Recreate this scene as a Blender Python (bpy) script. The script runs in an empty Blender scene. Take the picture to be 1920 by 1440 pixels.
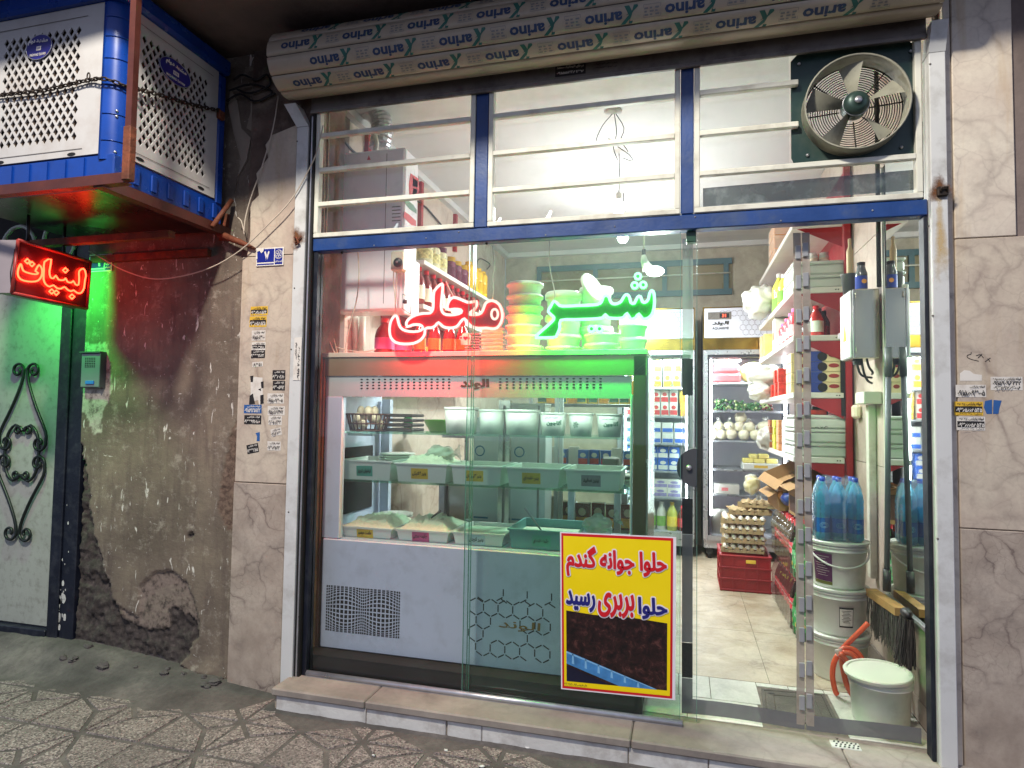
import bpy, bmesh, math, random
from mathutils import Vector, Matrix, noise
random.seed(7)
SC = bpy.context.scene
COL = SC.collection
# ---------------------------------------------------------------- camera
F_PX, YAW, PITCH, ROLL = 1192.0, math.radians(-15.08), math.radians(2.70), math.radians(0.82)
CAM = Vector((0.0, -2.9, 1.3235))
_f = Vector((math.sin(YAW)*math.cos(PITCH), math.cos(YAW)*math.cos(PITCH), math.sin(PITCH)))
_r = Vector((math.cos(YAW), -math.sin(YAW), 0)); _u = _r.cross(_f)
CR = math.cos(ROLL)*_r + math.sin(ROLL)*_u
CU = -math.sin(ROLL)*_r + math.cos(ROLL)*_u
cd = bpy.data.cameras.new('camera'); cam = bpy.data.objects.new('camera', cd); COL.objects.link(cam)
cam.matrix_world = Matrix(((CR.x, CU.x, -_f.x, CAM.x), (CR.y, CU.y, -_f.y, CAM.y), (CR.z, CU.z, -_f.z, CAM.z), (0, 0, 0, 1)))
cd.sensor_width = 36; cd.lens = 36*F_PX/1920; cd.clip_start = 0.05; cd.clip_end = 200
SC.camera = cam
# ---------------------------------------------------------------- world, exposure
w = bpy.data.worlds.new('World'); SC.world = w; w.use_nodes = True
bg = w.node_tree.nodes['Background']
bg.inputs[0].default_value = (0.48, 0.54, 0.77, 1); bg.inputs[1].default_value = 0.50
vs = SC.view_settings; vs.view_transform = 'Standard'; vs.look = 'None'; vs.gamma = 1; vs.use_curve_mapping = False
vs.exposure = 0.92
cy = SC.cycles
cy.max_bounces = 8; cy.diffuse_bounces = 4; cy.glossy_bounces = 4; cy.transmission_bounces = 6; cy.transparent_max_bounces = 24
cy.use_denoising = True; cy.caustics_reflective = False; cy.caustics_refractive = False
cy.sample_clamp_indirect = 4.0; cy.sample_clamp_direct = 0.0
try: cy.denoiser = 'OPENIMAGEDENOISE'
except Exception: pass
# ---------------------------------------------------------------- lamps of the place
def lamp(name, loc, power, col, rad=0.03, kind='POINT', size=None, rot=None):
    l = bpy.data.lights.new(name, kind); l.energy = power; l.color = col
    if kind == 'AREA':
        l.shape = 'RECTANGLE'; l.size, l.size_y = size
    else: l.shadow_soft_size = rad
    o = bpy.data.objects.new(name, l); COL.objects.link(o); o.location = loc
    if rot: o.rotation_euler = rot
    return o
lamp('street_lamp_light', (-1.35, -2.95, 4.9), 600, (1.0, 0.94, 0.82), 0.16)      # the alley's street lamp, above and behind the camera
for nm_, lc_, pw_ in (('ceiling_bulb_light', (-0.42, 1.55, 2.60), 82), ('rear_bulb_light', (-0.48, 2.3, 2.70), 62)):
    o_ = lamp(nm_, lc_, pw_, (0.92, 1.0, 0.98), 0.05, 'SPOT'); o_.data.spot_size = math.radians(172); o_.data.spot_blend = 0.5      # LED bulbs: the lamp base shades the ceiling
    lamp(nm_.replace('_light', '_spill'), (lc_[0], lc_[1], lc_[2]-.22), 20, (0.94, 1.0, 0.99), 0.09)
# ---------------------------------------------------------------- pixel -> place
def at(px, py, x=None, y=None, z=None):
    d = (px-960)/F_PX*CR + (720-py)/F_PX*CU + _f
    t = (y-CAM.y)/d.y if y is not None else ((x-CAM.x)/d.x if x is not None else (z-CAM.z)/d.z)
    return CAM + d*t
# ---------------------------------------------------------------- materials
MATS = {}
def srgb(r, g, b):
    f = lambda c: ((c/255+0.055)/1.055)**2.4 if c/255 > 0.04045 else c/255/12.92
    return (f(r), f(g), f(b))
def base(name):
    m = bpy.data.materials.new(name); m.use_nodes = True
    nt = m.node_tree; b = nt.nodes['Principled BSDF']
    return m, nt, b
def N(nt, t, **kw):
    n = nt.nodes.new(t)
    for k, v in kw.items():
        if k.startswith('i_'):
            key = k[2:]; key = int(key) if key.isdigit() else key.replace('_', ' ')
            n.inputs[key].default_value = v
        else: setattr(n, k, v)
    return n
def coords(nt, scale=(1, 1, 1), obj=True):
    tc = N(nt, 'ShaderNodeTexCoord'); mp = N(nt, 'ShaderNodeMapping'); mp.inputs['Scale'].default_value = scale
    nt.links.new(tc.outputs['Object' if obj else 'Generated'], mp.inputs[0]); return mp.outputs[0]
def ramp(nt, src, stops):
    r = N(nt, 'ShaderNodeValToRGB'); e = r.color_ramp.elements
    while len(e) < len(stops): e.new(0.5)
    for i, (p, c) in enumerate(stops):
        e[i].position = p; e[i].color = (c[0], c[1], c[2], 1) if not isinstance(c, (int, float)) else (c, c, c, 1)
    nt.links.new(src, r.inputs[0]); return r.outputs[0]
def mixc(nt, fac, a, b, mode='MIX'):
    m = N(nt, 'ShaderNodeMix', data_type='RGBA', blend_type=mode)
    for s, v in ((0, fac), (6, a), (7, b)):
        if hasattr(v, 'links') or hasattr(v, 'is_linked'): nt.links.new(v, m.inputs[s])
        else: m.inputs[s].default_value = v if s == 0 else (v[0], v[1], v[2], 1)
    return m.outputs[2]
def noisef(nt, co, scale, detail=4, rough=0.55, dist=0.0):
    n = N(nt, 'ShaderNodeTexNoise'); n.inputs['Scale'].default_value = scale; n.inputs['Detail'].default_value = detail
    n.inputs['Roughness'].default_value = rough; n.inputs['Distortion'].default_value = dist
    nt.links.new(co, n.inputs['Vector']); return n.outputs['Fac']
def bumpn(nt, b, h, strength=0.2, dist=0.01):
    bp = N(nt, 'ShaderNodeBump'); bp.inputs['Strength'].default_value = strength; bp.inputs['Distance'].default_value = dist
    nt.links.new(h, bp.inputs['Height']); nt.links.new(bp.outputs[0], b.inputs['Normal'])
def M(name, col, rough=0.5, metal=0.0, var=0.12, vs=6.0, bump=0.0, bs=60.0, emit=None, es=0.0, alpha=1.0, dirt=None, ds=4.0, da=0.5, spec=0.5, sub=0.0):
    if name in MATS: return MATS[name]
    m, nt, b = base(name); MATS[name] = m
    b.inputs['Roughness'].default_value = rough; b.inputs['Metallic'].default_value = metal
    b.inputs['Specular IOR Level'].default_value = spec
    c3 = col
    if var or dirt:
        co = coords(nt)
        nf = noisef(nt, co, vs, 5)
        lo = tuple(max(0, c*(1-var)) for c in c3); hi = tuple(min(1, c*(1+var)) for c in c3)
        c = ramp(nt, nf, [(0.3, lo), (0.7, hi)])
        if dirt:
            df = ramp(nt, noisef(nt, co, ds, 8, 0.65), [(0.5, 0.0), (0.72, da)])
            c = mixc(nt, df, c, dirt)
        nt.links.new(c, b.inputs['Base Color'])
        rr = ramp(nt, nf, [(0.3, max(0.02, rough-0.08)), (0.7, min(1, rough+0.08))]); nt.links.new(rr, b.inputs['Roughness'])
    else: b.inputs['Base Color'].default_value = (*c3, 1)
    if bump:
        co = coords(nt); bumpn(nt, b, noisef(nt, co, bs, 4), bump, 0.01)
    if emit: b.inputs['Emission Color'].default_value = (*emit, 1); b.inputs['Emission Strength'].default_value = es
    if alpha < 1: b.inputs['Alpha'].default_value = alpha
    if sub: b.inputs['Subsurface Weight'].default_value = sub; b.inputs['Subsurface Radius'].default_value = (0.02, 0.02, 0.02)
    return m
def glow(name, col, s):
    if name in MATS: return MATS[name]
    m = bpy.data.materials.new(name); m.use_nodes = True; MATS[name] = m; nt = m.node_tree; nt.nodes.clear()
    e = N(nt, 'ShaderNodeEmission'); e.inputs[0].default_value = (*col, 1); e.inputs[1].default_value = s
    o = N(nt, 'ShaderNodeOutputMaterial'); nt.links.new(e.outputs[0], o.inputs[0]); return m
def glass(name, tint=(0.97, 0.99, 0.98), refl=0.07, haze=0.02, hazecol=(0.8, 0.85, 0.85), rough=0.0, smudge=0.05):
    if name in MATS: return MATS[name]
    m = bpy.data.materials.new(name); m.use_nodes = True; MATS[name] = m; nt = m.node_tree; nt.nodes.clear()
    tr = N(nt, 'ShaderNodeBsdfTransparent'); tr.inputs[0].default_value = (*tint, 1)
    gl = N(nt, 'ShaderNodeBsdfGlossy'); gl.inputs['Roughness'].default_value = rough
    lw = N(nt, 'ShaderNodeLayerWeight'); lw.inputs[0].default_value = 0.25
    mm = N(nt, 'ShaderNodeMath', operation='MULTIPLY_ADD'); nt.links.new(lw.outputs['Fresnel'], mm.inputs[0]); mm.inputs[1].default_value = 0.5; mm.inputs[2].default_value = refl*0.4
    mx = N(nt, 'ShaderNodeMixShader'); nt.links.new(mm.outputs[0], mx.inputs[0]); nt.links.new(tr.outputs[0], mx.inputs[1]); nt.links.new(gl.outputs[0], mx.inputs[2])
    tl = N(nt, 'ShaderNodeBsdfTranslucent'); tl.inputs[0].default_value = (*hazecol, 1)
    df = N(nt, 'ShaderNodeBsdfDiffuse'); df.inputs[0].default_value = (*hazecol, 1)
    h = N(nt, 'ShaderNodeMixShader'); h.inputs[0].default_value = 0.3; nt.links.new(tl.outputs[0], h.inputs[1]); nt.links.new(df.outputs[0], h.inputs[2])
    co = coords(nt, (1, 1, 0.35)); nf = noisef(nt, co, 9, 7, 0.7)
    hz = ramp(nt, nf, [(0.42, haze), (0.75, haze+smudge)])
    m2 = N(nt, 'ShaderNodeMixShader'); nt.links.new(hz, m2.inputs[0]); nt.links.new(mx.outputs[0], m2.inputs[1]); nt.links.new(h.outputs[0], m2.inputs[2])
    o = N(nt, 'ShaderNodeOutputMaterial'); nt.links.new(m2.outputs[0], o.inputs[0]); return m
def marble(name, c1, c2, vein, scale=2.0, rough=0.35, stain=None, grime=0.0, bump=0.05, veins=0.55):
    if name in MATS: return MATS[name]
    m, nt, b = base(name); MATS[name] = m
    co = coords(nt)
    c = ramp(nt, noisef(nt, co, scale*1.3, 7, 0.6, 0.6), [(0.35, c2), (0.62, c1)])
    c = mixc(nt, ramp(nt, noisef(nt, co, scale*22, 5, 0.7), [(0.45, 0.0), (0.75, 0.35)]), c, tuple(v*0.72 for v in c2))
    # cracks-like veins from distorted voronoi edges
    dn = N(nt, 'ShaderNodeTexNoise'); dn.inputs['Scale'].default_value = scale*1.6; dn.inputs['Detail'].default_value = 6; nt.links.new(co, dn.inputs['Vector'])
    va = N(nt, 'ShaderNodeVectorMath', operation='MULTIPLY_ADD'); nt.links.new(dn.outputs['Color'], va.inputs[0]); va.inputs[1].default_value = (0.28, 0.28, 0.28); nt.links.new(co, va.inputs[2])
    for sc_, th, am in ((scale*1.5, 0.03, veins), (scale*4.5, 0.02, veins*0.55)):
        vo = N(nt, 'ShaderNodeTexVoronoi', feature='DISTANCE_TO_EDGE'); vo.inputs['Scale'].default_value = sc_
        nt.links.new(va.outputs[0], vo.inputs['Vector'])
        msk = ramp(nt, noisef(nt, co, scale*1.1, 3), [(0.42, 0.0), (0.62, 1.0)])
        e = ramp(nt, vo.outputs['Distance'], [(0.0, am), (th, am*0.25), (th*2.6, 0.0)])
        mu = N(nt, 'ShaderNodeMath', operation='MULTIPLY'); nt.links.new(e, mu.inputs[0]); nt.links.new(msk, mu.inputs[1])
        c = mixc(nt, mu.outputs[0], c, vein)
    if stain:
        cs = coords(nt, (5.0, 5.0, 0.5))
        c = mixc(nt, ramp(nt, noisef(nt, cs, 2.4, 6, 0.6), [(0.55, 0.0), (0.75, 0.55)]), c, stain)
    if grime:
        c = mixc(nt, ramp(nt, noisef(nt, co, scale*2.2, 8, 0.7), [(0.48, 0.0), (0.75, grime)]), c, (0.10, 0.085, 0.08))
    nt.links.new(c, b.inputs['Base Color'])
    rr = ramp(nt, noisef(nt, co, scale*6, 5), [(0.3, rough), (0.7, rough+0.25)]); nt.links.new(rr, b.inputs['Roughness'])
    bumpn(nt, b, noisef(nt, co, scale*14, 6), bump, 0.01)
    return m
# ---------------------------------------------------------------- mesh builder
class MB:
    def __init__(s): s.v = []; s.f = []; s.mi = []; s.sm = []
    def add(s, vs, fs, mi=0, sm=False):
        o = len(s.v); s.v += [tuple(p) for p in vs]
        for f in fs: s.f.append(tuple(o+i for i in f)); s.mi.append(mi); s.sm.append(sm)
        return s
    def box(s, a, b, mi=0, bev=0.0):
        (x0, y0, z0), (x1, y1, z1) = [(min(p, q)) for p, q in zip(a, b)], [(max(p, q)) for p, q in zip(a, b)]
        if bev <= 0:
            return s.add([(x0,y0,z0),(x1,y0,z0),(x1,y1,z0),(x0,y1,z0),(x0,y0,z1),(x1,y0,z1),(x1,y1,z1),(x0,y1,z1)],
                         [(3,2,1,0),(4,5,6,7),(0,1,5,4),(1,2,6,5),(2,3,7,6),(3,0,4,7)], mi)
        e = min(bev, (x1-x0)/2.01, (y1-y0)/2.01, (z1-z0)/2.01)
        vs = []; idx = {}
        for sx in (0, 1):
            for sy in (0, 1):
                for sz in (0, 1):
                    X, Y, Z = (x0, x1)[sx], (y0, y1)[sy], (z0, z1)[sz]
                    dx, dy, dz = (e, -e)[sx], (e, -e)[sy], (e, -e)[sz]
                    for k, p in enumerate(((X, Y+dy, Z+dz), (X+dx, Y, Z+dz), (X+dx, Y+dy, Z))):
                        idx[(sx, sy, sz, k)] = len(vs); vs.append(p)
        fs = []
        g = lambda *a: idx[a]
        for q in (0, 1):
            fx = [g(q,0,0,0), g(q,1,0,0), g(q,1,1,0), g(q,0,1,0)]; fs.append(tuple(fx if q else fx[::-1]))
            fy = [g(0,q,0,1), g(1,q,0,1), g(1,q,1,1), g(0,q,1,1)]; fs.append(tuple(fy if not q else fy[::-1]))
            fz = [g(0,0,q,2), g(1,0,q,2), g(1,1,q,2), g(0,1,q,2)]; fs.append(tuple(fz if q else fz[::-1]))
        for a_ in (0, 1):
            for b_ in (0, 1):
                fl = (a_ != b_)
                e1 = [g(a_,b_,0,0), g(a_,b_,1,0), g(a_,b_,1,1), g(a_,b_,0,1)]; fs.append(tuple(e1 if not fl else e1[::-1]))
                e2 = [g(a_,0,b_,0), g(a_,0,b_,2), g(a_,1,b_,2), g(a_,1,b_,0)]; fs.append(tuple(e2))
                e3 = [g(0,a_,b_,1), g(1,a_,b_,1), g(1,a_,b_,2), g(0,a_,b_,2)]; fs.append(tuple(e3))
                for c_ in (0, 1): fs.append((g(a_,b_,c_,0), g(a_,b_,c_,1), g(a_,b_,c_,2)))
        return s.add(vs, fs, mi)
    def quad(s, a, b, c, d, mi=0): return s.add([a, b, c, d], [(0, 1, 2, 3)], mi)
    def lathe(s, prof, seg=14, c=(0, 0, 0), mi=0, axis='z', cap=True, sm=True, ang=2*math.pi):
        vs = []; n = len(prof); ns = seg
        for i in range(ns):
            a = ang*i/seg; ca, sa = math.cos(a), math.sin(a)
            for r, h in prof:
                if axis == 'z': p = (c[0]+r*ca, c[1]+r*sa, c[2]+h)
                elif axis == 'y': p = (c[0]+r*ca, c[1]+h, c[2]+r*sa)
                else: p = (c[0]+h, c[1]+r*ca, c[2]+r*sa)
                vs.append(p)
        fs = []
        for i in range(ns):
            j = (i+1) % ns
            for k in range(n-1): fs.append((i*n+k, j*n+k, j*n+k+1, i*n+k+1))
        s.add(vs, fs, mi, sm)
        if cap:
            o = len(s.v)-len(vs)
            for k in (0, n-1):
                if prof[k][0] > 1e-5: s.f.append(tuple(o+i*n+k for i in range(ns))); s.mi.append(mi); s.sm.append(False)
        return s
    def tube(s, pts, r, seg=6, mi=0, closed=False, cap=True, sm=True):
        P = [Vector(p) for p in pts]; n = len(P)
        if n < 2: return s
        rr = r if isinstance(r, (list, tuple)) else [r]*n
        vs = []; up = None
        for i in range(n):
            a = P[(i-1) % n] if (closed or i > 0) else P[0]; b = P[(i+1) % n] if (closed or i < n-1) else P[-1]
            t = (b-a); t = t.normalized() if t.length > 1e-9 else Vector((0, 0, 1))
            if up is None:
                up = Vector((0, 0, 1)) if abs(t.z) < 0.9 else Vector((1, 0, 0))
            u = up - t*up.dot(t); u = u.normalized() if u.length > 1e-6 else t.orthogonal().normalized(); up = u
            v = t.cross(u)
            for k in range(seg):
                an = 2*math.pi*k/seg; vs.append(P[i]+(u*math.cos(an)+v*math.sin(an))*rr[i])
        fs = []
        for i in range(n if closed else n-1):
            j = (i+1) % n
            for k in range(seg): fs.append((i*seg+k, i*seg+(k+1) % seg, j*seg+(k+1) % seg, j*seg+k))
        if cap and not closed: fs += [tuple(range(seg))[::-1], tuple((n-1)*seg+k for k in range(seg))]
        return s.add(vs, fs, mi, sm)
    def poly(s, pts, n, th=0.0, mi=0):
        """flat (possibly concave) outline, thickness th along n"""
        from mathutils.geometry import tessellate_polygon
        P = [Vector(p) for p in pts]; nn = Vector(n).normalized()
        tris = tessellate_polygon([P])
        s.add(P, [t if (P[t[1]]-P[t[0]]).cross(P[t[2]]-P[t[0]]).dot(nn) > 0 else (t[2], t[1], t[0]) for t in tris], mi)
        if th:
            Q = [p-nn*th for p in P]; k = len(P)
            s.add(Q, [t if (P[t[1]]-P[t[0]]).cross(P[t[2]]-P[t[0]]).dot(nn) < 0 else (t[2], t[1], t[0]) for t in tris], mi)
            s.add(P+Q, [(i, k+i, k+(i+1) % k, (i+1) % k) for i in range(k)], mi)
        return s
    def blob(s, c, r, seg=8, rings=6, jit=0.15, mi=0, seed=0, sm=True):
        rx, ry, rz = r if isinstance(r, (list, tuple)) else (r, r, r); vs = []
        for i in range(rings+1):
            th = math.pi*i/rings
            for k in range(seg):
                ph = 2*math.pi*k/seg
                d = Vector((math.sin(th)*math.cos(ph), math.sin(th)*math.sin(ph), math.cos(th)))
                q = 1+jit*noise.noise(d*2.1+Vector((seed*3.7, seed*1.3, 0)))*2
                if seg > 16: q += jit*.20*(abs(noise.noise(d*6+Vector((seed, 0, 0))))*2-.5)+jit*.12*(abs(noise.noise(d*14+Vector((seed, 2, 0))))*2-.5)
                vs.append((c[0]+d.x*rx*q, c[1]+d.y*ry*q, c[2]+d.z*rz*q))
        fs = [(i*seg+k, (i+1)*seg+k, (i+1)*seg+(k+1) % seg, i*seg+(k+1) % seg) for i in range(rings) for k in range(seg)]
        return s.add(vs, fs, mi, sm)
    def mesh(s, name, mats, org=(0, 0, 0)):
        me = bpy.data.meshes.new(name); o = Vector(org)
        me.from_pydata([tuple(Vector(p)-o) for p in s.v], [], s.f)
        for m in (mats if isinstance(mats, (list, tuple)) else [mats]): me.materials.append(m)
        me.polygons.foreach_set('material_index', s.mi); me.polygons.foreach_set('use_smooth', s.sm); me.update()
        return me
ORG = {}
def setp(o, label=None, cat=None, group=None, kind=None):
    for k, v in (('label', label), ('category', cat), ('group', group), ('kind', kind)):
        if v: o[k] = v
    return o
def root(name, label, cat, loc=(0, 0, 0), group=None, rz=0.0):
    o = bpy.data.objects.new(name, None); COL.objects.link(o); o.location = loc; o.rotation_euler = (0, 0, rz); o.empty_display_size = 0.05
    ORG[o.name] = Vector(loc); return setp(o, label, cat, group)
def part(name, mb, mat, parent=None, label=None, world=True, kind=None, loc=None):
    """world=True: mb is written in scene coordinates"""
    org = ORG.get(parent.name, Vector((0, 0, 0))) if (parent and world) else Vector((0, 0, 0))
    me = mb if isinstance(mb, bpy.types.Mesh) else mb.mesh(name, mat, org)
    o = bpy.data.objects.new(name, me); COL.objects.link(o)
    if parent: o.parent = parent
    ORG[o.name] = org
    if loc is not None: o.location = loc
    return setp(o, label, None, None, kind)
def single(name, mb, mat, label, cat, group=None, org=None):
    if org is None:
        n = len(mb.v); org = (sum(p[0] for p in mb.v)/n, sum(p[1] for p in mb.v)/n, min(p[2] for p in mb.v))
    me = mb.mesh(name, mat, org); o = bpy.data.objects.new(name, me); COL.objects.link(o); o.location = org; ORG[o.name] = Vector(org)
    return setp(o, label, cat, group)
def struct(name, mb, mat, parent=None):
    return part(name, mb, mat, parent, kind=None if parent else 'structure')
def kids(o): return list(o.children)
CH = {}
def dup(o, loc=None, rz=None, label=None, scale=None, parent=None, group=None):
    c = o.copy(); COL.objects.link(c)
    if parent is not None: c.parent = parent
    if loc is not None: c.location = loc
    if rz is not None: c.rotation_euler = (0, 0, rz)
    if scale is not None: c.scale = (scale,)*3 if isinstance(scale, (int, float)) else scale
    if label: c['label'] = label
    if group: c['group'] = group
    for ch in TREE.get(o.name, []): 
        d = dup(ch, parent=c)
        TREE.setdefault(c.name, []).append(d)
    return c
TREE = {}
def fade_mat(name, col, amt=1.0):
    if name in MATS: return MATS[name]
    m, nt, b = base(name); MATS[name] = m; b.inputs['Base Color'].default_value = (*col, 1); b.inputs['Roughness'].default_value = .85
    a = N(nt, 'ShaderNodeAttribute'); a.attribute_name = 'fade'; n = noisef(nt, coords(nt), 40, 6, .7)
    ad = N(nt, 'ShaderNodeMath', operation='MULTIPLY_ADD'); nt.links.new(n, ad.inputs[0]); ad.inputs[1].default_value = 1.1; ad.inputs[2].default_value = -.55
    s_ = N(nt, 'ShaderNodeMath', operation='ADD'); nt.links.new(a.outputs['Fac'], s_.inputs[0]); nt.links.new(ad.outputs[0], s_.inputs[1])
    r_ = ramp(nt, s_.outputs[0], [(0.15, 0.0), (0.8, amt)]); nt.links.new(r_, b.inputs['Alpha']); return m
def stain(name, c, rx, rz, mat_, parent, nrm=(0, -1, 0)):
    n = 20; r = Vector((1, 0, 0)) if nrm[1] else Vector((0, 1, 0)); vs_ = [Vector(c)]; fd = [1.0]
    for k in range(1, 4):
        for i in range(n):
            t = 2*math.pi*i/n; q = k/3*(1+.25*math.sin(3*t+c[0]*9)); vs_.append(Vector(c)+r*(rx*q*math.cos(t))+Vector((0, 0, rz*q*math.sin(t)))); fd.append(1-k/3)
    fs = [(0, 1+i, 1+(i+1) % n) for i in range(n)]+[(1+k*n+i, 1+(k+1)*n+i, 1+(k+1)*n+(i+1) % n, 1+k*n+(i+1) % n) for k in range(2) for i in range(n)]
    o = part(name, MB().add(vs_, fs, 0, True), mat_, parent); a = o.data.attributes.new('fade', 'FLOAT', 'POINT')
    for i, v in enumerate(fd): a.data[i].value = v
    return o
def lpart(name, mb, mat, parent, label=None):
    """a part written in its thing's own coordinates, remembered for copying"""
    o = part(name, mb, mat, parent, label, world=False); TREE.setdefault(parent.name, []).append(o); return o
# ---------------------------------------------------------------- lettering
def fat_letter(mb, s, o, r, u, w, h, rad, n=10):
    """heavy lettering: the outline grown by rad metres all round"""
    r = Vector(r).normalized(); u = Vector(u).normalized(); nn = r.cross(u)
    for k in range(n+1):
        d = (r*math.cos(2*math.pi*k/n)+u*math.sin(2*math.pi*k/n))*rad if k < n else Vector((0, 0, 0))
        letter(mb, s, Vector(o)+d+nn*(.00004*k), r, u, w, h, .012, off=0, ls=.000003, res=3)
_ar = 'اآبتجحخدرزسشصفقکگلمنهویپچع'
_cp = {'ا': (0xFE8D, 2), 'آ': (0xFE81, 2), 'ب': (0xFE8F, 4), 'ت': (0xFE95, 4), 'ج': (0xFE9D, 4), 'ح': (0xFEA1, 4), 'خ': (0xFEA5, 4), 'د': (0xFEA9, 2),
       'ر': (0xFEAD, 2), 'ز': (0xFEAF, 2), 'س': (0xFEB1, 4), 'ش': (0xFEB5, 4), 'ص': (0xFEB9, 4), 'ف': (0xFED1, 4), 'ق': (0xFED5, 4), 'ک': (0xFB8E, 4),
       'گ': (0xFB92, 4), 'ل': (0xFEDD, 4), 'م': (0xFEE1, 4), 'ن': (0xFEE5, 4), 'ه': (0xFEE9, 4), 'و': (0xFEED, 2), 'ی': (0xFBFC, 4), 'پ': (0xFB56, 4),
       'چ': (0xFB7A, 4), 'ع': (0xFEC9, 4)}
def shape(s):
    s = s.replace('لا', '\u0001'); out = []
    for i, ch in enumerate(s):
        p = s[i-1] if i else ' '; n = s[i+1] if i+1 < len(s) else ' '
        jp = p in _cp and _cp[p][1] == 4
        if ch == '\u0001': out.append(chr(0xFEFC if jp else 0xFEFB)); continue
        if ch not in _cp: out.append(ch); continue
        c, k = _cp[ch]; jn = (n in _cp or n == '\u0001') and k == 4
        out.append(chr(c+(3 if jp and jn else 1 if jp else 2 if jn else 0)))
    return ''.join(reversed(out)) if any(c in _cp for c in s) else s
TXT = {}
def text_geo(s, bold=0.0, res=2):
    key = (s, bold, res)
    if key in TXT: return TXT[key]
    c = bpy.data.curves.new('lettering', 'FONT'); c.body = shape(s); c.size = 1; c.offset = bold; c.resolution_u = res; c.fill_mode = 'FRONT'
    o = bpy.data.objects.new('lettering', c); COL.objects.link(o)
    dg = bpy.context.evaluated_depsgraph_get(); me = bpy.data.meshes.new_from_object(o.evaluated_get(dg))
    bpy.data.objects.remove(o); bpy.data.curves.remove(c)
    bm = bmesh.new(); bm.from_mesh(me); bpy.data.meshes.remove(me)
    bmesh.ops.remove_doubles(bm, verts=bm.verts, dist=1e-5)
    bm.verts.ensure_lookup_table(); lay = [-1]*len(bm.verts); k = 0
    for v in bm.verts:
        if lay[v.index] >= 0: continue
        st = [v]; lay[v.index] = k
        while st:
            a = st.pop()
            for e in a.link_edges:
                b = e.other_vert(a)
                if lay[b.index] < 0: lay[b.index] = k; st.append(b)
        k += 1
    x0 = min(v.co.x for v in bm.verts); x1 = max(v.co.x for v in bm.verts); y0 = min(v.co.y for v in bm.verts); y1 = max(v.co.y for v in bm.verts)
    vs = [((v.co.x-x0)/(x1-x0), (v.co.y-y0)/(y1-y0), lay[v.index]) for v in bm.verts]
    fs = [tuple(v.index for v in f.verts) for f in bm.faces]; bm.free()
    TXT[key] = (vs, fs, (x1-x0)/(y1-y0)); return TXT[key]
def letter(mb, s, o, r, u, w=None, h=None, bold=0.0, mi=0, off=0.0006, res=2, ls=0.00012):
    """write s into mb: box corner o (lower left as read), right vector r, up vector u, width w / height h in metres"""
    vs, fs, asp = text_geo(s, bold, res); r = Vector(r).normalized(); u = Vector(u).normalized(); n = r.cross(u)
    if w is None: w = h*asp
    if h is None: h = w/asp
    o = Vector(o)+n*off
    return mb.add([o+r*(a*w)+u*(b*h)+n*(ls*l) for a, b, l in vs], fs, mi)
X, Y_, Z = Vector((1, 0, 0)), Vector((0, 1, 0)), Vector((0, 0, 1))
def fbm(x, y, z=0, o=4): return noise.fractal(Vector((x, y, z)), 1.0, 2.0, o)
def smooth(pts, n=4, closed=False):
    """Catmull-Rom through the points"""
    P = [Vector(p) for p in pts]; m = len(P); out = []
    for i in range(m if closed else m-1):
        p0 = P[(i-1) % m] if (closed or i > 0) else P[0]; p1 = P[i]; p2 = P[(i+1) % m]; p3 = P[(i+2) % m] if (closed or i < m-2) else P[-1]
        for k in range(n):
            t = k/n
            out.append(0.5*((2*p1)+(p2-p0)*t+(2*p0-5*p1+4*p2-p3)*t*t+(3*p1-p0-3*p2+p3)*t**3))
    if not closed: out.append(P[-1])
    return out
# ================================================================= MATERIALS
m_marbleL = marble('marble_pink', srgb(200, 187, 168), srgb(176, 158, 144), srgb(104, 84, 80), 2.2, 0.4, stain=srgb(160, 134, 96), grime=0.22)
m_marbleR = marble('marble_cream', srgb(218, 208, 190), srgb(194, 178, 164), srgb(110, 92, 86), 1.8, 0.38, stain=srgb(178, 146, 96), grime=0.15)
m_marbleLow = marble('marble_low', srgb(178, 164, 150), srgb(152, 137, 124), srgb(84, 66, 62), 3.4, 0.42, grime=0.4, veins=0.75)
m_step = marble('step_stone', srgb(158, 148, 138), srgb(130, 121, 113), srgb(104, 92, 86), 1.2, 0.6, grime=0.6)
m_riser = M('riser_white', srgb(205, 203, 198), 0.6, var=0.08, dirt=srgb(120, 108, 98), ds=7, da=0.6, bump=0.2)
m_white = M('white_frame_paint', srgb(212, 210, 196), 0.4, var=0.05, dirt=srgb(140, 128, 104), ds=9, da=0.5)
m_rail = M('white_guide_paint', srgb(200, 200, 198), 0.42, var=0.06, vs=3, dirt=srgb(120, 112, 100), ds=5, da=0.6)
m_blue = M('blue_frame_paint', srgb(15, 56, 116), 0.42, var=0.2, dirt=srgb(70, 84, 110), ds=8, da=0.6, bump=0.1)
m_navy = M('navy_paint', srgb(8, 14, 30), 0.5, var=0.2, dirt=srgb(70, 72, 78), ds=14, da=0.35, bump=0.15)
m_black = M('black_gap', srgb(10, 10, 10), 0.7, var=0.1)
m_alu = M('aluminium', srgb(176, 176, 180), 0.35, 0.7, var=0.1, vs=20)
m_shutbar = M('shutter_bar', srgb(112, 106, 102), 0.45, 0.3, var=0.15, dirt=srgb(58, 52, 50), ds=9, da=0.7)
m_glassA = glass('glass_clear', (0.96, 0.985, 0.975), 0.08, 0.018, (0.8, 0.84, 0.84), smudge=0.024)
m_glassG = glass('glass_green_tint', (0.77, 0.94, 0.88), 0.08, 0.016, (0.74, 0.86, 0.82), smudge=0.024)
m_glassT = glass('glass_transom', (0.95, 0.97, 0.97), 0.06, 0.012, (0.85, 0.85, 0.85), smudge=0.03)
m_edge = M('glass_edge', srgb(96, 138, 124), 0.25, var=0.05)
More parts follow.
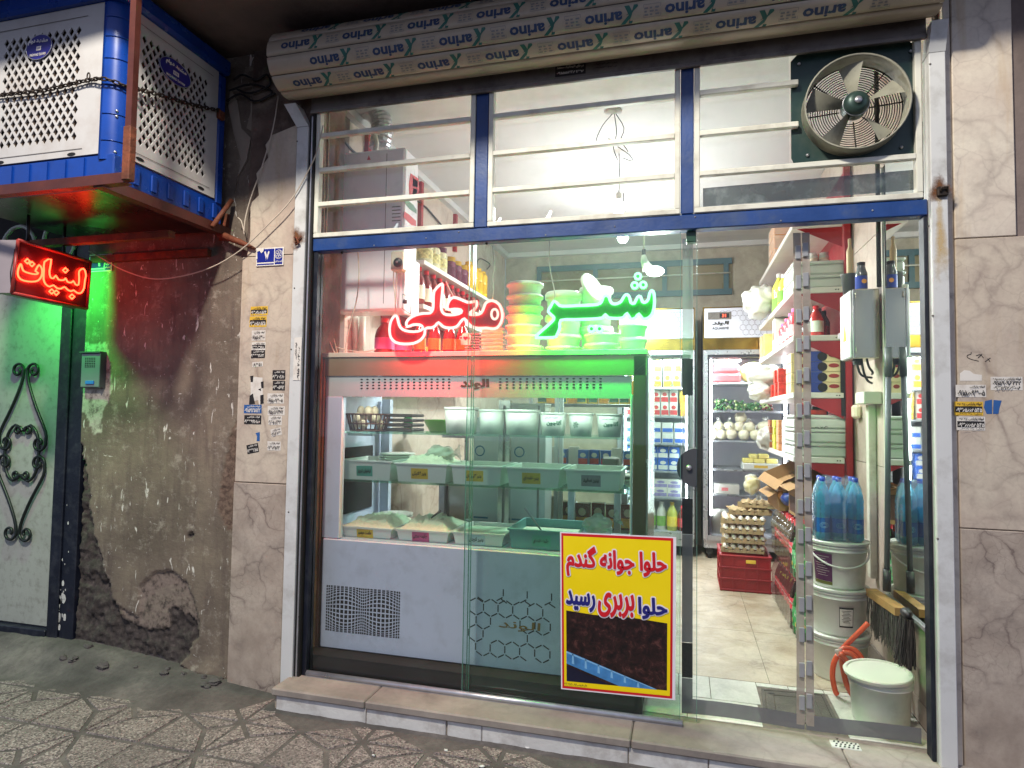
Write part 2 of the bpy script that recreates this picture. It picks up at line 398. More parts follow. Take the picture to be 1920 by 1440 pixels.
m_rust = M('rusty_steel', srgb(112, 60, 38), 0.75, 0.2, var=0.4, vs=18, dirt=srgb(52, 30, 24), ds=14, da=0.8, bump=0.4)
m_redox = M('red_oxide_steel', srgb(84, 40, 32), 0.5, 0.1, var=0.25, vs=9, dirt=srgb(70, 40, 34), ds=10, da=0.6, bump=0.1)
m_acblue = M('cooler_blue', srgb(10, 58, 142), 0.28, var=0.15, vs=4, dirt=srgb(20, 40, 90), ds=6, da=0.4)
m_acwhite = M('cooler_white', srgb(186, 183, 181), 0.35, var=0.05, vs=3, dirt=srgb(140, 120, 104), ds=4, da=0.35)
m_dark = M('dark_inside', srgb(24, 22, 22), 0.9, var=0.3)
m_chain = M('chain_iron', srgb(58, 48, 42), 0.55, 0.6, var=0.4, vs=40, bump=0.3)
m_wire = M('cream_cable', srgb(190, 176, 160), 0.55, var=0.06)
m_bcable = M('black_cable', srgb(26, 25, 26), 0.5, var=0.1)
m_concrete = M('soffit_plaster', srgb(120, 106, 100), 0.9, var=0.25, vs=2, dirt=srgb(60, 50, 48), ds=1.5, da=0.7, bump=0.3, bs=30)
m_paper = M('sticker_white', srgb(214, 208, 200), 0.6, var=0.06, dirt=srgb(150, 130, 115), ds=20, da=0.5)
m_ink = M('print_black', srgb(28, 26, 26), 0.6, var=0.0)
m_inkw = M('print_white', srgb(220, 214, 206), 0.6, var=0.0)
m_yel = M('sticker_yellow', srgb(214, 172, 50), 0.55, var=0.08)
m_bluep = M('print_blue', srgb(40, 88, 150), 0.55, var=0.15)
m_dkblue = M('plate_blue', srgb(24, 38, 132), 0.35, var=0.1)

# ================================================================= GROUND
ZG = -0.105
def ground_h(x, y):
    h = -0.1095
    # mortar and dirt bank up against the old wall and door on the left
    a = max(0.0, min(1.0, (-1.95-x)/1.35)); b = max(0.0, min(1.0, (y+0.34+0.09*fbm(x*2.3, y*2.3, 4))/0.32))
    k = a*b*b*(3-2*b)
    h += 0.118*k + 0.006*k*fbm(x*5, y*5)
    wear = max(0.0, min(1.0, (-2.3-x)/0.9))
    h += wear*max(0, -0.001+0.010*fbm(x*3.1, y*4.0, 2.2))
    h += 0.0018*fbm(x*14, y*14, 5) + 0.002*fbm(x*55, y*55, 9)*min(1, k*2+0.25)
    if y > -0.26 and x > -1.95: h += 0.012*max(0, min(1, (y+0.26)/0.08))*(0.6+0.4*fbm(x*8, 0.3))
    return h
def grid(x0, x1, y0, y1, nx, ny, hf):
    mb = MB(); vs = [(x0+(x1-x0)*i/nx, y0+(y1-y0)*j/ny, 0) for j in range(ny+1) for i in range(nx+1)]
    vs = [(a, b, hf(a, b)) for a, b, _ in vs]
    fs = [(j*(nx+1)+i, j*(nx+1)+i+1, (j+1)*(nx+1)+i+1, (j+1)*(nx+1)+i) for j in range(ny) for i in range(nx)]
    return mb.add(vs, fs, 0, True)
m_g, nt, b = base('pavement_dirt'); co = coords(nt)
c = ramp(nt, noisef(nt, co, 3.2, 8, 0.65), [(0.3, srgb(62, 59, 57)), (0.5, srgb(92, 87, 84)), (0.68, srgb(120, 113, 108))])
c = mixc(nt, ramp(nt, noisef(nt, co, 42, 5, 0.7), [(0.45, 0.0), (0.7, 0.45)]), c, srgb(66, 60, 58))
nt.links.new(c, b.inputs['Base Color']); b.inputs['Roughness'].default_value = 0.92
bumpn(nt, b, noisef(nt, co, 60, 6, 0.7), 0.5, 0.01)
mbg = grid(-4.6, 2.4, -1.9, 0.03, 220, 70, ground_h)
pavement = struct('pavement', mbg, m_g)
# the street beyond, so that the ground goes on
mb = MB()
mb.quad((-30, -30, -0.15), (30, -30, -0.15), (30, -1.9, -0.15), (-30, -1.9, -0.15)); mb.quad((-30, -1.9, -0.15), (-4.6, -1.9, -0.15), (-4.6, 30, -0.15), (-30, 30, -0.15)); mb.quad((2.4, -1.9, -0.15), (30, -1.9, -0.15), (30, 30, -0.15), (2.4, 30, -0.15)); mb.quad((-4.6, -1.9, -0.15), (2.4, -1.9, -0.15), (2.4, -1.9, -0.11), (-4.6, -1.9, -0.11))
struct('road', mb, M('asphalt', srgb(62, 60, 60), 0.9, var=0.2, vs=20, bump=0.4))
# mosaic paving: every piece of the star pattern
m_t, nt, b = base('mosaic_chips'); co = coords(nt)
vo = N(nt, 'ShaderNodeTexVoronoi'); vo.inputs['Scale'].default_value = 150; nt.links.new(co, vo.inputs['Vector'])
sp = N(nt, 'ShaderNodeSeparateColor'); nt.links.new(vo.outputs['Color'], sp.inputs[0])
c = ramp(nt, sp.outputs[0], [(0.0, srgb(64, 58, 56)), (0.28, srgb(112, 102, 99)), (0.7, srgb(138, 127, 122)), (1.0, srgb(172, 162, 156))])
c = mixc(nt, ramp(nt, noisef(nt, co, 2.2, 8, 0.65), [(0.43, 0.0), (0.70, 0.62)]), c, srgb(80, 75, 72))
nt.links.new(c, b.inputs['Base Color']); b.inputs['Roughness'].default_value = 0.8
bumpn(nt, b, vo.outputs['Distance'], 0.55, 0.006)
P_ = 0.305; SX, SY = -1.95, -0.335
def shrink(poly, g):
    P = [Vector((p[0], p[1])) for p in poly]; n = len(P); A = sum(P[i].x*P[(i+1) % n].y-P[(i+1) % n].x*P[i].y for i in range(n))
    if A < 0: P.reverse()
    out = []
    for i in range(n):
        a, b_, c_ = P[i-1], P[i], P[(i+1) % n]
        e1 = (b_-a).normalized(); e2 = (c_-b_).normalized(); n1 = Vector((-e1.y, e1.x)); n2 = Vector((-e2.y, e2.x))
        den = 1+n1.dot(n2); out.append(b_+(n1+n2)*(g/max(den, 0.22)))
    return out
tn = 0
for i in range(-8, 9):
    for j in range(-4, 3):
        x0, y0 = SX+P_*i, SY+P_*j*0.93
        # corners: star corner where both indices are even
        si = i if i % 2 == 0 else i+1; sj = j if j % 2 == 0 else j+1
        S = Vector((SX+P_*si, SY+P_*0.93*sj)); O = Vector((SX+P_*(2*i+1-si), SY+P_*0.93*(2*j+1-sj)))
        N1 = Vector((O.x, S.y)); N2 = Vector((S.x, O.y)); A = S.lerp(O, 0.37)
        for pl in ((S, N1, A), (S, A, N2), (N1, O, N2, A)):
            cx = sum(p.x for p in pl)/len(pl); cy_ = sum(p.y for p in pl)/len(pl)
            if cy_ > -0.2 or cy_ < -1.3 or cx < -3.9 or cx > 1.3 or (cx < -2.0 and cy_ > -0.24): continue
            o = shrink(pl, 0.0085); t = shrink(pl, 0.012)
            dz = random.uniform(-0.0022, 0.0016); k = len(o); mb = MB(); tl = [random.uniform(-0.0012, 0.0012) for _ in range(2)]
            top = [(p.x, p.y, ZG+dz+tl[0]*(p.x-cx)*8+tl[1]*(p.y-cy_)*8) for p in t]
            low = [(p.x, p.y, ZG+dz-0.012) for p in o]
            mb.add(top+low, [tuple(range(k))]+[(n, k+n, k+(n+1) % k, (n+1) % k) for n in range(k)])
            part('paving_tile', mb, m_t, pavement); tn += 1
# small litter on the paving
for px, py, sc in ((905, 1438, .010), (990, 1403, .012), (962, 1395, .007), (836, 1408, .007), (700, 1418, .006)):
    p = at(px, py, z=ZG); mb = MB().blob((p.x, p.y, ZG+0.004), (sc*1.3, sc*.8, .004), 7, 4, .5, seed=px)
    single('litter_scrap', mb, m_riser, 'small pale scrap of litter on the mosaic paving by the step', 'litter', 'litter scraps below the step')
# ================================================================= STEP
XL, XR = -1.90, 1.30
step = root('entrance_step', 'long stone entrance step with white tiled riser below the shop front', 'step', (-0.4, -0.1, ZG))
jx = [XL, at(685, 1300, y=-.19).x, at(1183, 1380, y=-.19).x, 0.62, XR]
for a, b_ in zip(jx, jx[1:]):
    mb = MB().box((a+.0015, -.198, -.036), (b_-.0015, .075, 0.0), bev=.006); part('tread_slab', mb, m_step, step)
rx = [XL+.02, at(686, 1337, y=-.185).x, at(836, 1362, y=-.185).x, at(903, 1373, y=-.185).x, at(1178, 1410, y=-.185).x, 0.1, 0.55, XR]
for k, (a, b_) in enumerate(zip(rx, rx[1:])):
    g = .006 if k == 2 else .002
    mb = MB().box((a+g, -.184, ZG-.02), (b_-.002, -.16, -.038), bev=.003); part('riser_tile', mb, m_riser, step)
mb = MB().box((XL+.01, -.176, ZG-.03), (XR, .07, -.0365)); part('mortar_core', mb, M('mortar', srgb(150, 138, 124), .95, var=.25, vs=12, bump=.5), step)
# floor grate in the threshold
p = at(1585, 1398, z=0); fg = root('floor_grate', 'small white perforated drain grate set in the threshold', 'drain', (p.x, p.y, 0))
mb = MB().box((-.055, -.03, -.002), (.055, .03, .003), bev=.002); lpart('frame', mb, m_riser, fg)
mb = MB()
for i in range(6):
    for j in range(3):
        cx_, cy_ = -.04+i*.016+(j % 2)*.006, -.018+j*.018
        mb.quad((cx_-.004, cy_-.006, .0036), (cx_+.003, cy_-.006, .0036), (cx_+.008, cy_+.006, .0036), (cx_+.001, cy_+.006, .0036))
lpart('slots', mb, m_black, fg)

# ================================================================= LEFT: OLD PLASTER WALL
def inpoly(x, z, P):
    c_ = False; n = len(P)
    for i in range(n):
        x1, z1 = P[i]; x2, z2 = P[i-1]
        if (z1 > z) != (z2 > z) and x < (x2-x1)*(z-z1)/(z2-z1)+x1: c_ = not c_
    return c_
YW = 0.0
def pxz(L): return [(at(a, b_, y=YW).x, at(a, b_, y=YW).z) for a, b_ in L]
MUD = pxz([(100,1230),(116,1000),(128,900),(134,842),(150,838),(160,865),(164,905),(170,975),(184,1024),(195,1076),(208,1117),(225,1155),(240,1172),(270,1179),(311,1183),(311,1155),(326,1140),(349,1153),(371,1177),(369,1198),(352,1219),(354,1234),(335,1240),(352,1256),(374,1262),(385,1272),(392,1290),(400,1330),(90,1330)])
SKIN = pxz([(221,1133),(240,1150),(258,1158),(261,1100),(290,1071),(322,1070),(350,1094),(364,1130),(373,1170),(371,1177),(300,1190),(240,1185)])
BIT = pxz([(347,1000),(357,996),(366,998),(362,1008),(350,1007)])
SIDE = pxz([(418,880),(436,800),(442,780),(446,900),(440,1000),(424,990),(410,960)])
wx0, wx1, wz0, wz1 = -3.345, -2.262, -0.16, 3.3; nx, nz = 105, 300
mb = MB(); attr = []; pale = []
PALE = pxz([(140,646),(200,640),(206,690),(212,740),(196,760),(190,806),(176,818),(166,786),(154,770),(146,800),(140,760)])
for j in range(nz+1):
    for i in range(nx+1):
        x = wx0+(wx1-wx0)*i/nx; z = wz0+(wz1-wz0)*j/nz
        wxn = x+.022*fbm(x*14, z*14, 1); wzn = z+.022*fbm(x*14, z*14, 7)
        mud = 1.0 if (inpoly(wxn, wzn, MUD) or inpoly(wxn, wzn, BIT)) else 0.0
        rough = 1.0 if inpoly(wxn, wzn, SIDE) else 0.0
        skin = 1.0 if (not mud and inpoly(x+.006*fbm(x*20, z*20), z+.006*fbm(x*20, z*20, 4), SKIN)) else 0.0
        y = YW+.004*fbm(x*2.2, z*2.2)+.0012*fbm(x*12, z*12, 3)
        if mud: y += .030+.020*fbm(x*11, z*11, 2)+.012*fbm(x*38, z*38, 6)
        if rough: y += .006+.008*fbm(x*45, z*45, 6)
        if skin: y += .013+(.006*max(0, fbm(x*40, z*40, 8)))
        if z < 0.02 and x > -2.75: y -= .02*min(1, (0.02-z)/.1)*(0.5+fbm(x*9, z*9))
        mb.v.append((x, y, z)); attr.append((skin, mud, rough)); pale.append(1.0 if inpoly(wxn, wzn, PALE) and not mud else 0.0)
for j in range(nz):
    for i in range(nx):
        a = j*(nx+1)+i; mb.f.append((a, a+1, a+nx+2, a+nx+1)); mb.mi.append(0); mb.sm.append(True)
m_w, nt, b = base('old_plaster'); co = coords(nt)
at_ = N(nt, 'ShaderNodeAttribute'); at_.attribute_name = 'layer'; sp = N(nt, 'ShaderNodeSeparateColor'); nt.links.new(at_.outputs['Color'], sp.inputs[0])
c = ramp(nt, noisef(nt, co, 2.0, 8, 0.62), [(0.3, srgb(84, 73, 63)), (0.5, srgb(111, 98, 86)), (0.7, srgb(136, 122, 104))])
cv = coords(nt, (7, 7, 1.1))
c = mixc(nt, ramp(nt, noisef(nt, cv, 2.6, 7, 0.65), [(0.5, 0.0), (0.68, 0.6)]), c, srgb(84, 70, 66))
c = mixc(nt, ramp(nt, noisef(nt, co, 11, 8, 0.75), [(0.54, 0.0), (0.66, 0.6)]), c, srgb(168, 158, 144))
cs = coords(nt, (16, 16, 4.2)); 
c = mixc(nt, ramp(nt, noisef(nt, cs, 2.3, 5, 0.6, 0.7), [(0.645, 0.0), (0.675, 0.9)]), c, srgb(216, 210, 200))
c2 = coords(nt, (5, 5, 16)); c = mixc(nt, ramp(nt, noisef(nt, c2, 3.1, 4, 0.6, 1.2), [(0.69, 0.0), (0.71, 0.8)]), c, srgb(206, 200, 190))
c3 = coords(nt, (22, 22, 22)); c = mixc(nt, ramp(nt, noisef(nt, c3, 2.0, 3, 0.5), [(0.76, 0.0), (0.79, 0.8)]), c, srgb(44, 38, 36))
ap = N(nt, 'ShaderNodeAttribute'); ap.attribute_name = 'pale'; c = mixc(nt, ap.outputs['Fac'], c, ramp(nt, noisef(nt, co, 18, 7, .7), [(0.38, srgb(106, 98, 90)), (0.5, srgb(168, 162, 148)), (0.7, srgb(188, 182, 168))]))
c = mixc(nt, sp.outputs[0], c, ramp(nt, noisef(nt, co, 26, 5, 0.7), [(0.36, srgb(74, 64, 58)), (0.5, srgb(122, 108, 98)), (0.7, srgb(136, 122, 110))]))
c = mixc(nt, sp.outputs[1], c, ramp(nt, noisef(nt, co, 30, 8, 0.75), [(0.35, srgb(40, 35, 33)), (0.55, srgb(72, 64, 60)), (0.72, srgb(104, 95, 90))]))
c = mixc(nt, sp.outputs[2], c, ramp(nt, noisef(nt, co, 40, 6, 0.7), [(0.4, srgb(84, 66, 56)), (0.6, srgb(120, 100, 86))]))
nt.links.new(c, b.inputs['Base Color']); b.inputs['Roughness'].default_value = 0.9
bumpn(nt, b, noisef(nt, co, 34, 8, 0.7), 0.45, 0.012)
wall = single('plaster_wall', mb, m_w, 'old stained plaster wall with broken mud base between door and pillar', 'wall', org=(-2.8, 0, -.1))
ca = wall.data.color_attributes.new('layer', 'FLOAT_COLOR', 'POINT')
for i, t in enumerate(attr): ca.data[i].color = (*t, 1)
pa_ = wall.data.attributes.new('pale', 'FLOAT', 'POINT')
for i, t in enumerate(pale): pa_.data[i].value = t
mb = MB().box((wx0, .09, -.2), (wx1+.3, .5, 4.2)).box((wx0, .02, 3.3), (wx1+.3, .5, 4.2)); part('wall_core', mb, m_concrete, wall)
# cement lumps and rubble along the foot of the wall
for k in range(16):
    x = random.uniform(-3.25, -2.3); y = random.uniform(-.13, -.02) - max(0, (-2.5-x))*.02; r = random.choice((.010, .014, .02, .028))
    mb = MB().blob((x, y, ground_h(x, y)+r*.35), (r*1.2, r, r*.75), 7, 5, .3, seed=k, sm=False)
    single('rubble_lump', mb, m_g, 'lump of broken mortar at the foot of the old plaster wall', 'rubble', 'broken mortar lumps along the wall foot')
# peeled plaster flaps high on the wall by the cooler
for k, L in enumerate(([(432,165),(445,190),(452,240),(470,258),(462,300),(446,330),(440,360),(452,300),(438,250),(428,200)], [(470,180),(482,215),(478,250),(462,240),(470,210)])):
    mb = MB().poly([at(a, b_, y=-.012) for a, b_ in L], (0, -1, 0), .008)
    part('plaster_flake', mb, M('flake_plaster', srgb(150, 138, 124), .9, var=.2), wall)

# ================================================================= LEFT: MARBLE PILLAR
pil = root('marble_pillar', 'narrow pinkish marble clad pillar covered in black and yellow advert stickers', 'pillar', (-2.1, .05, -.14))
px0, px1, pyf = -2.272, -1.962, -.035
zj = [at(470, 258, y=pyf).z, at(470, 481, y=pyf).z, at(470, 905, y=pyf).z]
mb = MB()
mb.poly([(px0+.03, pyf, zj[1]+.002), (px1, pyf, zj[1]+.002), (px1, pyf, zj[0]+.04), (px0+.16, pyf, zj[0]), (px0+.12, pyf, zj[0]-.05), (px0+.14, pyf, zj[0]-.12), (px0+.07, pyf, zj[0]-.20), (px0+.09, pyf, zj[0]-.32), (px0+.04, pyf, zj[0]-.36), (px0+.045, pyf, zj[1]+.12)], (0, -1, 0), .028)
part('marble_slab', mb, m_marbleL, pil)
part('marble_slab', MB().box((px0, pyf, zj[2]+.002), (px1, pyf+.03, zj[1]-.002), bev=.003), m_marbleL, pil)
part('marble_slab', MB().box((px0-.004, pyf-.002, -.14), (px1, pyf+.03, zj[2]-.002), bev=.003), m_marbleLow, pil)
part('pillar_core', MB().box((px0+.02, pyf+.012, -.16), (-1.875, .3, 4.2)), M('pillar_mortar', srgb(92, 76, 68), .95, var=.4, vs=9, bump=.7, bs=25, dirt=srgb(150, 136, 120), ds=5, da=.6), pil)
part('marble_edge', MB().box((px1+.002, pyf+.004, -.13), (px1+.014, pyf+.03, zj[0]+.15), bev=.002), m_marbleLow, pil)

def sticker(px, py, wpx, hpx, kind, lines, parent, yy, rot=0.0):
    """a paper advert glued to the wall, its size and centre in pixels of the photograph"""
    c = at(px, py, y=yy); s = (at(px+50, py, y=yy)-at(px-50, py, y=yy)).x/100; sv = (at(px, py-50, y=yy)-at(px, py+50, y=yy)).z/100
    W, H = wpx*s, hpx*sv
    r = Vector((math.cos(rot), 0, math.sin(rot))); u = Vector((-math.sin(rot), 0, math.cos(rot))); n = Vector((0, -1, 0))
    mats = {'white': (m_paper, m_ink), 'black': (m_ink, m_inkw), 'yellow': (m_yel, m_ink), 'blue': (m_bluep, m_inkw), 'wb': (m_paper, m_ink), 'yb': (m_yel, m_ink)}[kind]
    mb = MB(); o = c-r*W/2-u*H/2+n*.0008
    mb.quad(o, o+r*W, o+r*W+u*H, o+u*H)
    st = part('sticker', mb, mats[0], parent)
    if kind in ('wb', 'yb'):
        b1 = MB(); q = o+n*.0006+u*H*.22
        b1.quad(q+r*W*.03, q+r*W*.97, q+r*W*.97+u*H*.44, q+r*W*.03+u*H*.44); part('black_band', b1, m_ink, st)
    t1 = MB(); t2 = MB()
    for (txt, fx, fy, fw, fh, inv) in lines:
        letter(t2 if inv else t1, txt, o+r*W*fx+u*H*fy+n*.001, r, u, W*fw, H*fh, .03)
    if t1.v: part('lettering', t1, mats[1], st)
    if t2.v: part('lettering', t2, m_inkw if mats[1] is m_ink else m_ink, st)
    return st
LB = 'لوله بازکنی'
def num(n, top=LB, inv=False): return [(top, .22, .68, .7, .24, False), (n, .06, .12, .88, .48, inv)]
ST = [(486,583,32,17,'yb','۰۹۳۶۴۶۸۵۲۴'),(484,603,32,20,'yb','۰۹۳۶۶۵۸۵۲۵'),(485,629,26,19,'white','۰۹۱۵۱۰۱۳۰۰'),(485,649,26,15,'wb','۰۹۳۳۰۳۷۱۸'),(484,664,26,15,'black','۰۹۳۳۳۱۴۶۴۲'),
      (474,767,33,16,'blue','۰۹۱۵۹۲۵۱۲۲'),(474,787,32,17,'black','۰۹۳۳۹۹۱۰۱۶۶'),(523,703,24,18,'black','۰۹۳۸۰۲۶۱۰'),(523,723,23,18,'black','۰۹۳۰۰۵۷۱۲'),(517,747,31,19,'white','۰۹۱۵۶۰۹۳۰۰۵'),
      (518,770,32,17,'white','۰۹۱۵۶۲۸۲۴۷۸'),(516,788,25,17,'white','۰۹۳۵۰۶۱۳۲'),(514,836,25,17,'white','۰۹۳۶۲۵۲۲')]
for a in ST: sticker(*a[:5], num(a[5], inv=a[4] in ('wb', 'yb')), pil, pyf)
sticker(518, 810, 20, 14, 'white', num('۰۹۱۸۷۳'), pil, pyf, .22); sticker(474, 841, 22, 17, 'black', num('۰۹۳۳۲۵۵'), pil, pyf, .2)
sticker(483, 683, 20, 9, 'white', [('۰۹۳۵۱', .1, .1, .8, .8, False)], pil, pyf, .05)
mb = MB(); 
for L in ([(470,706),(492,708),(493,757),(486,759),(484,750),(468,756),(470,735)],): mb.poly([at(a, b_, y=pyf-.0008) for a, b_ in L], (0, -1, 0), .0006)
part('torn_paper', mb, m_paper, pil)
mb = MB()
for L in ([(469,705),(475,704),(474,716),(470,716)], [(489,716),(494,715),(494,727),(490,728)], [(468,742),(474,738),(478,757),(467,758)], [(488,741),(494,740),(494,756),(488,758)], [(484,730),(489,728),(489,733)]): mb.poly([at(a, b_, y=pyf-.0022) for a, b_ in L], (0, -1, 0), .0005)
part('torn_print', mb, m_ink, pil)
mb = MB().poly([at(a, b_, y=pyf-.001) for a, b_ in [(479,812),(487,810),(487,827),(481,827),(482,818)]], (0, -1, 0), .0005); part('torn_print', mb, m_bluep, pil)

# ================================================================= RIGHT: MARBLE PILLAR
pr = root('marble_pillar', 'broad cream and pink marble clad pillar right of the shop front', 'pillar', (1.2, .05, -.12))
pyr = -.03; zr = [at(1850, 445, y=pyr).z, at(1850, 993, y=pyr).z]
x0, x1 = 1.045, 1.275
xs2 = at(1905, 300, y=pyr).x
part('marble_slab', MB().box((x0, pyr, zr[0]+.0015), (xs2-.003, pyr+.03, 3.12), bev=.003), m_marbleR, pr)
part('neighbour_strip', MB().box((xs2+.006, pyr+.02, zr[0]+.0015), (1.9, pyr+.05, 3.12), bev=.003), M('neighbour_teal', srgb(120, 128, 118), .5, var=.3, vs=5, dirt=srgb(60, 74, 74), ds=3, da=.8), pr)
part('marble_slab', MB().box((x0, pyr, zr[1]+.0015), (1.9, pyr+.03, zr[0]-.0015), bev=.003), m_marbleL, pr)
part('marble_slab', MB().box((x0, pyr-.001, -.12), (1.9, pyr+.03, zr[1]-.0015), bev=.003), m_marbleLow, pr)
part('pillar_core', MB().box((1.02, pyr+.012, -.16), (2.2, .35, 4.2)), m_concrete, pr)
part('marble_edge', MB().box((1.016, pyr+.006, -.1), (1.042, pyr+.03, 3.12), bev=.002), m_marbleR, pr)
sticker(1820, 733, 57, 23, 'white', [(LB, .45, .74, .5, .2, False), ('۰۹۱۵۶۰۹۳۰۰۵', .04, .1, .92, .58, False)], pr, pyr)
sticker(1887, 719, 60, 25, 'white', [('لوله بازکنی محدوده', .05, .72, .9, .22, False), ('۰۹۱۵۹۰۹۸۲۴۲', .05, .38, .9, .3, False), ('۰۹۳۵۹۷۶۳۰۰۸', .05, .05, .9, .3, False)], pr, pyr)
sticker(1816, 766, 54, 26, 'yb', [('لوله بازکنی چه چه', .06, .7, .88, .24, False), ('۰۹۳۶۵۶۶۸۵۴۵', .04, .24, .92, .38, True), ('تخلیه چاه بازکنی', .06, .05, .88, .12, False)], pr, pyr)
sticker(1820, 794, 54, 26, 'wb', [('لوله بازکنی چه چه', .06, .7, .88, .24, False), ('۰۹۳۶۶۶۵۸۵۴۵', .04, .24, .92, .38, True), ('تخلیه چاه بازکنی', .06, .05, .88, .12, False)], pr, pyr)
mb = MB().poly([at(a, b_, y=pyr-.001) for a, b_ in [(1800,714),(1800,700),(1808,694),(1818,695),(1826,701),(1841,703),(1841,714)]], (0, -1, 0), .0006); part('torn_paper', mb, m_paper, pr)
mb = MB().poly([at(a, b_, y=pyr-.001) for a, b_ in [(1847,752),(1860,749),(1860,776),(1850,776),(1845,764)]], (0, -1, 0), .0006).poly([at(a, b_, y=pyr-.001) for a, b_ in [(1863,750),(1878,751),(1874,765),(1872,776),(1862,776)]], (0, -1, 0), .0006); part('torn_print', mb, m_bluep, pr)
mb = MB()
for L in ([(1821,660),(1820,664),(1814,666),(1814,670),(1822,674),(1835,677)], [(1830,667),(1838,665),(1844,671)], [(1834,671),(1841,664)], [(1847,678),(1857,671)], [(1852,672),(1856,678)]):
    mb.tube(smooth([at(a, b_, y=pyr-.001) for a, b_ in L], 3), .0012, 4)
part('pen_scribble', mb, m_ink, pr)

# ================================================================= SHUTTER GUIDES
def guide(name, label, xa, xb, side):
    g = root(name, label, 'guide rail', ((xa+xb)/2, -.03, -.06))
    top = 2.80
    part('channel', MB().box((xa, -.062, -.06), (xb, .02, top), bev=.003), m_rail, g)
    mb = MB(); xo = -.055*side
    mb.add([(xa, -.062, top), (xb, -.062, top), (xb, .02, top), (xa, .02, top), (xa+xo, -.10, top+.11), (xb+xo, -.10, top+.11), (xb+xo, -.02, top+.11), (xa+xo, -.02, top+.11)], [(0, 1, 5, 4), (1, 2, 6, 5), (2, 3, 7, 6), (3, 0, 4, 7), (4, 5, 6, 7)])
    part('flared_top', mb, m_rail, g)
    return g
gl = guide('shutter_guide', 'white roller shutter guide rail left of the shop front, rust at its latch', -1.945, -1.878, 1)
gr = guide('shutter_guide', 'white roller shutter guide rail right of the shop front with black lock', .953, 1.012, 0)
part('guide_slot', MB().box((-1.876, -.05, -.05), (-1.846, .02, 2.86)), m_black, gl)
part('guide_lip', MB().box((-1.862, -.056, -.04), (-1.855, -.05, 2.85)), m_alu, gl)
for px, py in ((557, 265), (546, 655), (552, 540), (541, 960)):
    p = at(px, py, y=-.063); part('screw', MB().lathe([(0, -.002), (.004, -.001), (.004, .001)], 8, p, axis='y'), m_shutbar, gl)
for px, py in ((1744, 120), (1749, 592), (1741, 424), (1758, 1010)):
    p = at(px, py, y=-.063); part('screw', MB().lathe([(0, -.002), (.004, -.001), (.004, .001)], 8, p, axis='y'), m_shutbar, gr)
p = at(559, 452, y=-.066); mb = MB().tube([p+Vector((-.02, 0, .02)), p+Vector((0, -.015, .012)), p+Vector((.012, -.012, -.012)), p+Vector((-.008, -.008, -.02))], .006, 6).tube([p+Vector((-.015, -.004, -.012)), p+Vector((.02, -.006, .022))], .004, 6); part('lock_loop', mb, m_rust, gl)
stain('rust_stain', at(558, 446, y=-.0632), .05, .075, fade_mat('rust_fade', srgb(104, 62, 30)), gl)
p = at(1768, 358, y=-.066); mb = MB().box(p+Vector((-.022, -.012, -.022)), p+Vector((.016, .004, .016)), bev=.003).tube([p+Vector((-.012, -.014, -.008)), p+Vector((-.012, -.022, .008)), p+Vector((.01, -.022, .008)), p+Vector((.01, -.014, -.008))], .004, 6)
part('lock_socket', mb, m_chain, gr)
stain('rust_stain', at(1762, 356, y=-.0632), .055, .065, MATS['rust_fade'], gr); stain('rust_stain', at(1764, 450, y=-.0634), .03, .22, fade_mat('yellow_fade', srgb(196, 160, 84), .5), gr)
mb = MB().quad(*[at(a, b_, y=-.0645) for a, b_ in ((549, 713), (563, 713), (566, 632), (552, 633))]); part('sticker', mb, m_paper, gl)
mb = MB(); a = at(561, 712, y=-.0648); letter(mb, '۰۹۱۵ ۲۰۶۴۰۰۶', a, (0, 0, 1), (-1, 0, 0), .17, .012, .03, off=.001); a = at(563, 668, y=-.0648); letter(mb, LB, at(557, 672, y=-.0648), (0, 0, 1), (-1, 0, 0), .08, .012, .03, off=.001); part('lettering', mb, m_ink, gl)

# ================================================================= BLUE FRAME AND TRANSOMS
ZB0, ZB1, ZT = 2.147, 2.213, 2.93
fr = root('shop_frame', 'dark blue painted steel frame of the shop front', 'shop frame', (-.45, 0, 0))
part('head_bar', MB().box((-1.872, -.034, ZB0), (.95, .03, ZB1), bev=.004), m_blue, fr)
part('side_post', MB().box((-1.845, -.028, .0), (-1.822, .032, ZB0-.002), bev=.003), m_navy, fr)
part('side_post', MB().box((.936, -.028, .0), (.951, .032, ZB0-.002), bev=.003), m_navy, fr)
part('side_post', MB().box((-1.872, -.026, ZB1+.002), (-1.848, .03, ZT), bev=.003), m_navy, fr)
for a, b_ in ((-.972, -.908), (-.012, .044)): part('mullion', MB().box((a, -.034, ZB1+.002), (b_, .03, ZT), bev=.004), m_blue, fr)
for k, x in enumerate((-1.5, -1.22, -1.05, -.62, -.3, .05, .4, .75)): part('rivet', MB().lathe([(0, -.003), (.004, -.001), (.004, 0)], 8, (x, -.0345, ZB0+.012+(k % 3)*.02), axis='y'), m_alu, fr)
WL = ['left transom window with white bars, wall boiler showing behind it', 'middle transom window with white bars, hanging lamp wires behind it', 'right transom window with white bars holding the exhaust fan']
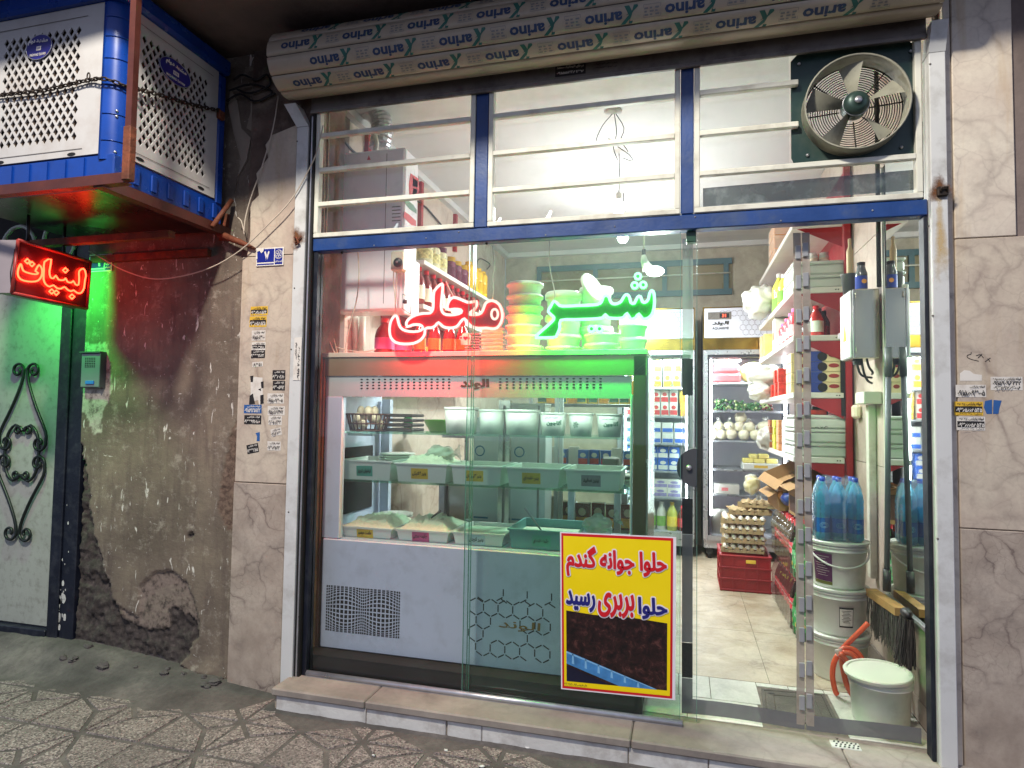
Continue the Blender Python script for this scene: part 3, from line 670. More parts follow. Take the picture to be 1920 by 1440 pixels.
for k, (a, b_) in enumerate(((-1.846, -.974), (-.906, -.014), (.046, .934))):
    wn = root('transom_window', WL[k], 'window', ((a+b_)/2, 0, ZB1), 'barred windows above the door')
    f = .024
    mb = MB().box((a, -.04, ZB1+.003), (b_, .0, ZB1+.003+f), bev=.003).box((a, -.04, ZT-f), (b_, .0, ZT), bev=.003)
    mb.box((a, -.0395, ZB1+.003+f), (a+f, .0, ZT-f), bev=.003).box((b_-f, -.0395, ZB1+.003+f), (b_, .0, ZT-f), bev=.003)
    part('frame', mb, m_white, wn)
    for q, z in enumerate((2.39, 2.57, 2.752)):
        xe = b_-f
        if k == 2 and q > 0: xe = at(1497, 230, y=-.03).x
        part('bar', MB().box((a+f, -.042, z-.012), (xe, -.014, z+.012), bev=.003), m_white, wn)
    part('pane', MB().box((a+f, .006, ZB1+.02), (b_-f, .010, ZT-.01)) if k < 2 else MB().box((a+f, .006, ZB1+.02), (.44, .010, ZT-.01)).box((.44, .006, ZB1+.02), (b_-f, .010, 2.40)), m_glassT, wn)
    if k < 2:
        for px, py in ((742, 425), (760, 436), (905+30, 415), (1030, 402)):
            p = at(px, py, y=.012)
            if a < p.x < b_: part('glass_clip', MB().add([(p.x-.02, .012, p.z-.02), (p.x, .012, p.z-.025), (p.x+.012, .02, p.z+.018), (p.x+.002, .02, p.z+.022)], [(0, 1, 2, 3)]), m_alu, wn)
    else:
        q = [at(1318, 353, y=.014), at(1718, 318, y=.014), at(1718, 356, y=.014), at(1318, 388, y=.014)]
        part('film_strip', MB().quad(q[0], q[3], q[2], q[1]), M('dark_film', srgb(40, 54, 50), .3, var=.5, vs=9, dirt=srgb(140, 150, 146), ds=16, da=.7, alpha=.86), wn)
# ================================================================= EXHAUST FAN
fc = at(1604, 196, y=-.06); fan = root('exhaust_fan', 'round exhaust fan with wire guard on dark green plate in the right transom', 'fan', fc)
R = .195; mgreen = M('fan_green_paint', srgb(20, 50, 44), .4, var=.25, dirt=srgb(64, 66, 60), ds=6, da=.5); mbei = M('fan_dusty_beige', srgb(146, 144, 128), .6, var=.3, vs=5, dirt=srgb(82, 74, 58), ds=6, da=.7); mfd = M('fan_dark_wire', srgb(44, 42, 36), .5, .5, var=.3)
xa, xb, za, zb = .446, .926, 2.395, 2.89; mb = MB(); n = 48; ring = []; out = []
for i in range(n):
    t = 2*math.pi*i/n; c_, s_ = math.cos(t), math.sin(t); ring.append((fc.x+R*1.02*c_, -.012, fc.z+R*1.02*s_))
    k = min(((xb-fc.x)/c_ if c_ > 1e-6 else 9e9), ((xa-fc.x)/c_ if c_ < -1e-6 else 9e9), ((zb-fc.z)/s_ if s_ > 1e-6 else 9e9), ((za-fc.z)/s_ if s_ < -1e-6 else 9e9)); out.append((fc.x+k*c_, -.012, fc.z+k*s_))
mb.add(ring+out, [(i, (i+1) % n, n+(i+1) % n, n+i) for i in range(n)])
mb.add([(p[0], p[1]+.003, p[2]) for p in ring+out], [(n+i, n+(i+1) % n, (i+1) % n, i) for i in range(n)])
part('mounting_plate', mb, mgreen, fan)
part('barrel', MB().lathe([(R*1.02, .0), (R*1.01, -.075), (R*1.025, -.08), (R*.99, -.08), (R*.985, -.07), (R*.98, .02)], 48, (fc.x, -.012, fc.z), axis='y', cap=False), mbei, fan)
mb = MB()
for k in range(15):
    r = .058+k*.0094; mb.tube([(fc.x+r*math.cos(t), -.002, fc.z+r*math.sin(t)) for t in [2*math.pi*i/40 for i in range(40)]], .0021, 4, closed=True)
part('guard_ring_set', mb, mfd, fan, kind='stuff')
for k in range(8):
    t = math.pi/2+.08+k*math.pi/4; part('guard_spoke', MB().tube([(fc.x+.05*math.cos(t), -.006, fc.z+.05*math.sin(t)), (fc.x+R*.98*math.cos(t), -.006, fc.z+R*.98*math.sin(t))], .003, 5), mfd, fan)
part('hub', MB().lathe([(0, -.085), (.016, -.085), (.0165, -.082), (.03, -.08), (.046, -.066), (.05, -.05), (.05, 0), (.04, .02), (0, .03)], 24, (fc.x, -.02, fc.z), axis='y'), M('fan_hub', srgb(52, 72, 66), .35, .3, var=.15), fan)
part('hub_cap', MB().lathe([(0, -.089), (.014, -.088), (.015, -.0845)], 16, (fc.x, -.02, fc.z), axis='y'), m_alu, fan)
part('hub_rim', MB().tube([(fc.x+.05*math.cos(t), -.07, fc.z+.05*math.sin(t)) for t in [2*math.pi*i/24 for i in range(24)]], .002, 4, closed=True), m_alu, fan)
for k in range(5):
    t0 = 2.9+k*2*math.pi/5; vs_ = []
    for i in range(5):
        r = .05+(R*.93-.05)*i/4
        for j in range(4):
            t = t0+(j-1.5)*(.115+.010*i); vs_.append((fc.x+r*math.cos(t), -.045+(j-1.5)*.016, fc.z+r*math.sin(t)))
    part('blade', MB().add(vs_, [(i*4+j, i*4+j+1, i*4+j+5, i*4+j+4) for i in range(4) for j in range(3)], 0, True), mbei, fan)
for px, py in ((1498, 120), (1708, 96), (1514, 291), (1690, 276)):
    p = at(px, py, y=-.016); part('plate_bolt', MB().lathe([(0, -.006), (.006, -.004), (.007, 0)], 10, p, axis='y'), m_alu, fan)

# ================================================================= ROLLER SHUTTER
sh = root('roller_shutter', 'rolled up roller shutter of pale slats printed over with upside down brand lettering', 'roller shutter', (-.5, -.145, 2.92))
RC = Vector((0, -.145, 3.075)); RR = .155; ns = 11
m_slat = M('slat_pvc', srgb(176, 163, 144), .4, var=.08, vs=3, dirt=srgb(128, 112, 98), ds=6, da=.5)
m_kb = M('slat_print_blue', srgb(44, 64, 98), .5, var=.1); m_kg = M('slat_print_green', srgb(40, 98, 88), .5, var=.1); m_kgrey = M('slat_print_grey', srgb(126, 126, 126), .5, var=.1)
sx0, sx1 = -1.965, .965
def kquad(mb, o, r, u, pts, n): mb.add([o+r*a+u*b_+n for a, b_ in pts], [tuple(range(len(pts)))])
for k in range(ns):
    a0 = math.radians(-90-14)-k*2*math.pi/ns*1.0; a1 = a0-2*math.pi/ns
    a0 -= .012; a1 += .012
    prof = [(a0, RR*.955), (a0-.03, RR*.995)]+[(a0-.03+(a1+.06-a0)*q/4, RR) for q in range(1, 4)]+[(a1+.03, RR*.995), (a1, RR*.955)]
    ps = [(RC.y+r*math.cos(a), RC.z+r*math.sin(a)) for a, r in prof]
    mb = MB(); mb.add([(sx0, p[0], p[1]) for p in ps]+[(sx1, p[0], p[1]) for p in ps], [(i, len(ps)+i, len(ps)+i+1, i+1) for i in range(len(ps)-1)], 0, True)
    sl = part('slat', mb, m_slat, sh)
    if not (k <= 4): continue
    am = (a0+a1)/2; hh = RR*abs(a1-a0)*.86
    nrm = Vector((0, math.cos(am), math.sin(am))); upv = Vector((0, -math.sin(am), math.cos(am)))      # upv rises along the slat face
    if upv.z < 0: upv = -upv
    if k == 0: upv = Vector((0, -math.sin(am), math.cos(am))); upv = -upv if upv.y > 0 else upv
    r180, u180 = -X, -upv
    off = (0.07, .20, .05, .14, .0)[k]; tb, tg, tq = MB(), MB(), MB()
    def on(x, v):      # point on the curved slat, v metres above its middle
        a = am + (v/RR)*(1 if (-math.sin(am)*upv.y+math.cos(am)*upv.z) > 0 else -1)
        return Vector((x, RC.y+(RR+.0012)*math.cos(a), RC.z+(RR+.0012)*math.sin(a)))
    def wrap(mb0, tgt):
        for v_ in mb0: pass
    q = 0
    while True:
        xk = sx0+.03+off+q*.332; q += 1
        if xk+.3 > sx1: break
        tb, tq = MB(), MB()
        tmp = MB(); letter(tmp, 'arino', Vector((xk+.158, 0, .018)), -X, -Z, .158, .044, .035)
        tb.add([on(p[0], p[2]-.004) + nrm*.00005*(i % 3) for i, p in enumerate(tmp.v)], tmp.f)
        tmp = MB(); letter(tmp, 'K', Vector((xk+.210, 0, .032)), -X, -Z, .054, .068, .055)
        tb.add([on(p[0]+.35*(p[2]), p[2]-.002) for p in tmp.v], tmp.f, 1)
        sw = [(xk+.222, .030), (xk+.20, .010), (xk+.172, -.006), (xk+.196, .0), (xk+.224, .022)]
        tb.add([on(a, b_)+nrm*.0003 for a, b_ in sw], [(0, 1, 4), (1, 2, 3), (1, 3, 4)], 1)
        bx = xk+.245
        for (a, b_, c_, d_) in [(0, -.024, .07, -.0225), (0, .0225, .07, .024), (0, -.024, .0015, .024), (.0685, -.024, .07, .024)]+[(.004+.022*(z % 3), -.018+.012*(z//3), .02+.022*(z % 3)-(.006 if z % 2 else 0), -.0115+.012*(z//3)) for z in range(9)]:
            tq.add([on(bx+a, b_), on(bx+c_, b_), on(bx+c_, d_), on(bx+a, d_)], [(0, 1, 2, 3)])
        part('brand_lettering', tb, [m_kb, m_kg], sl); part('data_block', tq, m_kgrey, sl)
mb = MB().lathe([(0, 0), (RR*.95, 0), (RR*.95, .01)], 33, (sx0+.004, RC.y, RC.z), axis='x').lathe([(RR*.94, 0), (RR*.94, sx1-sx0-.02)], 33, (sx0+.01, RC.y, RC.z), axis='x', cap=True); part('roll_core', mb, m_shutbar, sh)
mb = MB().box((-1.872, -.05, 2.868), (.95, -.036, 2.99), bev=.003).box((-1.872, -.058, 2.866), (.95, -.05, 2.884), bev=.002); part('bottom_bar', mb, m_shutbar, sh)
for (xa_, xb_, l1, l2) in ((1041, 1098, 'درهای اتوماتیک محمد', '۰۹۱۵۵۲۴۸۱۳۷'), (1112, 1160, 'درب های اتوماتیک', '۰۹۱۵۳۱۷۰۶')):
    zc = 2.925; p0 = at(xa_, 140, y=-.0512); p1 = at(xb_, 140, y=-.0512); h_ = .052 if xa_ < 1100 else .034
    st = part('sticker', MB().quad((p0.x, -.0512, zc-h_/2), (p1.x, -.0512, zc-h_/2), (p1.x, -.0512, zc+h_/2), (p0.x, -.0512, zc+h_/2)), m_ink if xa_ < 1100 else m_shutbar, sh)
    mb = MB(); W = p1.x-p0.x
    letter(mb, l1, (p0.x+W*.06, -.0516, zc+h_*.1), X, Z, W*.88, h_*.3, .03); letter(mb, l2, (p0.x+W*.06, -.0516, zc-h_*.38), X, Z, W*.88, h_*.3, .03); part('lettering', mb, m_paper if xa_ < 1100 else m_ink, st)

# ================================================================= CANOPY SLAB
mb = MB(); P0 = [(-5.2, .12, 3.27), (2.6, .12, 3.27), (2.6, -.46, 3.27), (1.05, -.60, 3.27), (-2.2, -1.06, 3.27), (-5.2, -1.45, 3.27)]
mb.poly(P0, (0, 0, -1), .16)
single('canopy_slab', mb, m_concrete, 'dark stained plaster soffit slab overhanging the pavement and shutter', 'canopy', org=(-1, -.3, 3.27))
mb = MB().box((-6, .12, 3.3), (3, .5, 6)); struct('upper_wall', mb, m_concrete)
# ================================================================= LEFT: METAL DOOR
dr = root('metal_door', 'pale painted metal house door with black wrought iron scrolls and navy frame', 'door', (-3.9, .03, .03))
m_doorp = M('door_paint', srgb(158, 160, 152), .45, var=.08, vs=3, dirt=srgb(96, 92, 82), ds=22, da=.55, bump=.08)
m_iron = M('scroll_iron', srgb(38, 44, 42), .4, .5, var=.3)
zt = at(60, 543, y=.03).z; zb = at(60, 1172, y=.03).z
part('leaf', MB().box((-4.9, .03, zb), (-3.535, .07, zt), bev=.004), m_doorp, dr)
part('frame_post', MB().box((-3.53, -.005, -.06), (-3.452, .08, zt+.7), bev=.004), m_navy, dr)
part('frame_post', MB().box((-3.45, .006, -.06), (-3.35, .08, zt+.7), bev=.004), m_navy, dr)
part('frame_head', MB().box((-4.9, .0, zt+.004), (-3.533, .08, zt+.16), bev=.004), m_navy, dr)
part('sill', MB().box((-4.9, -.01, -.06), (-3.533, .08, zb-.006), bev=.004), m_navy, dr)
part('dark_transom', MB().box((-4.9, .07, zt+.165), (-3.535, .1, zt+.9)), m_dark, dr)
def spiral(c, r0, turns, a0, d=1, n=18):
    return [Vector((c[0]+r0*(1-.72*k/n)*math.cos(a0+d*turns*2*math.pi*k/n), 0, c[1]+r0*(1-.72*k/n)*math.sin(a0+d*turns*2*math.pi*k/n))) for k in range(n+1)]
xc = at(40, 850, y=.01).x; zq = lambda py: at(40, py, y=.01).z
def scroll(pts):
    for s in (1, -1):
        mb = MB().tube([Vector((xc+s*(p[0]), .012, p[2])) for p in smooth(pts, 3)], .0085, 6); part('iron_scroll', mb, m_iron, dr)
ztop, zmid, zmid2, zlow = zq(695), zq(830), zq(868), zq(1000)
W = at(85, 850, y=.01).x-xc
# upper leg: scroll at the top, long bar to the right shoulder, curl
sp1 = spiral((.062, ztop), .048, 1.1, math.pi, -1)
sp2 = spiral((W-.055, zmid), .052, 1.1, 0.2, -1)
scroll([p for p in reversed(sp1)]+[Vector((.03, 0, ztop-.08)), Vector((W*.5, 0, (ztop+zmid)/2)), Vector((W-.01, 0, zmid+.07))]+sp2)
sp3 = spiral((W-.055, zmid2), .052, 1.1, -.2, 1); sp4 = spiral((.062, zlow), .05, 1.1, math.pi, 1)
scroll([p for p in reversed(sp3)]+[Vector((W-.01, 0, zmid2-.07)), Vector((W*.5, 0, (zlow+zmid2)/2)), Vector((.03, 0, zlow+.08))]+sp4)
# centre C-scrolls
s5 = spiral((.038, zq(808)), .03, 1.0, math.pi, -1); s6 = spiral((.038, zq(890)), .03, 1.0, math.pi, 1)
zc_ = (zq(808)+zq(890))/2
scroll([p for p in reversed(s5)]+[Vector((.06, 0, zq(797))), Vector((W*.62, 0, zq(815))), Vector((W*.72, 0, zc_)), Vector((W*.62, 0, zq(885))), Vector((.06, 0, zq(902)))]+s6)
# rings of the transom grille above the door
for (px, py, r) in ((35, 470, .135), (112, 452, .12), (10, 505, .05)):
    p = at(px, py, y=-.0); part('grille_ring', MB().tube([Vector((p.x+r*math.cos(t), -.0, p.z+r*1.1*math.sin(t))) for t in [2*math.pi*k/32 for k in range(32)]], .012, 6, closed=True), m_doorp, dr)
mb = MB(); rs_ = random.Random(5)
for k in range(34):
    u = abs(rs_.gauss(0, .5)); px, py = 112+rs_.gauss(0, 5), 1128+rs_.gauss(0, 17)
    if k > 22: px, py = rs_.uniform(98, 130), rs_.uniform(900, 1120)
    c = at(px, py, y=.0045); r_ = rs_.uniform(.004, .013) if k <= 22 else rs_.uniform(.002, .005)
    mb.poly([c+Vector((r_*.8*math.cos(t)*(1+.5*rs_.random()), 0, r_*1.7*math.sin(t)*(1+.5*rs_.random()))) for t in [q*math.pi/4 for q in range(8)]], (0, -1, 0))
part('paint_splash', mb, m_riser, dr, kind='stuff')
# ================================================================= INTERCOM, PLATES
p0, p1 = at(153, 662, y=-.03), at(187, 727, y=-.03); ic = root('intercom', 'grey door intercom panel with blue button beside the metal door', 'intercom', (p0.x, -.01, p1.z))
part('casing', MB().box((p0.x, -.032, p1.z), (p1.x, .01, p0.z), bev=.006), M('intercom_grey', srgb(126, 134, 134), .4, .4, var=.1), ic)
part('hood', MB().box((p0.x-.004, -.042, p0.z-.002), (p1.x+.004, .01, p0.z+.008), bev=.002).box((p1.x+.0005, -.038, p1.z), (p1.x+.006, .01, p0.z)), M('intercom_trim', srgb(84, 92, 92), .4, .4), ic)
mb = MB(); W = p1.x-p0.x; H = p0.z-p1.z
for i in range(6):
    for j in range(6): mb.box((p0.x+W*(.22+.09*i), -.0335, p0.z-H*(.14+.05*j)), (p0.x+W*(.27+.09*i), -.031, p0.z-H*(.165+.05*j)))
part('speaker_slots', mb, m_black, ic)
part('call_button', MB().box((p0.x+W*.3, -.038, p1.z+H*.1), (p0.x+W*.72, -.03, p1.z+H*.2), bev=.002), M('button_blue', srgb(40, 110, 200), .35, var=0), ic)
def plate(px0, py0, px1, py1, yy, dig, label, chip):
    a, b_ = at(px0, py0, y=yy), at(px1, py1, y=yy); W, H = b_.x-a.x, a.z-b_.z
    pl = root('house_number_plate', label, 'number plate', (a.x, yy, b_.z), 'blue house number plates')
    part('plate', MB().box((a.x, yy, b_.z), (b_.x, yy+.004, a.z), bev=.001), m_inkw, pl)
    f = .006; mb = MB(); y2 = yy-.0008
    for x0, x1, z0, z1 in ((a.x+f, a.x+W*.66, b_.z+.020, a.z-f), (a.x+W*.69, b_.x-f, b_.z+f, a.z-f), (a.x+f, a.x+W*.66, b_.z+f, b_.z+.013)): mb.quad((x0, y2, z0), (x1, y2, z0), (x1, y2, z1), (x0, y2, z1))
    part('blue_field', mb, m_dkblue, pl)
    mb = MB(); letter(mb, dig, (a.x+W*.30, y2-.0006, b_.z+H*.30), X, Z, H*.34, H*.52, .05); letter(mb, 'شهرداری', (a.x+W*.71, y2-.0006, b_.z+H*.16), X, Z, W*.25, H*.12, .03)
    c = Vector((a.x+W*.83, y2-.0006, b_.z+H*.6)); r = H*.24
    mb.tube([c+Vector((r*math.cos(t), 0, r*math.sin(t))) for t in [2*math.pi*k/20 for k in range(20)]], .0016, 4, closed=True)
    for k in range(6):
        t = k*math.pi/3; mb.tube([c+Vector((r*.5*math.cos(t)+r*.32*math.cos(s), 0, r*.5*math.sin(t)+r*.32*math.sin(s))) for s in [2*math.pi*q/10 for q in range(10)]], .0012, 4, closed=True)
    part('lettering', mb, m_inkw, pl)
    if chip: part('chipped_enamel', MB().poly([(a.x-.001, y2-.002, a.z+.001), (a.x+W*.3, y2-.002, a.z+.001), (a.x+W*.26, y2-.002, a.z-H*.2), (a.x+W*.19, y2-.002, a.z-H*.28), (a.x+W*.13, y2-.002, a.z-H*.14), (a.x+W*.03, y2-.002, a.z-H*.2)], (0, -1, 0), .0006).poly([(a.x-.001, y2-.002, b_.z+H*.62), (a.x+W*.05, y2-.002, b_.z+H*.55), (a.x+W*.06, y2-.002, b_.z+H*.42), (a.x-.001, y2-.002, b_.z+H*.36)], (0, -1, 0), .0006), m_paper, pl)
plate(481, 466, 531, 497, -.042, '۷', 'chipped blue house number plate on the marble pillar', True)
plate(168, 478, 209, 508, -.012, '۹', 'dim blue house number plate on the plaster wall above the intercom', False)

# ================================================================= EVAPORATIVE COOLER
ac = root('evaporative_cooler', 'blue and white evaporative cooler with diamond grilles chained above the door', 'air cooler', (-2.9, -.38, 2.3))
AX, AY, AZ0, AZ1 = -2.40, -.725, 2.315, 3.185; AXL, AYB = -3.36, -.045
part('base_tray', MB().box((AXL, AY+.004, AZ0), (AX-.004, AYB, AZ0+.125), bev=.006), m_acblue, ac)
mb = MB()
for k in range(8): x = -3.3+k*.105; mb.box((x, AY-.003, AZ0+.01), (x+.004, AY+.006, AZ0+.115))
for k in range(6): y = -.62+k*.10; mb.box((AX-.006, y, AZ0+.02), (AX+.004, y+.035, AZ0+.10), bev=.004)
part('tray_rib_set', mb, m_acblue, ac, kind='stuff')
part('top_cover', MB().box((AXL-.03, AY-.035, AZ1-.055), (AX+.03, AYB, AZ1+.03), bev=.014), m_acblue, ac)
part('inner_pad', MB().box((AXL+.02, AY+.03, AZ0+.12), (AX-.03, AYB-.02, AZ1-.06)), M('straw_pad', srgb(62, 46, 34), .95, var=.6, vs=30, bump=.6), ac)
def cpost(cx, cy, rr, a0, a1):
    n = 8; pr = [(cx+rr*math.cos(a0+(a1-a0)*k/n), cy+rr*math.sin(a0+(a1-a0)*k/n)) for k in range(n+1)]+[(cx, cy)]
    z0, z1 = AZ0+.10, AZ1-.056; k = len(pr)
    return MB().add([(p[0], p[1], z0) for p in pr]+[(p[0], p[1], z1) for p in pr], [(i, (i+1) % k, k+(i+1) % k, k+i) for i in range(k)], 0, True)
cp = part('corner_post', cpost(AX-.075, AY+.075, .079, -math.pi/2-.1, .1), m_acblue, ac)
mb = MB()
for z in (2.50, 2.62, 2.75, 2.87, 2.97, 3.06): mb.tube([(AX-.075+.081*math.cos(t), AY+.075+.081*math.sin(t), z) for t in [-1.5+1.4*k/6 for k in range(7)]], .003, 4)
part('post_rib_set', mb, m_acblue, cp, kind='stuff')
for z in (2.635, 2.61, 2.45): t = -.75; part('screw', MB().blob((AX-.075+.08*math.cos(t), AY+.075+.08*math.sin(t), z), .007, 8, 5, 0), m_alu, cp)
part('corner_post', MB().box((AX-.05, AYB-.06, AZ0+.1), (AX+.002, AYB, AZ1-.056), bev=.012), m_acblue, ac)
def grille(o, r, u, n, W, H, gx0, gx1, gz0, gz1, a, b_, label):
    """pressed steel panel W x H with diamond holes between gx0..gx1, gz0..gz1"""
    mb = MB(); P = lambda x, z, d=0.0: o+r*x+u*z+n*d
    for x0, x1, z0, z1 in ((0, W, 0, gz0), (0, W, gz1, H), (0, gx0, gz0, gz1), (gx1, W, gz0, gz1)):
        mb.quad(P(x0, z0), P(x1, z0), P(x1, z1), P(x0, z1))
    for x0, x1, z0, z1 in ((0, W, H-.004, H), (0, W, 0, .004), (0, .004, 0, H), (W-.004, W, 0, H)): mb.quad(P(x0, z0), P(x1, z0), P(x1, z0, -.02), P(x0, z0, -.02))
    ni, nj = int(round((gx1-gx0)/a)), int(round((gz1-gz0)/b_)); a = (gx1-gx0)/ni; b_ = (gz1-gz0)/nj; s = .70
    for i in range(ni+1):
        for j in range(nj+1):
            if (i+j) % 2: continue
            cx, cz = gx0+i*a, gz0+j*b_
            D = [(cx-a, cz), (cx, cz-b_), (cx+a, cz), (cx, cz+b_)]
            full = 0 < i < ni and 0 < j < nj
            if full:
                I = [(cx-a*s, cz), (cx, cz-b_*s), (cx+a*s, cz), (cx, cz+b_*s)]
                mb.add([P(*p) for p in D]+[P(*p) for p in I]+[P(p[0], p[1], -.006) for p in I], [(k, (k+1) % 4, 4+(k+1) % 4, 4+k) for k in range(4)]+[(4+k, 4+(k+1) % 4, 8+(k+1) % 4, 8+k) for k in range(4)])
            else:
                D = [(max(gx0, min(gx1, x)), max(gz0, min(gz1, z))) for x, z in D]; Q = []
                for p in D:
                    if p not in Q: Q.append(p)
                if len(Q) > 2: mb.add([P(*p) for p in Q], [tuple(range(len(Q)))])
    g = part('grille_panel', mb, m_acwhite, ac)
    for x0, x1, z0, z1 in ((gx0-.03, gx1+.03, gz1+.028, gz1+.031), (gx0-.03, gx1+.03, gz0-.031, gz0-.028)): part('pressed_line', MB().quad(P(x0, z0, .002), P(x1, z0, .002), P(x1, z1, .002), P(x0, z1, .002)), m_shutbar, g)
    for x in (gx0+.02, gx1-.03):
        e = MB(); e.poly([P(x+.024*math.cos(t)*1.0, gz0-.05+.008*math.sin(t), .0015) for t in [k*math.pi/6 for k in range(12)]], n, .0)
        part('handle_slot', e, m_black, g)
    return g
def badge(o, r, u, n, w_, h_, parent):
    bd = part('badge', MB().poly([o+r*(w_*math.cos(t))+u*(h_*math.sin(t))+n*.008 for t in [k*math.pi/14 for k in range(28)]], n, .006), M('badge_blue', srgb(44, 42, 122), .35, var=.05), parent)
    mb = MB(); q = o+n*.0092
    letter(mb, 'مشهد دوام', q-r*w_*.72+u*h_*.15, r, u, w_*1.4, h_*.5, .05); letter(mb, 'MASHHAD DAVAM', q-r*w_*.6-u*h_*.72, r, u, w_*1.2, h_*.22, .02)
    a = q-r*w_*.16-u*h_*.28; mb.quad(a, a+r*w_*.36, a+r*w_*.36+u*h_*.34, a+u*h_*.34)
    part('badge_lettering', mb, m_inkw, bd)
    mb = MB()
    for k in range(3): a = q+n*.001-r*(w_*.10-w_*.09*k)-u*h_*.2; mb.quad(a, a+r*w_*.04, a+r*w_*.04+u*h_*.18, a+u*h_*.18)
    part('badge_mark', mb, m_dkblue, bd)
    mb = MB().tube([o+r*(w_*math.cos(t))+u*(h_*math.sin(t))+n*.008 for t in [k*math.pi/14 for k in range(28)]], .002, 4, closed=True); part('badge_rim', mb, m_alu, bd)
zp = AZ0+.127; HP = AZ1-.057-zp
o1 = Vector((AXL+.02, AY-.001, zp)); W1 = AX-.08-AXL-.02
gx1 = at(150, 170, y=AY).x-o1.x; gx0 = at(2, 170, y=AY).x-o1.x; gz0 = at(150, 298, y=AY).z-zp; gz1 = at(150, 45, y=AY).z-zp
g1 = grille(o1, X, Z, Vector((0, -1, 0)), W1, HP, max(.03, gx0), gx1, max(.06, gz0), min(gz1, HP-.05), .021, .0305, 1)
badge(at(76, 90, y=AY), X, Vector((.06, 0, 1)).normalized(), Vector((0, -1, 0)), .076, .058, g1)
o2 = Vector((AX+.001, AY+.085, zp)); W2 = AYB-.065-AY-.085
ga = at(256, 250, x=AX).y-o2.y; gb = at(388, 250, x=AX).y-o2.y
g2 = grille(o2, Y_, Z, X, W2, HP, max(.03, ga-.02), gb, .07, HP-.075, .0195, .0305, 2)
badge(at(327, 136, x=AX), Y_, Z, X, .098, .058, g2)
# frame that carries it
cf = root('cooler_bracket', 'red oxide angle iron bracket frame carrying the cooler, rusty at the wall', 'bracket', (-2.4, -.4, 2.26))
pp = at(246, 200, y=-.80)
part('post', MB().box((pp.x-.015, -.812, 2.275), (pp.x+.015, -.806, 3.27)).box((pp.x+.009, -.806, 2.275), (pp.x+.015, -.784, 3.27)), m_redox, cf)
part('post_sleeve', MB().box((pp.x-.020, -.818, 2.27), (pp.x+.019, -.782, 2.50), bev=.004), m_rust, cf)
part('front_rail', MB().box((-3.6, -.80, 2.268), (pp.x-.02, -.76, 2.274)).box((-3.6, -.80, 2.274), (pp.x-.02, -.794, 2.312)), m_redox, cf)
part('side_rail', MB().box((AX-.03, -.79, 2.262), (AX+.02, .01, 2.268)).box((AX+.014, -.79, 2.268), (AX+.02, .01, 2.31)), m_redox, cf)
part('tray_bottom', MB().box((AXL, AY+.01, 2.285), (AX-.02, AYB, 2.312)), M('tray_bottom_paint', srgb(20, 17, 19), .3, var=.4, vs=4), cf)
part('strut', MB().tube([at(398, 425, x=AX+.03), at(434, 376, y=-.03)], .014, 6), m_rust, cf)
part('cross_rail', MB().box((-3.7, -.30, 2.19), (AX-.1, -.26, 2.225)), m_rust, cf)
part('wall_rail', MB().box((-3.3, -.03, 2.16), (-2.5, .02, 2.2)), m_rust, cf)
mb = MB(); mb.tube([at(410, 438, y=-.05), at(452, 455, y=-.05), at(478, 466, y=-.05)], [.02, .016, .006], 6); part('wall_tie', mb, m_rust, cf)
mb = MB().add([(-2.44, -.02, 2.24), (-2.39, -.02, 2.24), (-2.37, -.02, 2.38), (-2.40, -.02, 2.39)], [(0, 1, 2, 3)]); part('wall_lug', mb, m_rust, cf)
# chain round the cooler
path = smooth([at(-30, 183, y=AY-.016), at(20, 176, y=AY-.018), at(80, 170, y=AY-.018), at(135, 157, y=AY-.018), at(168, 150, y=AY-.016), Vector((AX-.04, AY-.02, at(205, 153, y=AY).z)), Vector((AX+.02, AY+.05, at(225, 158, x=AX).z)), at(262, 168, x=AX+.016), at(300, 178, x=AX+.016), at(350, 193, x=AX+.016), at(395, 204, x=AX+.018), at(416, 207, x=AX+.01)], 12)
L = [0.0]
for a, b_ in zip(path, path[1:]): L.append(L[-1]+(b_-a).length)
chn = root('chain', 'rusty iron chain wrapped across both grilles of the cooler', 'chain', path[0])
lk = MB(); a_, b2 = .0155, .0075
lk.tube([Vector((a_*math.copysign(1, math.cos(t))*.45+a_*.55*math.cos(t), b2*math.sin(t), 0)) for t in [2*math.pi*k/10 for k in range(10)]], .0036, 5, closed=True)
lme = lk.mesh('chain_link', m_chain); pos = 0.0; k = 0
while pos < L[-1]-.01:
    i = max(j for j in range(len(L)) if L[j] <= pos); i = min(i, len(path)-2); f = (pos-L[i])/max(1e-6, L[i+1]-L[i]); p = path[i].lerp(path[i+1], f); t = (path[i+1]-path[i]).normalized()
    s_ = t.cross(Z).normalized(); q = s_.cross(t)
    if k % 2: s_, q = q, -s_
    o = part('chain_link', lme, None, chn, world=False); o.matrix_local = Matrix(((t.x, s_.x, q.x, p.x-path[0].x), (t.y, s_.y, q.y, p.y-path[0].y), (t.z, s_.z, q.z, p.z-path[0].z), (0, 0, 0, 1)))
    pos += .0245; k += 1
p = at(166, 143, y=AY-.02); part('hook_ring', MB().tube([p+Vector((.008*math.cos(t), 0, .016*math.sin(t))) for t in [2*math.pi*k/12 for k in range(12)]], .003, 5, closed=True), m_chain, chn)
p = at(414, 212, x=AX+.012); part('padlock', MB().box(p+Vector((-.012, -.022, -.035)), p+Vector((.012, .022, .012)), bev=.005), m_rust, chn)

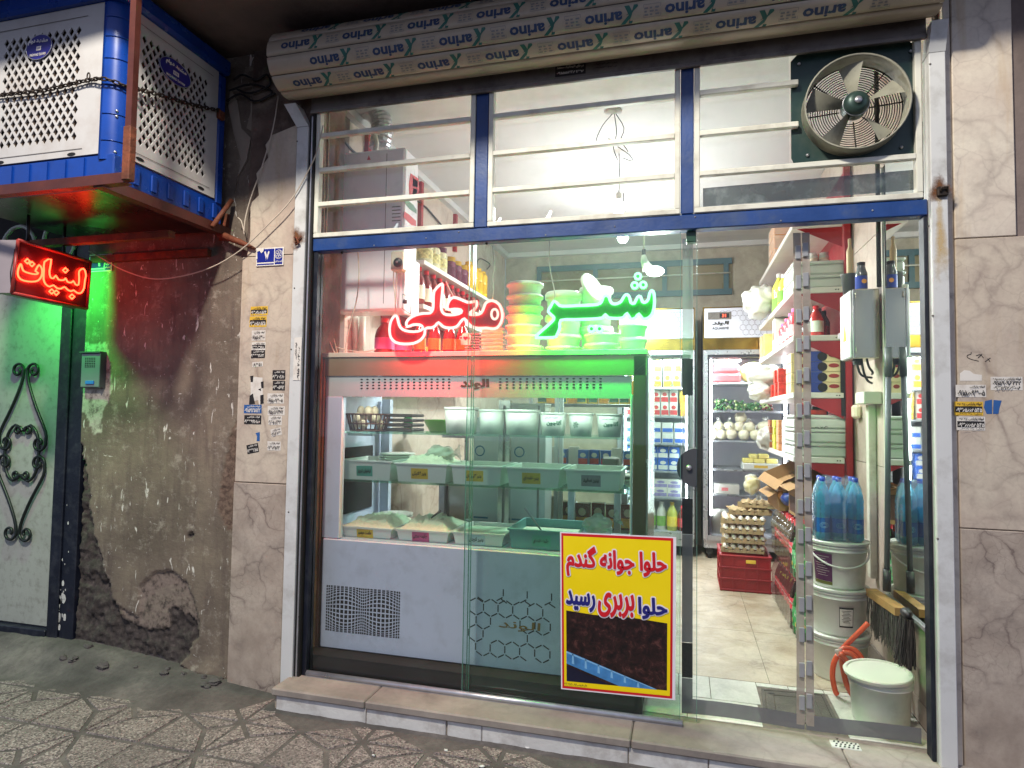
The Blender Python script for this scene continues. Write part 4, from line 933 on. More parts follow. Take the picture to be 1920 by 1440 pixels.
# ================================================================= RED LED SIGN BOX
sn = Vector((.974, .228, 0)).normalized(); sP = at(167, 535, y=-.12); sd = Vector((-.228, .974, 0)).normalized()
def ats(px, py, off=0.0):
    d = (px-960)/F_PX*CR+(720-py)/F_PX*CU+_f; t = (sP-CAM+sn*off).dot(sn)/d.dot(sn); return CAM+d*t
sg = root('led_sign', 'red lit LED box sign reading a single Persian word, hung over the door', 'sign', ats(90, 580))
qd = [ats(34, 450), ats(170, 491), ats(163, 579), ats(22, 549)]
m_sred = M('sign_red_frame', srgb(150, 52, 48), .4, var=.1)
part('back_box', MB().add([p for p in qd]+[p-sn*.09 for p in qd], [(0, 1, 2, 3), (7, 6, 5, 4), (0, 4, 5, 1), (1, 5, 6, 2), (2, 6, 7, 3), (3, 7, 4, 0)]), M('sign_box_white', srgb(140, 130, 134), .4, var=.08), sg)
part('face_panel', MB().add([ats(a, b_, .004) for a, b_ in ((38, 455), (166, 494), (160, 575), (28, 546))], [(3, 2, 1, 0)]), M('sign_face', srgb(96, 26, 30), .35, var=.25, vs=9), sg)
mb = MB(); cc = [(34, 450), (170, 491), (163, 579), (22, 549)]
for k in range(4):
    a, b_ = cc[k], cc[(k+1) % 4]; mb.tube([ats(a[0], a[1], .006), ats(b_[0], b_[1], .006)], .009, 4)
part('sign_frame', mb, m_sred, sg)
m_led = glow('led_red', (1.0, 0.026, 0.009), 12.0)
S6 = lambda L: [ats(x/6, 380+y/6, .012) for x, y in L]
lines = [([(230,690),(207,740),(200,810),(232,862),(310,885),(400,885),(450,858),(474,800),(470,740),(440,700),(412,738),(400,772),(430,792),(400,806),(330,794),(262,765),(242,705)], True),
 ([(575,638),(500,665),(494,760),(490,860),(515,920),(560,945),(600,928),(640,962),(690,966),(725,948),(760,980),(800,996),(828,985),(862,1012),(912,1015),(945,960),(955,872),(966,830),(960,780),(938,742),(890,770),(890,840),(884,922),(850,920),(825,880),(800,900),(760,890),(737,850),(715,872),(660,866),(627,820),(600,852),(567,836),(556,770)], True)]
mb = MB()
for L_, cl in lines: mb.tube(smooth(S6(L_), 2, True), .0042, 5, closed=True)
for (cx, cy_) in ((308, 658), (360, 690), (736, 760), (582, 998), (634, 1012), (810, 1056)): mb.tube(S6([(cx-30, cy_), (cx, cy_-26), (cx+30, cy_), (cx, cy_+28)]), .0042, 5, closed=True)
part('led_lettering', mb, m_led, sg)
part('hanging_bar', MB().tube([ats(120, 475, -.04), ats(120, 455, -.04)+Vector((0, 0, .1))], .008, 5).tube([ats(52, 455, -.04), ats(52, 440, -.04)+Vector((0, 0, .1))], .008, 5), m_bcable, sg)
part('cable', MB().tube(smooth([ats(31, 452, -.02), ats(24, 490, -.0), ats(20, 512, .01), ats(22, 545, -.02)], 3), .003, 5), m_bcable, sg)
gl_ = Vector((-3.42, -.16, 2.04)); grl = root('green_lamp', 'small green lamp glowing on the wall behind the red sign', 'lamp', gl_)
part('bulb', MB().blob(gl_, .02, 10, 8, 0), glow('green_bulb', (.06, 1, .12), 6), grl); part('holder', MB().box(gl_+Vector((-.02, .018, -.02)), gl_+Vector((.02, .06, .02)), bev=.004), m_bcable, grl)
go_ = lamp('green_lamp_light', (gl_.x+.02, gl_.y-.12, gl_.z), 17, (.05, 1.0, .10), .03, 'SPOT'); go_.data.spot_size = math.radians(165); go_.data.spot_blend = .35; go_.rotation_euler = (math.radians(38), 0, math.radians(-20))
lamp('led_sign_light', ats(105, 515, .05), .7, (1, .05, .03), .04)

# ================================================================= CABLES ON THE WALL
CW = 'cables strung across the marble pillar'
for nm, L_, yy, r in (('pale cable sagging from the shop frame down to the red sign', [(606,235),(600,262),(588,300),(548,372),(500,424),(450,470),(395,502),(330,520),(280,522),(230,506),(196,487),(166,470)], -.075, .0035), ('pale cable hanging from the shutter end to the cooler bracket', [(522,180),(512,240),(492,310),(470,372),(460,410),(457,438)], -.05, .0035), ('short pale loop of cable by the cooler bracket', [(446,408),(452,414),(456,428),(458,440)], -.05, .003)):
    single('cable', MB().tube(smooth([at(a, b_, y=yy) for a, b_ in L_], 4), r, 5), m_wire, nm, 'cable', CW)
for k, L_ in enumerate(([(438,150),(455,140),(480,150),(500,140),(505,160),(470,175),(445,168)], [(430,170),(470,158),(510,172),(488,190)], [(425,190),(450,176),(476,190),(500,182),(516,175)])):
    single('cable', MB().tube(smooth([at(a, b_, y=-.04) for a, b_ in L_], 4), .006, 5), m_bcable, ('longest loop of the black cables tangled beside the shutter end', 'upper black cable loop tangled by the shutter end', 'lower black cable strand tangled by the shutter end')[k], 'cable', 'black cables tangled under the soffit')

# ================================================================= NEON SIGNS
YN = .055
RED = [(740,592),(734,600),(731,610),(730.5,622),(733,633),(742,642),(758,645),(776,643.5),(789,637),(796,627),(797,617),(803,614.5),(809,614.5),(816,611),(822,604.5),(831,612.5),(843,615),(856,612.5),(864,603),(870.6,597.5),(878,606),(885,612.5),(897,615.5),(912,615),(923.5,616.5),(932.7,614),(940,603),(942,588),(936,571),(923,563.5),(911,568),(907,578),(902,587),(893,590),(881,589.5),(881,586.5),(889,580),(894,572),(893,565),(886,566),(876,566.5),(863,561),(851,557.5),(843,563),(839,573),(841,580.5),(852,579.5),(864,581),(865,586),(853,590),(837,590),(829.5,585),(827,574),(829,552),(830,534),(826,533.5),(814,546),(812.5,566),(811.5,580),(806,587),(795,587.5),(780,590.5),(768,597),(762,605),(764,612.5),(774,609),(787,609),(793,614),(789,619.5),(776,622),(760,620),(751,614),(747,604),(744.5,594)]
GRN = [(545,832),(600,780),(665,722),(692,690),(685,668),(645,628),(664,590),(693,544),(728,570),(760,585),(900,580),(1042,573),(1082,548),(1096,510),(1117,497),(1140,506),(1152,540),(1168,562),(1200,567),(1240,548),(1268,502),(1290,490),(1310,512),(1322,556),(1350,562),(1376,511),(1400,506),(1416,548),(1440,553),(1464,530),(1476,480),(1492,456),(1510,480),(1515,560),(1502,636),(1470,678),(1420,690),(1386,647),(1360,680),(1320,690),(1290,642),(1264,675),(1220,685),(1140,680),(1112,652),(1088,680),(1000,690),(850,695),(747,700),(740,760),(716,820),(690,840),(560,842)]
GRN = [(880+a/4.3636, 440+b_/4.3636) for a, b_ in GRN]
m_nr = glow('neon_red_tube', (1.0, 0.46, 0.40), 1.5); m_ng = glow('neon_green_tube', (0.40, 1.0, 0.62), 1.5); m_nrb = glow('neon_red_glow', (1.0, 0.0, 0.004), 14.0); m_ngb = glow('neon_green_glow', (0.0, 1.0, 0.03), 11.0)
m_br = M('neon_red_board', srgb(112, 0, 4), .35, var=0); m_bgn = M('neon_green_board', srgb(0, 100, 12), .35, var=0)
def neon(name, label, P, hole, dots, mt, mbd, wires):
    pts = [at(a, b_, y=YN) for a, b_ in P]; r0 = root(name, label, 'neon sign', (sum(p.x for p in pts)/len(pts), YN, min(p.z for p in pts)), 'neon word signs hung behind the glass')
    part('letter_tube', MB().tube(smooth(pts, 2, True), .0070, 6, closed=True), mt, r0)
    mb_ = m_nrb if mt is m_nr else m_ngb
    part('glow_tube', MB().tube([p+Vector((0, .0075, 0)) for p in smooth(pts, 2, True)], .0060, 5, closed=True), mb_, r0)
    part('backing_board', MB().poly([p+Vector((0, .016, 0)) for p in pts], (0, -1, 0), .004), mbd, r0)
    if hole: part('letter_tube', MB().tube([at(hole[0]+hole[2]*math.cos(t), hole[1]+hole[3]*math.sin(t), y=YN) for t in [2*math.pi*k/14 for k in range(14)]], .006, 6, closed=True), mt, r0)
    for (a, b_) in dots:
        dp = [at(a+5.6*math.cos(t), b_+5.6*math.sin(t), y=YN) for t in [2*math.pi*k/10 for k in range(10)]]
        part('dot_tube', MB().tube(dp, .006, 6, closed=True), mt, r0); part('glow_tube', MB().tube([p+Vector((0, .0075, 0)) for p in dp], .0055, 5, closed=True), mb_, r0); part('dot_board', MB().poly([p+Vector((0, .012, 0)) for p in dp], (0, -1, 0), .003), mbd, r0)
    xs__ = [p.x for p in pts]; zb_ = sum(sorted(p.z for p in pts)[:20])/20
    lamp(name+'_added_spill', ((min(xs__)+max(xs__))/2, YN+.03, zb_+.02), 9 if mt is m_nr else 8.5, (1, .0, .01) if mt is m_nr else (.0, 1, .04), .02, 'AREA', (max(xs__)-min(xs__), .03), (math.radians(32), 0, 0))  # added area light, throws the neon's colour onto the cooler front below
    for L_ in wires: part('hanging_wire', MB().tube(smooth([at(a, b_, y=YN+.015) for a, b_ in L_], 3), .0028, 5), m_wire, r0)
    return r0
neon('neon_sign', 'red neon Persian word glowing behind the left glass', RED, (927.5, 589, 6.2, 9.5), [], m_nr, m_br, [[(924,460),(927,500),(924,520),(925,545),(923,562)], [(836,527),(842,540),(850,556)]])
neon('neon_sign', 'green neon Persian word glowing behind the sliding glass', GRN, None, [(1196,518),(1190,535),(1206,534),(1109,616.5),(1124,616.5)], m_ng, m_bgn, [[(1031,452),(1030,490),(1034,520),(1040,548),(1040,565)]])
# ================================================================= GLASS PANELS
ZG0, ZG1 = .012, ZB0-.004
def pane(name, label, xa, xb, y0, mat_, z0=ZG0, z1=ZG1, grp='sheet glass panels of the shop front'):
    g = root(name, label, 'glass panel', ((xa+xb)/2, y0, z0), grp)
    part('pane', MB().quad((xa, y0+.004, z0), (xb, y0+.004, z0), (xb, y0+.004, z1), (xa, y0+.004, z1)), mat_, g)
    part('cut_edge', MB().box((xb, y0, z0), (xb+.002, y0+.008, z1)).box((xa-.002, y0, z0), (xa, y0+.008, z1)), m_edge, g)
    return g
ga_ = pane('shop_window', 'clear fixed glass panel left, in front of the red neon word', -1.822, -.975, .002, m_glassA)
gb_ = pane('shop_window', 'tinted glass panel in the middle carrying the yellow poster', -1.0, -.012, -.012, m_glassG)
gc_ = pane('sliding_glass_door', 'open sliding glass door stacked behind the poster panel', -.99, .058, .020, glass('glass_sliding', (.95, .98, .965), .08, .015, (.8, .86, .84), smudge=.02), z0=.01)
mb = MB().tube([(-1.82, -.02, .012), (-.0, -.02, .012)], .014, 10); mb.box((-1.82, -.03, -.0), (-.0, .03, .004)); single('bottom_rail', mb, m_alu, 'grey aluminium rail along the foot of the glass panels', 'rail', org=(-.9, 0, 0))
part('top_clip', MB().box((.012, -.005, ZB0-.05), (.055, .034, ZB0-.002), bev=.003), M('clip_green', srgb(30, 70, 50), .4), gc_)
part('door_lock', MB().poly([Vector((.058, .006, 1.10))+Vector((-.085*math.cos(t), 0, .085*math.sin(t))) for t in [-math.pi/2+math.pi*k/14 for k in range(15)]], (0, -1, 0), .03), M('lock_grey', srgb(74, 76, 78), .45, .3, var=.1), gc_)
part('lock_cylinder', MB().lathe([(0, -.014), (.012, -.012), (.012, 0)], 12, (.025, .006, 1.10), axis='y'), m_alu, gc_)
for px, py in ((913, 457), (1075, 443), (642, 474)):
    p = at(px, py, y=-.004); part('glass_bolt', MB().lathe([(0, -.01), (.006, -.008), (.006, 0)], 8, p, axis='y'), m_black, ga_ if px < 900 else gb_)
# ================================================================= POSTER
YP = -.0165
pq = [at(1050, 997, y=YP), at(1268, 1007, y=YP), at(1266, 1313, y=YP), at(1052, 1292, y=YP)]
def pp_(u, v, d=0.0):
    p = pq[0].lerp(pq[1], u).lerp(pq[3].lerp(pq[2], u), v); return Vector((p.x, YP-d, p.z))
po = root('poster', 'yellow poster with red border and dark halva photo taped to the glass', 'poster', pp_(.5, 1))
def pquad(u0, v0, u1, v1, d): return MB().quad(pp_(u0, v1, d), pp_(u1, v1, d), pp_(u1, v0, d), pp_(u0, v0, d))
m_pr, m_py, m_pn, m_pw = M('poster_red', srgb(196, 22, 34), .4, var=.03), M('poster_yellow', srgb(234, 206, 0), .4, var=.03), M('poster_navy', srgb(30, 30, 110), .4, var=.03), M('poster_white', srgb(222, 214, 220), .4, var=.02)
part('sheet', MB().quad(pp_(0, 1), pp_(1, 1), pp_(1, 0), pp_(0, 0)).quad(pp_(0, 0, -.0006), pp_(1, 0, -.0006), pp_(1, 1, -.0006), pp_(0, 1, -.0006)), m_pw, po)
part('red_border', pquad(.012, .008, .975, .992, .0005), m_pr, po)
part('yellow_field', pquad(.03, .025, .955, .977, .0009), m_py, po)
m_hv, nt, b = base('halva_photo'); co = coords(nt)
c = ramp(nt, noisef(nt, co, 24, 9, 0.78, .6), [(0.40, srgb(14, 9, 10)), (0.54, srgb(44, 24, 23)), (0.66, srgb(88, 54, 50)), (0.78, srgb(150, 122, 116))])
nt.links.new(c, b.inputs['Base Color']); b.inputs['Roughness'].default_value = .35
part('halva_print', MB().add([pp_(.052, .50, .0013), pp_(.30, .515, .0013), pp_(.62, .515, .0013), pp_(.93, .535, .0013), pp_(.93, .945, .0013), pp_(.052, .945, .0013)], [(5, 4, 3, 2, 1, 0)]), m_hv, po)
part('tray_print', MB().add([pp_(.052, .755, .0017), pp_(.85, .945, .0017), pp_(.52, .945, .0017), pp_(.052, .835, .0017)], [(3, 2, 1, 0)]), M('print_tray_blue', srgb(62, 122, 176), .4, var=.4, vs=12), po)
part('tray_print', MB().add([pp_(.052, .845, .0017), pp_(.44, .945, .0017), pp_(.052, .945, .0017)], [(2, 1, 0)]), M('print_tray_dark', srgb(16, 18, 44), .4, var=.2), po)
mb = MB()
for k in range(6):
    u = .10+k*.115; v0 = .755+(u-.052)*.238+.004; hh = .062*(1-k*.09); mb.quad(pp_(u, v0+hh, .0021), pp_(u+.022, v0+hh+.004, .0021), pp_(u+.016, v0+.004, .0021), pp_(u+.004, v0, .0021))
mb.add([pp_(.052, .757, .0021), pp_(.84, .943, .0021), pp_(.82, .943, .0021), pp_(.052, .768, .0021)], [(3, 2, 1, 0)])
part('tray_ribs', mb, M('print_tray_light', srgb(120, 172, 210), .4, var=.1), po)
PW = (pq[1]-pq[0]).length; PH = (pq[0]-pq[3]).length; ru = (pq[1]-pq[0]).normalized(); uu = (pq[0]-pq[3]).normalized()
def ptext(s, u0, v1, u1, v0, m_, nm):
    o = pp_(u0, v1, .003); w_ = (u1-u0)*PW; h_ = (v1-v0)*PH
    t = MB(); fat_letter(t, s, o, ru, uu, w_, h_, .0078, 14); part(nm+'_outline', t, m_pw, po)
    t = MB(); fat_letter(t, s, o-Vector((0, .0025, 0)), ru, uu, w_, h_, .0024, 8); part(nm, t, m_, po)
ptext('حلوا جوانه گندم', .06, .275, .915, .085, m_pr, 'headline')
ptext('حلوا', .69, .515, .925, .385, m_pn, 'second_line'); ptext('بربری', .34, .52, .645, .37, m_pr, 'second_line'); ptext('رسید', .055, .495, .305, .37, m_pn, 'second_line')
t = MB(); letter(t, 'چاپ فردوسی افکار ۰۹۱۵۸۸۰۲۵۷۶', pp_(.03, .968, .0016), ru, uu, .20*PW, .012, .02); part('printer_line', t, m_ink, po)
# ================================================================= PLASTIC CURTAIN WITH MAGNET STRIP
YC = .085
cu = root('magnet_curtain', 'clear plastic door curtain edged in grey tape with paired magnets down its middle', 'curtain', (.47, YC, .05))
m_film = glass('curtain_film', (.97, .98, .975), .05, .008, (.8, .82, .8), rough=.03, smudge=.014)
m_tape = M('grey_tape', srgb(104, 104, 106), .5, var=.12, vs=8, alpha=.93); m_tapel = M('clear_tape', srgb(160, 176, 166), .45, var=.1, alpha=.62); m_btape = M('black_tape', srgb(24, 26, 28), .45, var=.1)
def wav(x, z): return YC+.010*math.sin(x*9+z*1.3)+.006*math.sin(z*5+x*4)
def sheet(xa, xb, za, zb, nx=10, nz=14, d=0.0):
    mb = MB(); vs_ = [(xa+(xb-xa)*i/nx, wav(xa+(xb-xa)*i/nx, za+(zb-za)*j/nz)-d, za+(zb-za)*j/nz) for j in range(nz+1) for i in range(nx+1)]
    return mb.add(vs_, [(j*(nx+1)+i, j*(nx+1)+i+1, (j+1)*(nx+1)+i+1, (j+1)*(nx+1)+i) for j in range(nz) for i in range(nx)], 0, True)
xt0, xt1 = at(1279, 900, y=YC).x, at(1299, 900, y=YC).x; xm = at(1506, 900, y=YC).x; zbt = at(1400, 1322, y=YC).z; zbb = at(1400, 1362, y=YC).z; zbb = min(zbb, .03)
part('film', sheet(xt0, xm-.002, .03, ZB0-.01), m_film, cu); part('film', sheet(xm+.002, .935, .03, ZB0-.01), m_film, cu)
zs = [ZB0-.01]+[at(1288, q, y=YC).z for q in (500, 672, 742, 934, 1002, 1206, 1272, 1322)]
for k, (a, b_) in enumerate(zip(zs, zs[1:])):
    part('side_tape', sheet(xt0, xt1, b_+.001, a-.001, 2, 4, .003), (m_tapel, m_tapel, m_btape, m_tapel, m_btape, m_tape, m_btape, m_tape)[k], cu)
part('hem_tape', sheet(xt0, xm-.003, .012, .075, 10, 2, .004), m_tape, cu); part('hem_tape', sheet(xm+.003, .935, .012, .075, 10, 2, .004), m_tape, cu)
for s in (-1, 1): part('magnet_strip', sheet(xm+(-.034 if s < 0 else .002), xm+(-.002 if s < 0 else .034), .03, ZB0-.01, 1, 30, .004), M('strip_tape', srgb(158, 148, 136), .4, var=.25, vs=9, alpha=.88, dirt=srgb(96, 84, 74), ds=7, da=.5), cu)
z = .13; k = 0; m_mag = M('magnet_grey', srgb(152, 152, 154), .4, .2, var=.08)
mg = MB().box((-.012, -.004, -.031), (.012, .004, .031), bev=.003).mesh('magnet', m_mag)
while z < ZB0-.08:
    for s in (-1, 1):
        part('magnet', mg, None, cu, world=False, loc=Vector((xm+s*.0145, wav(xm, z)-.012, z+(.006 if s > 0 else -.004)))-ORG[cu.name])
    z += .137+.012*math.sin(k*2.2); k += 1
# ================================================================= SHOP INTERIOR SHELL
RX0, RX1, RY1, RZ = -1.97, 1.0, 4.05, 3.15
m_ceil = M('ceiling_paint', srgb(200, 198, 197), .9, var=.05, vs=1.6, dirt=srgb(158, 150, 146), ds=1.8, da=.45)
m_lwall = marble('left_wall_tile', srgb(204, 190, 176), srgb(184, 166, 152), srgb(128, 104, 92), 2.4, .3, veins=.6)
m_rwall = marble('right_wall_tile', srgb(200, 186, 172), srgb(176, 158, 146), srgb(140, 116, 104), 2.0, .35, stain=srgb(160, 128, 110), veins=.3)
m_bwall = marble('back_wall_stone', srgb(178, 170, 152), srgb(156, 148, 132), srgb(120, 110, 96), 5, .6, veins=.15)
m_floor = marble('floor_marble', srgb(196, 184, 162), srgb(166, 150, 126), srgb(100, 80, 64), 2.6, .3, grime=.2, veins=.5, bump=.02)
m_floorw = marble('floor_white_stone', srgb(208, 206, 194), srgb(184, 182, 170), srgb(120, 110, 98), 3.0, .4, grime=.25, veins=.35)
m_joint = M('floor_joint', srgb(112, 102, 92), .9, var=.3, vs=20)
fl = struct('floor', MB().box((RX0, .076, -.05), (RX1+.02, RY1, -.004)), m_joint)
ys = [.56, 1.35, 2.15, 2.95, RY1]; xs = [RX0, -1.2, -.4, .42, RX1+.01]
for a, b_ in zip(ys, ys[1:]):
    for c_, d_ in zip(xs, xs[1:]): part('floor_slab', MB().box((c_+.0012, a+.0012, -.02), (d_-.0012, b_-.0012, 0.0)), m_floor, fl)
for a, b_, xs2_ in ((.08, .30, [RX0, -1.1, -.25, .02, .335]), (.30, .56, [RX0, -1.2, -.5, -.02, .13, .352]), (.515, .56, [.352, .50, .66, RX1]), (.08, .515, [.67, RX1])):
    for c_, d_ in zip(xs2_, xs2_[1:]): part('floor_stone', MB().box((c_+.002, a+.002, -.02), (d_-.002, b_-.002, -.0005+random.uniform(-.001, .001))), m_floorw, fl)
cl = struct('ceiling', MB().box((RX0-.1, .0, RZ), (RX1+.1, RY1+.1, RZ+.08)), m_ceil)
part('cornice', MB().box((RX0, RY1-.06, RZ-.05), (RX1, RY1, RZ)).box((RX0, .05, RZ-.05), (RX0+.05, RY1-.06, RZ)), m_ceil, cl)
wl = struct('left_inner_wall', MB().box((RX0-.1, .03, 0), (RX0-.006, RY1, RZ)), m_joint)
for k in range(5):
    for j in range(4): part('wall_tile', MB().box((RX0-.02, .04+k*.8+.001, j*.8+.001), (RX0, .04+(k+1)*.8-.001, min(RZ, (j+1)*.8)-.001)), m_lwall, wl)
wr = struct('right_inner_wall', MB().box((RX1+.006, .03, 0), (RX1+.1, RY1, RZ)), m_joint)
zj_ = [0, .10, at(1625, 868, x=RX1).z, at(1625, 868, x=RX1).z+.62, at(1625, 868, x=RX1).z+1.24, RZ]
for a, b_ in zip(zj_, zj_[1:]):
    for k in range(5): part('wall_tile', MB().box((RX1, .04+k*.8+.001, a+.002), (RX1+.02, .04+(k+1)*.8-.001, b_-.002)), m_rwall, wr)
wb = struct('back_inner_wall', MB().box((RX0, RY1, 0), (RX1, RY1+.1, RZ)), m_bwall)
# rear window with dark blue frame
bw = root('rear_window', 'dim rear window with teal frame high on the back wall', 'window', (-.6, RY1, 2.8))
xa, xb = at(1008, 520, y=RY1).x, at(1372, 520, y=RY1).x; z1, z0 = 2.98, at(1370, 553, y=RY1).z
part('pane', MB().box((xa, RY1-.02, z0), (xb, RY1-.012, z1)), M('rear_pane', srgb(120, 112, 82), .3, var=.1, vs=2), bw)
mb = MB().box((xa, RY1-.05, z0), (xb, RY1-.021, z0+.06)).box((xa, RY1-.05, z1-.06), (xb, RY1-.021, z1)); W = xb-xa
for f_ in (0, .305, .66, .96): mb.box((xa+W*f_, RY1-.048, z0+.06), (xa+W*f_+.05, RY1-.021, z1-.06))
part('frame', mb, M('rear_frame_blue', srgb(56, 92, 100), .5, var=.1), bw)
part('curtain_rod', MB().tube([(xa, RY1-.07, (z0+z1)/2+.02), (xb-.02, RY1-.07, (z0+z1)/2+.03)], .008, 6), m_white, bw)

# ================================================================= LAMPS
def bulb(px, py, yy, r, label, cord_top):
    c = at(px, py, y=yy); l = root('hanging_bulb', label, 'light bulb', c, 'bare bulbs hanging from the shop ceiling')
    part('bulb', MB().lathe([(0, -r), (r*.6, -r*.8), (r, -r*.2), (r*.95, r*.3), (r*.6, r*.9), (r*.4, r*1.3)], 14, c), glow('bulb_white', (1, .97, .93), 30), l)
    part('socket', MB().lathe([(r*.42, r*1.3), (r*.42, r*2.2), (r*.2, r*2.5)], 10, c), m_white, l)
    part('cord', MB().tube([c+Vector((0, 0, r*2.4)), c+Vector((.006, 0, (cord_top-c.z)*.5)), Vector((c.x, c.y, cord_top))], .0035, 5), m_bcable, l)
    return l
b1 = bulb(1160, 390, 1.5, .045, 'bright bare bulb near the front, wires hanging above it', RZ)
b2 = bulb(1168, 446, 2.3, .045, 'bright bare bulb toward the back of the shop', RZ)
cc_ = at(1150, 208, z=RZ); part('ceiling_rose', MB().lathe([(0, -.02), (.05, -.012), (.055, 0)], 12, cc_), m_ceil, b1)
mb = MB()
for k, L_ in enumerate(([(1148,214),(1130,235),(1118,262),(1124,268)], [(1152,214),(1156,250),(1150,275),(1158,300)], [(1155,214),(1170,240),(1163,262)], [(1158,275),(1180,290),(1186,302),(1168,296)], [(1140,260),(1165,268),(1178,285)])): mb.tube(smooth([at(a, b_, y=cc_.y) for a, b_ in L_], 3), .0025, 4)
part('loose_wire', mb, m_bcable, b1)
c = at(1215, 505, y=.34); ol = root('angled_lamp', 'small lit lamp hanging on a cord above the green neon word', 'lamp', c)
part('lamp_glow', MB().blob(c+Vector((.035, 0, -.012)), (.045, .03, .026), 12, 8, 0), glow('lamp_white', (1, 1, .97), 14), ol)
part('lamp_body', MB().tube([c+Vector((.0, 0, .0)), at(1208, 490, y=.34), at(1207, 478, y=.34)], [.028, .018, .010], 10), m_white, ol)
part('lamp_socket', MB().tube([at(1207, 479, y=.34), at(1207, 468, y=.34)], .010, 8), m_bcable, ol)
part('cord', MB().tube([at(1207, 468, y=.34), at(1209, 400, y=.34)], .003, 5), m_wire, ol)
lamp('angled_lamp_light', c+Vector((.04, -.02, -.06)), 7.0, (1, .98, .94), .03)

# ================================================================= DISPLAY COOLER (COUNTER)
YF = .14
A = lambda px, py, y=YF: at(px, py, y=y)
m_cwhite = M('counter_white', srgb(198, 207, 224), .32, var=.05, vs=1.3, dirt=srgb(132, 134, 138), ds=9, da=.3)
m_cgrey = M('counter_header_grey', srgb(186, 188, 186), .35, var=.04)
m_ctrim = M('counter_brown_trim', srgb(92, 72, 46), .35, .2, var=.2, vs=3)
m_ctop = M('counter_top_strip', srgb(206, 192, 172), .4, var=.06)
m_steel = M('polished_steel', srgb(190, 188, 178), .22, .9, var=.1, vs=8)
cf_ = root('display_cooler', 'white glass fronted dairy display cooler with honeycomb and warped grid prints', 'display cooler', (-1.05, .45, 0))
cx0, cx1 = A(594, 800).x, A(1213, 800).x; zt = A(1000, 657).z; zt0 = A(1000, 667).z
zb1 = A(1000, 704).z; zh = A(1000, 746).z; zp1 = A(900, 1029).z; zp0 = A(900, 1248).z
ix0, ix1 = A(638, 900).x, A(1181, 900).x; yb = .80
part('top_board', MB().box((cx0-.03, YF-.012, zt0), (cx1, yb+.02, zt), bev=.003), m_ctop, cf_)
part('top_band', MB().box((cx0+.02, YF-.004, zb1), (cx1-.002, YF+.02, zt0-.002)), M('counter_band', srgb(136, 116, 92), .4, var=.1, vs=3), cf_)
part('header', MB().box((A(609, 800).x, YF+.004, zh), (ix1+.005, YF+.03, zb1-.002)), m_cgrey, cf_)
mb = MB()
for q0, n_, x0, x1 in ((0, 16, 678, 842), (1, 16, 938, 1126)):
    for i in range(n_):
        px = x0+(x1-x0)*i/(n_-1)
        for j in range(4):
            p = at(px, 711.5+j*5.6-(px-678)*.0035, y=YF+.003); w_, h_ = .0075, .0042; mb.poly([p+Vector((w_*math.cos(t), 0, h_*math.sin(t))) for t in [k*math.pi/4 for k in range(8)]], (0, -1, 0))
part('vent_slots', mb, m_black, cf_, kind='stuff')
mb = MB(); letter(mb, 'الوند', A(862, 731)-Vector((0, .0, -.002)), X, Z, .155, .055, .05, off=-.0028); part('brand_lettering', mb, M('brand_dark_gold', srgb(86, 72, 40), .35, .4), cf_)
part('left_trim', MB().box((cx0-.02, YF-.006, .03), (A(608, 800).x-.002, YF+.06, zt0-.004), bev=.004), M('counter_wood', srgb(120, 78, 40), .45, var=.3, vs=3), cf_)
part('left_frame', MB().box((A(609, 800).x, YF, zp1), (ix0, YF+.04, zh-.001), bev=.003), m_cwhite, cf_)
part('right_frame', MB().box((ix1, YF, zp1), (A(1186, 800).x, YF+.04, zh+.02), bev=.003), m_cwhite, cf_)
part('right_trim', MB().box((A(1187, 800).x, YF-.004, .03), (cx1-.004, YF+.03, zt0-.003), bev=.003), m_ctrim, cf_)
part('side_panel', MB().box((cx1-.004, YF+.0, .05), (cx1+.006, yb+.01, zt0-.004), bev=.002), m_steel, cf_)
part('left_panel', MB().box((cx0+.03, YF+.042, .05), (cx0+.05, yb, zt0-.004)), m_cwhite, cf_)
part('back_post', MB().box((A(935, 900, .78).x, .76, zp1), (A(956, 900, .78).x, .80, zh)), m_steel, cf_)
part('back_post', MB().box((A(715, 900, .78).x, .76, zp1), (A(731, 900, .78).x, .80, zh)), m_cwhite, cf_)
part('dark_vent', MB().box((cx0+.052, .35, at(700, 965, y=.4).z), (cx0+.058, .68, at(700, 840, y=.4).z)), m_dark, cf_)
part('well_floor', MB().box((ix0-.05, YF+.02, zp1-.03), (ix1+.02, yb, zp1-.002)), m_cwhite, cf_)
part('lower_panel', MB().box((A(604, 1100).x, YF-.008, zp0), (cx1-.01, YF+.014, zp1-.003), bev=.004), m_cwhite, cf_)
part('lower_body', MB().box((cx0, YF+.02, .07), (cx1-.006, yb, zp1-.04)), m_cgrey, cf_)
part('toe_board', MB().box((cx0, .036, .003), (cx1-.01, yb-.04, zp0-.004)), m_black, cf_)
part('front_glass', MB().quad((ix0, YF+.02, zp1), (ix1, YF+.02, zp1), (ix1, YF+.02, zh), (ix0, YF+.02, zh)), glass('cooler_glass', (.90, .98, .94), .05, .008, (.8, .85, .82), smudge=.015), cf_)
zs1 = at(900, 815, y=.22).z; zs2 = at(900, 911, y=.22).z
for z in (zs1, zs2): part('glass_shelf', MB().box((ix0-.03, .22, z-.008), (ix1+.02, .62, z), bev=.001), glass('shelf_glass', (.72, .92, .84), .08, .03, (.4, .7, .6)), cf_)
part('shelf_bracket', MB().box((ix0-.02, .24, zs1-.022), (ix0+.13, .27, zs1-.009), bev=.002), m_alu, cf_)
for px in (945, 1010): part('rail_slot', MB().box((A(px, 900, .77).x-.006, .75, zp1+.02), (A(px, 900, .77).x+.006, .758, zh-.03)), m_shutbar, cf_)
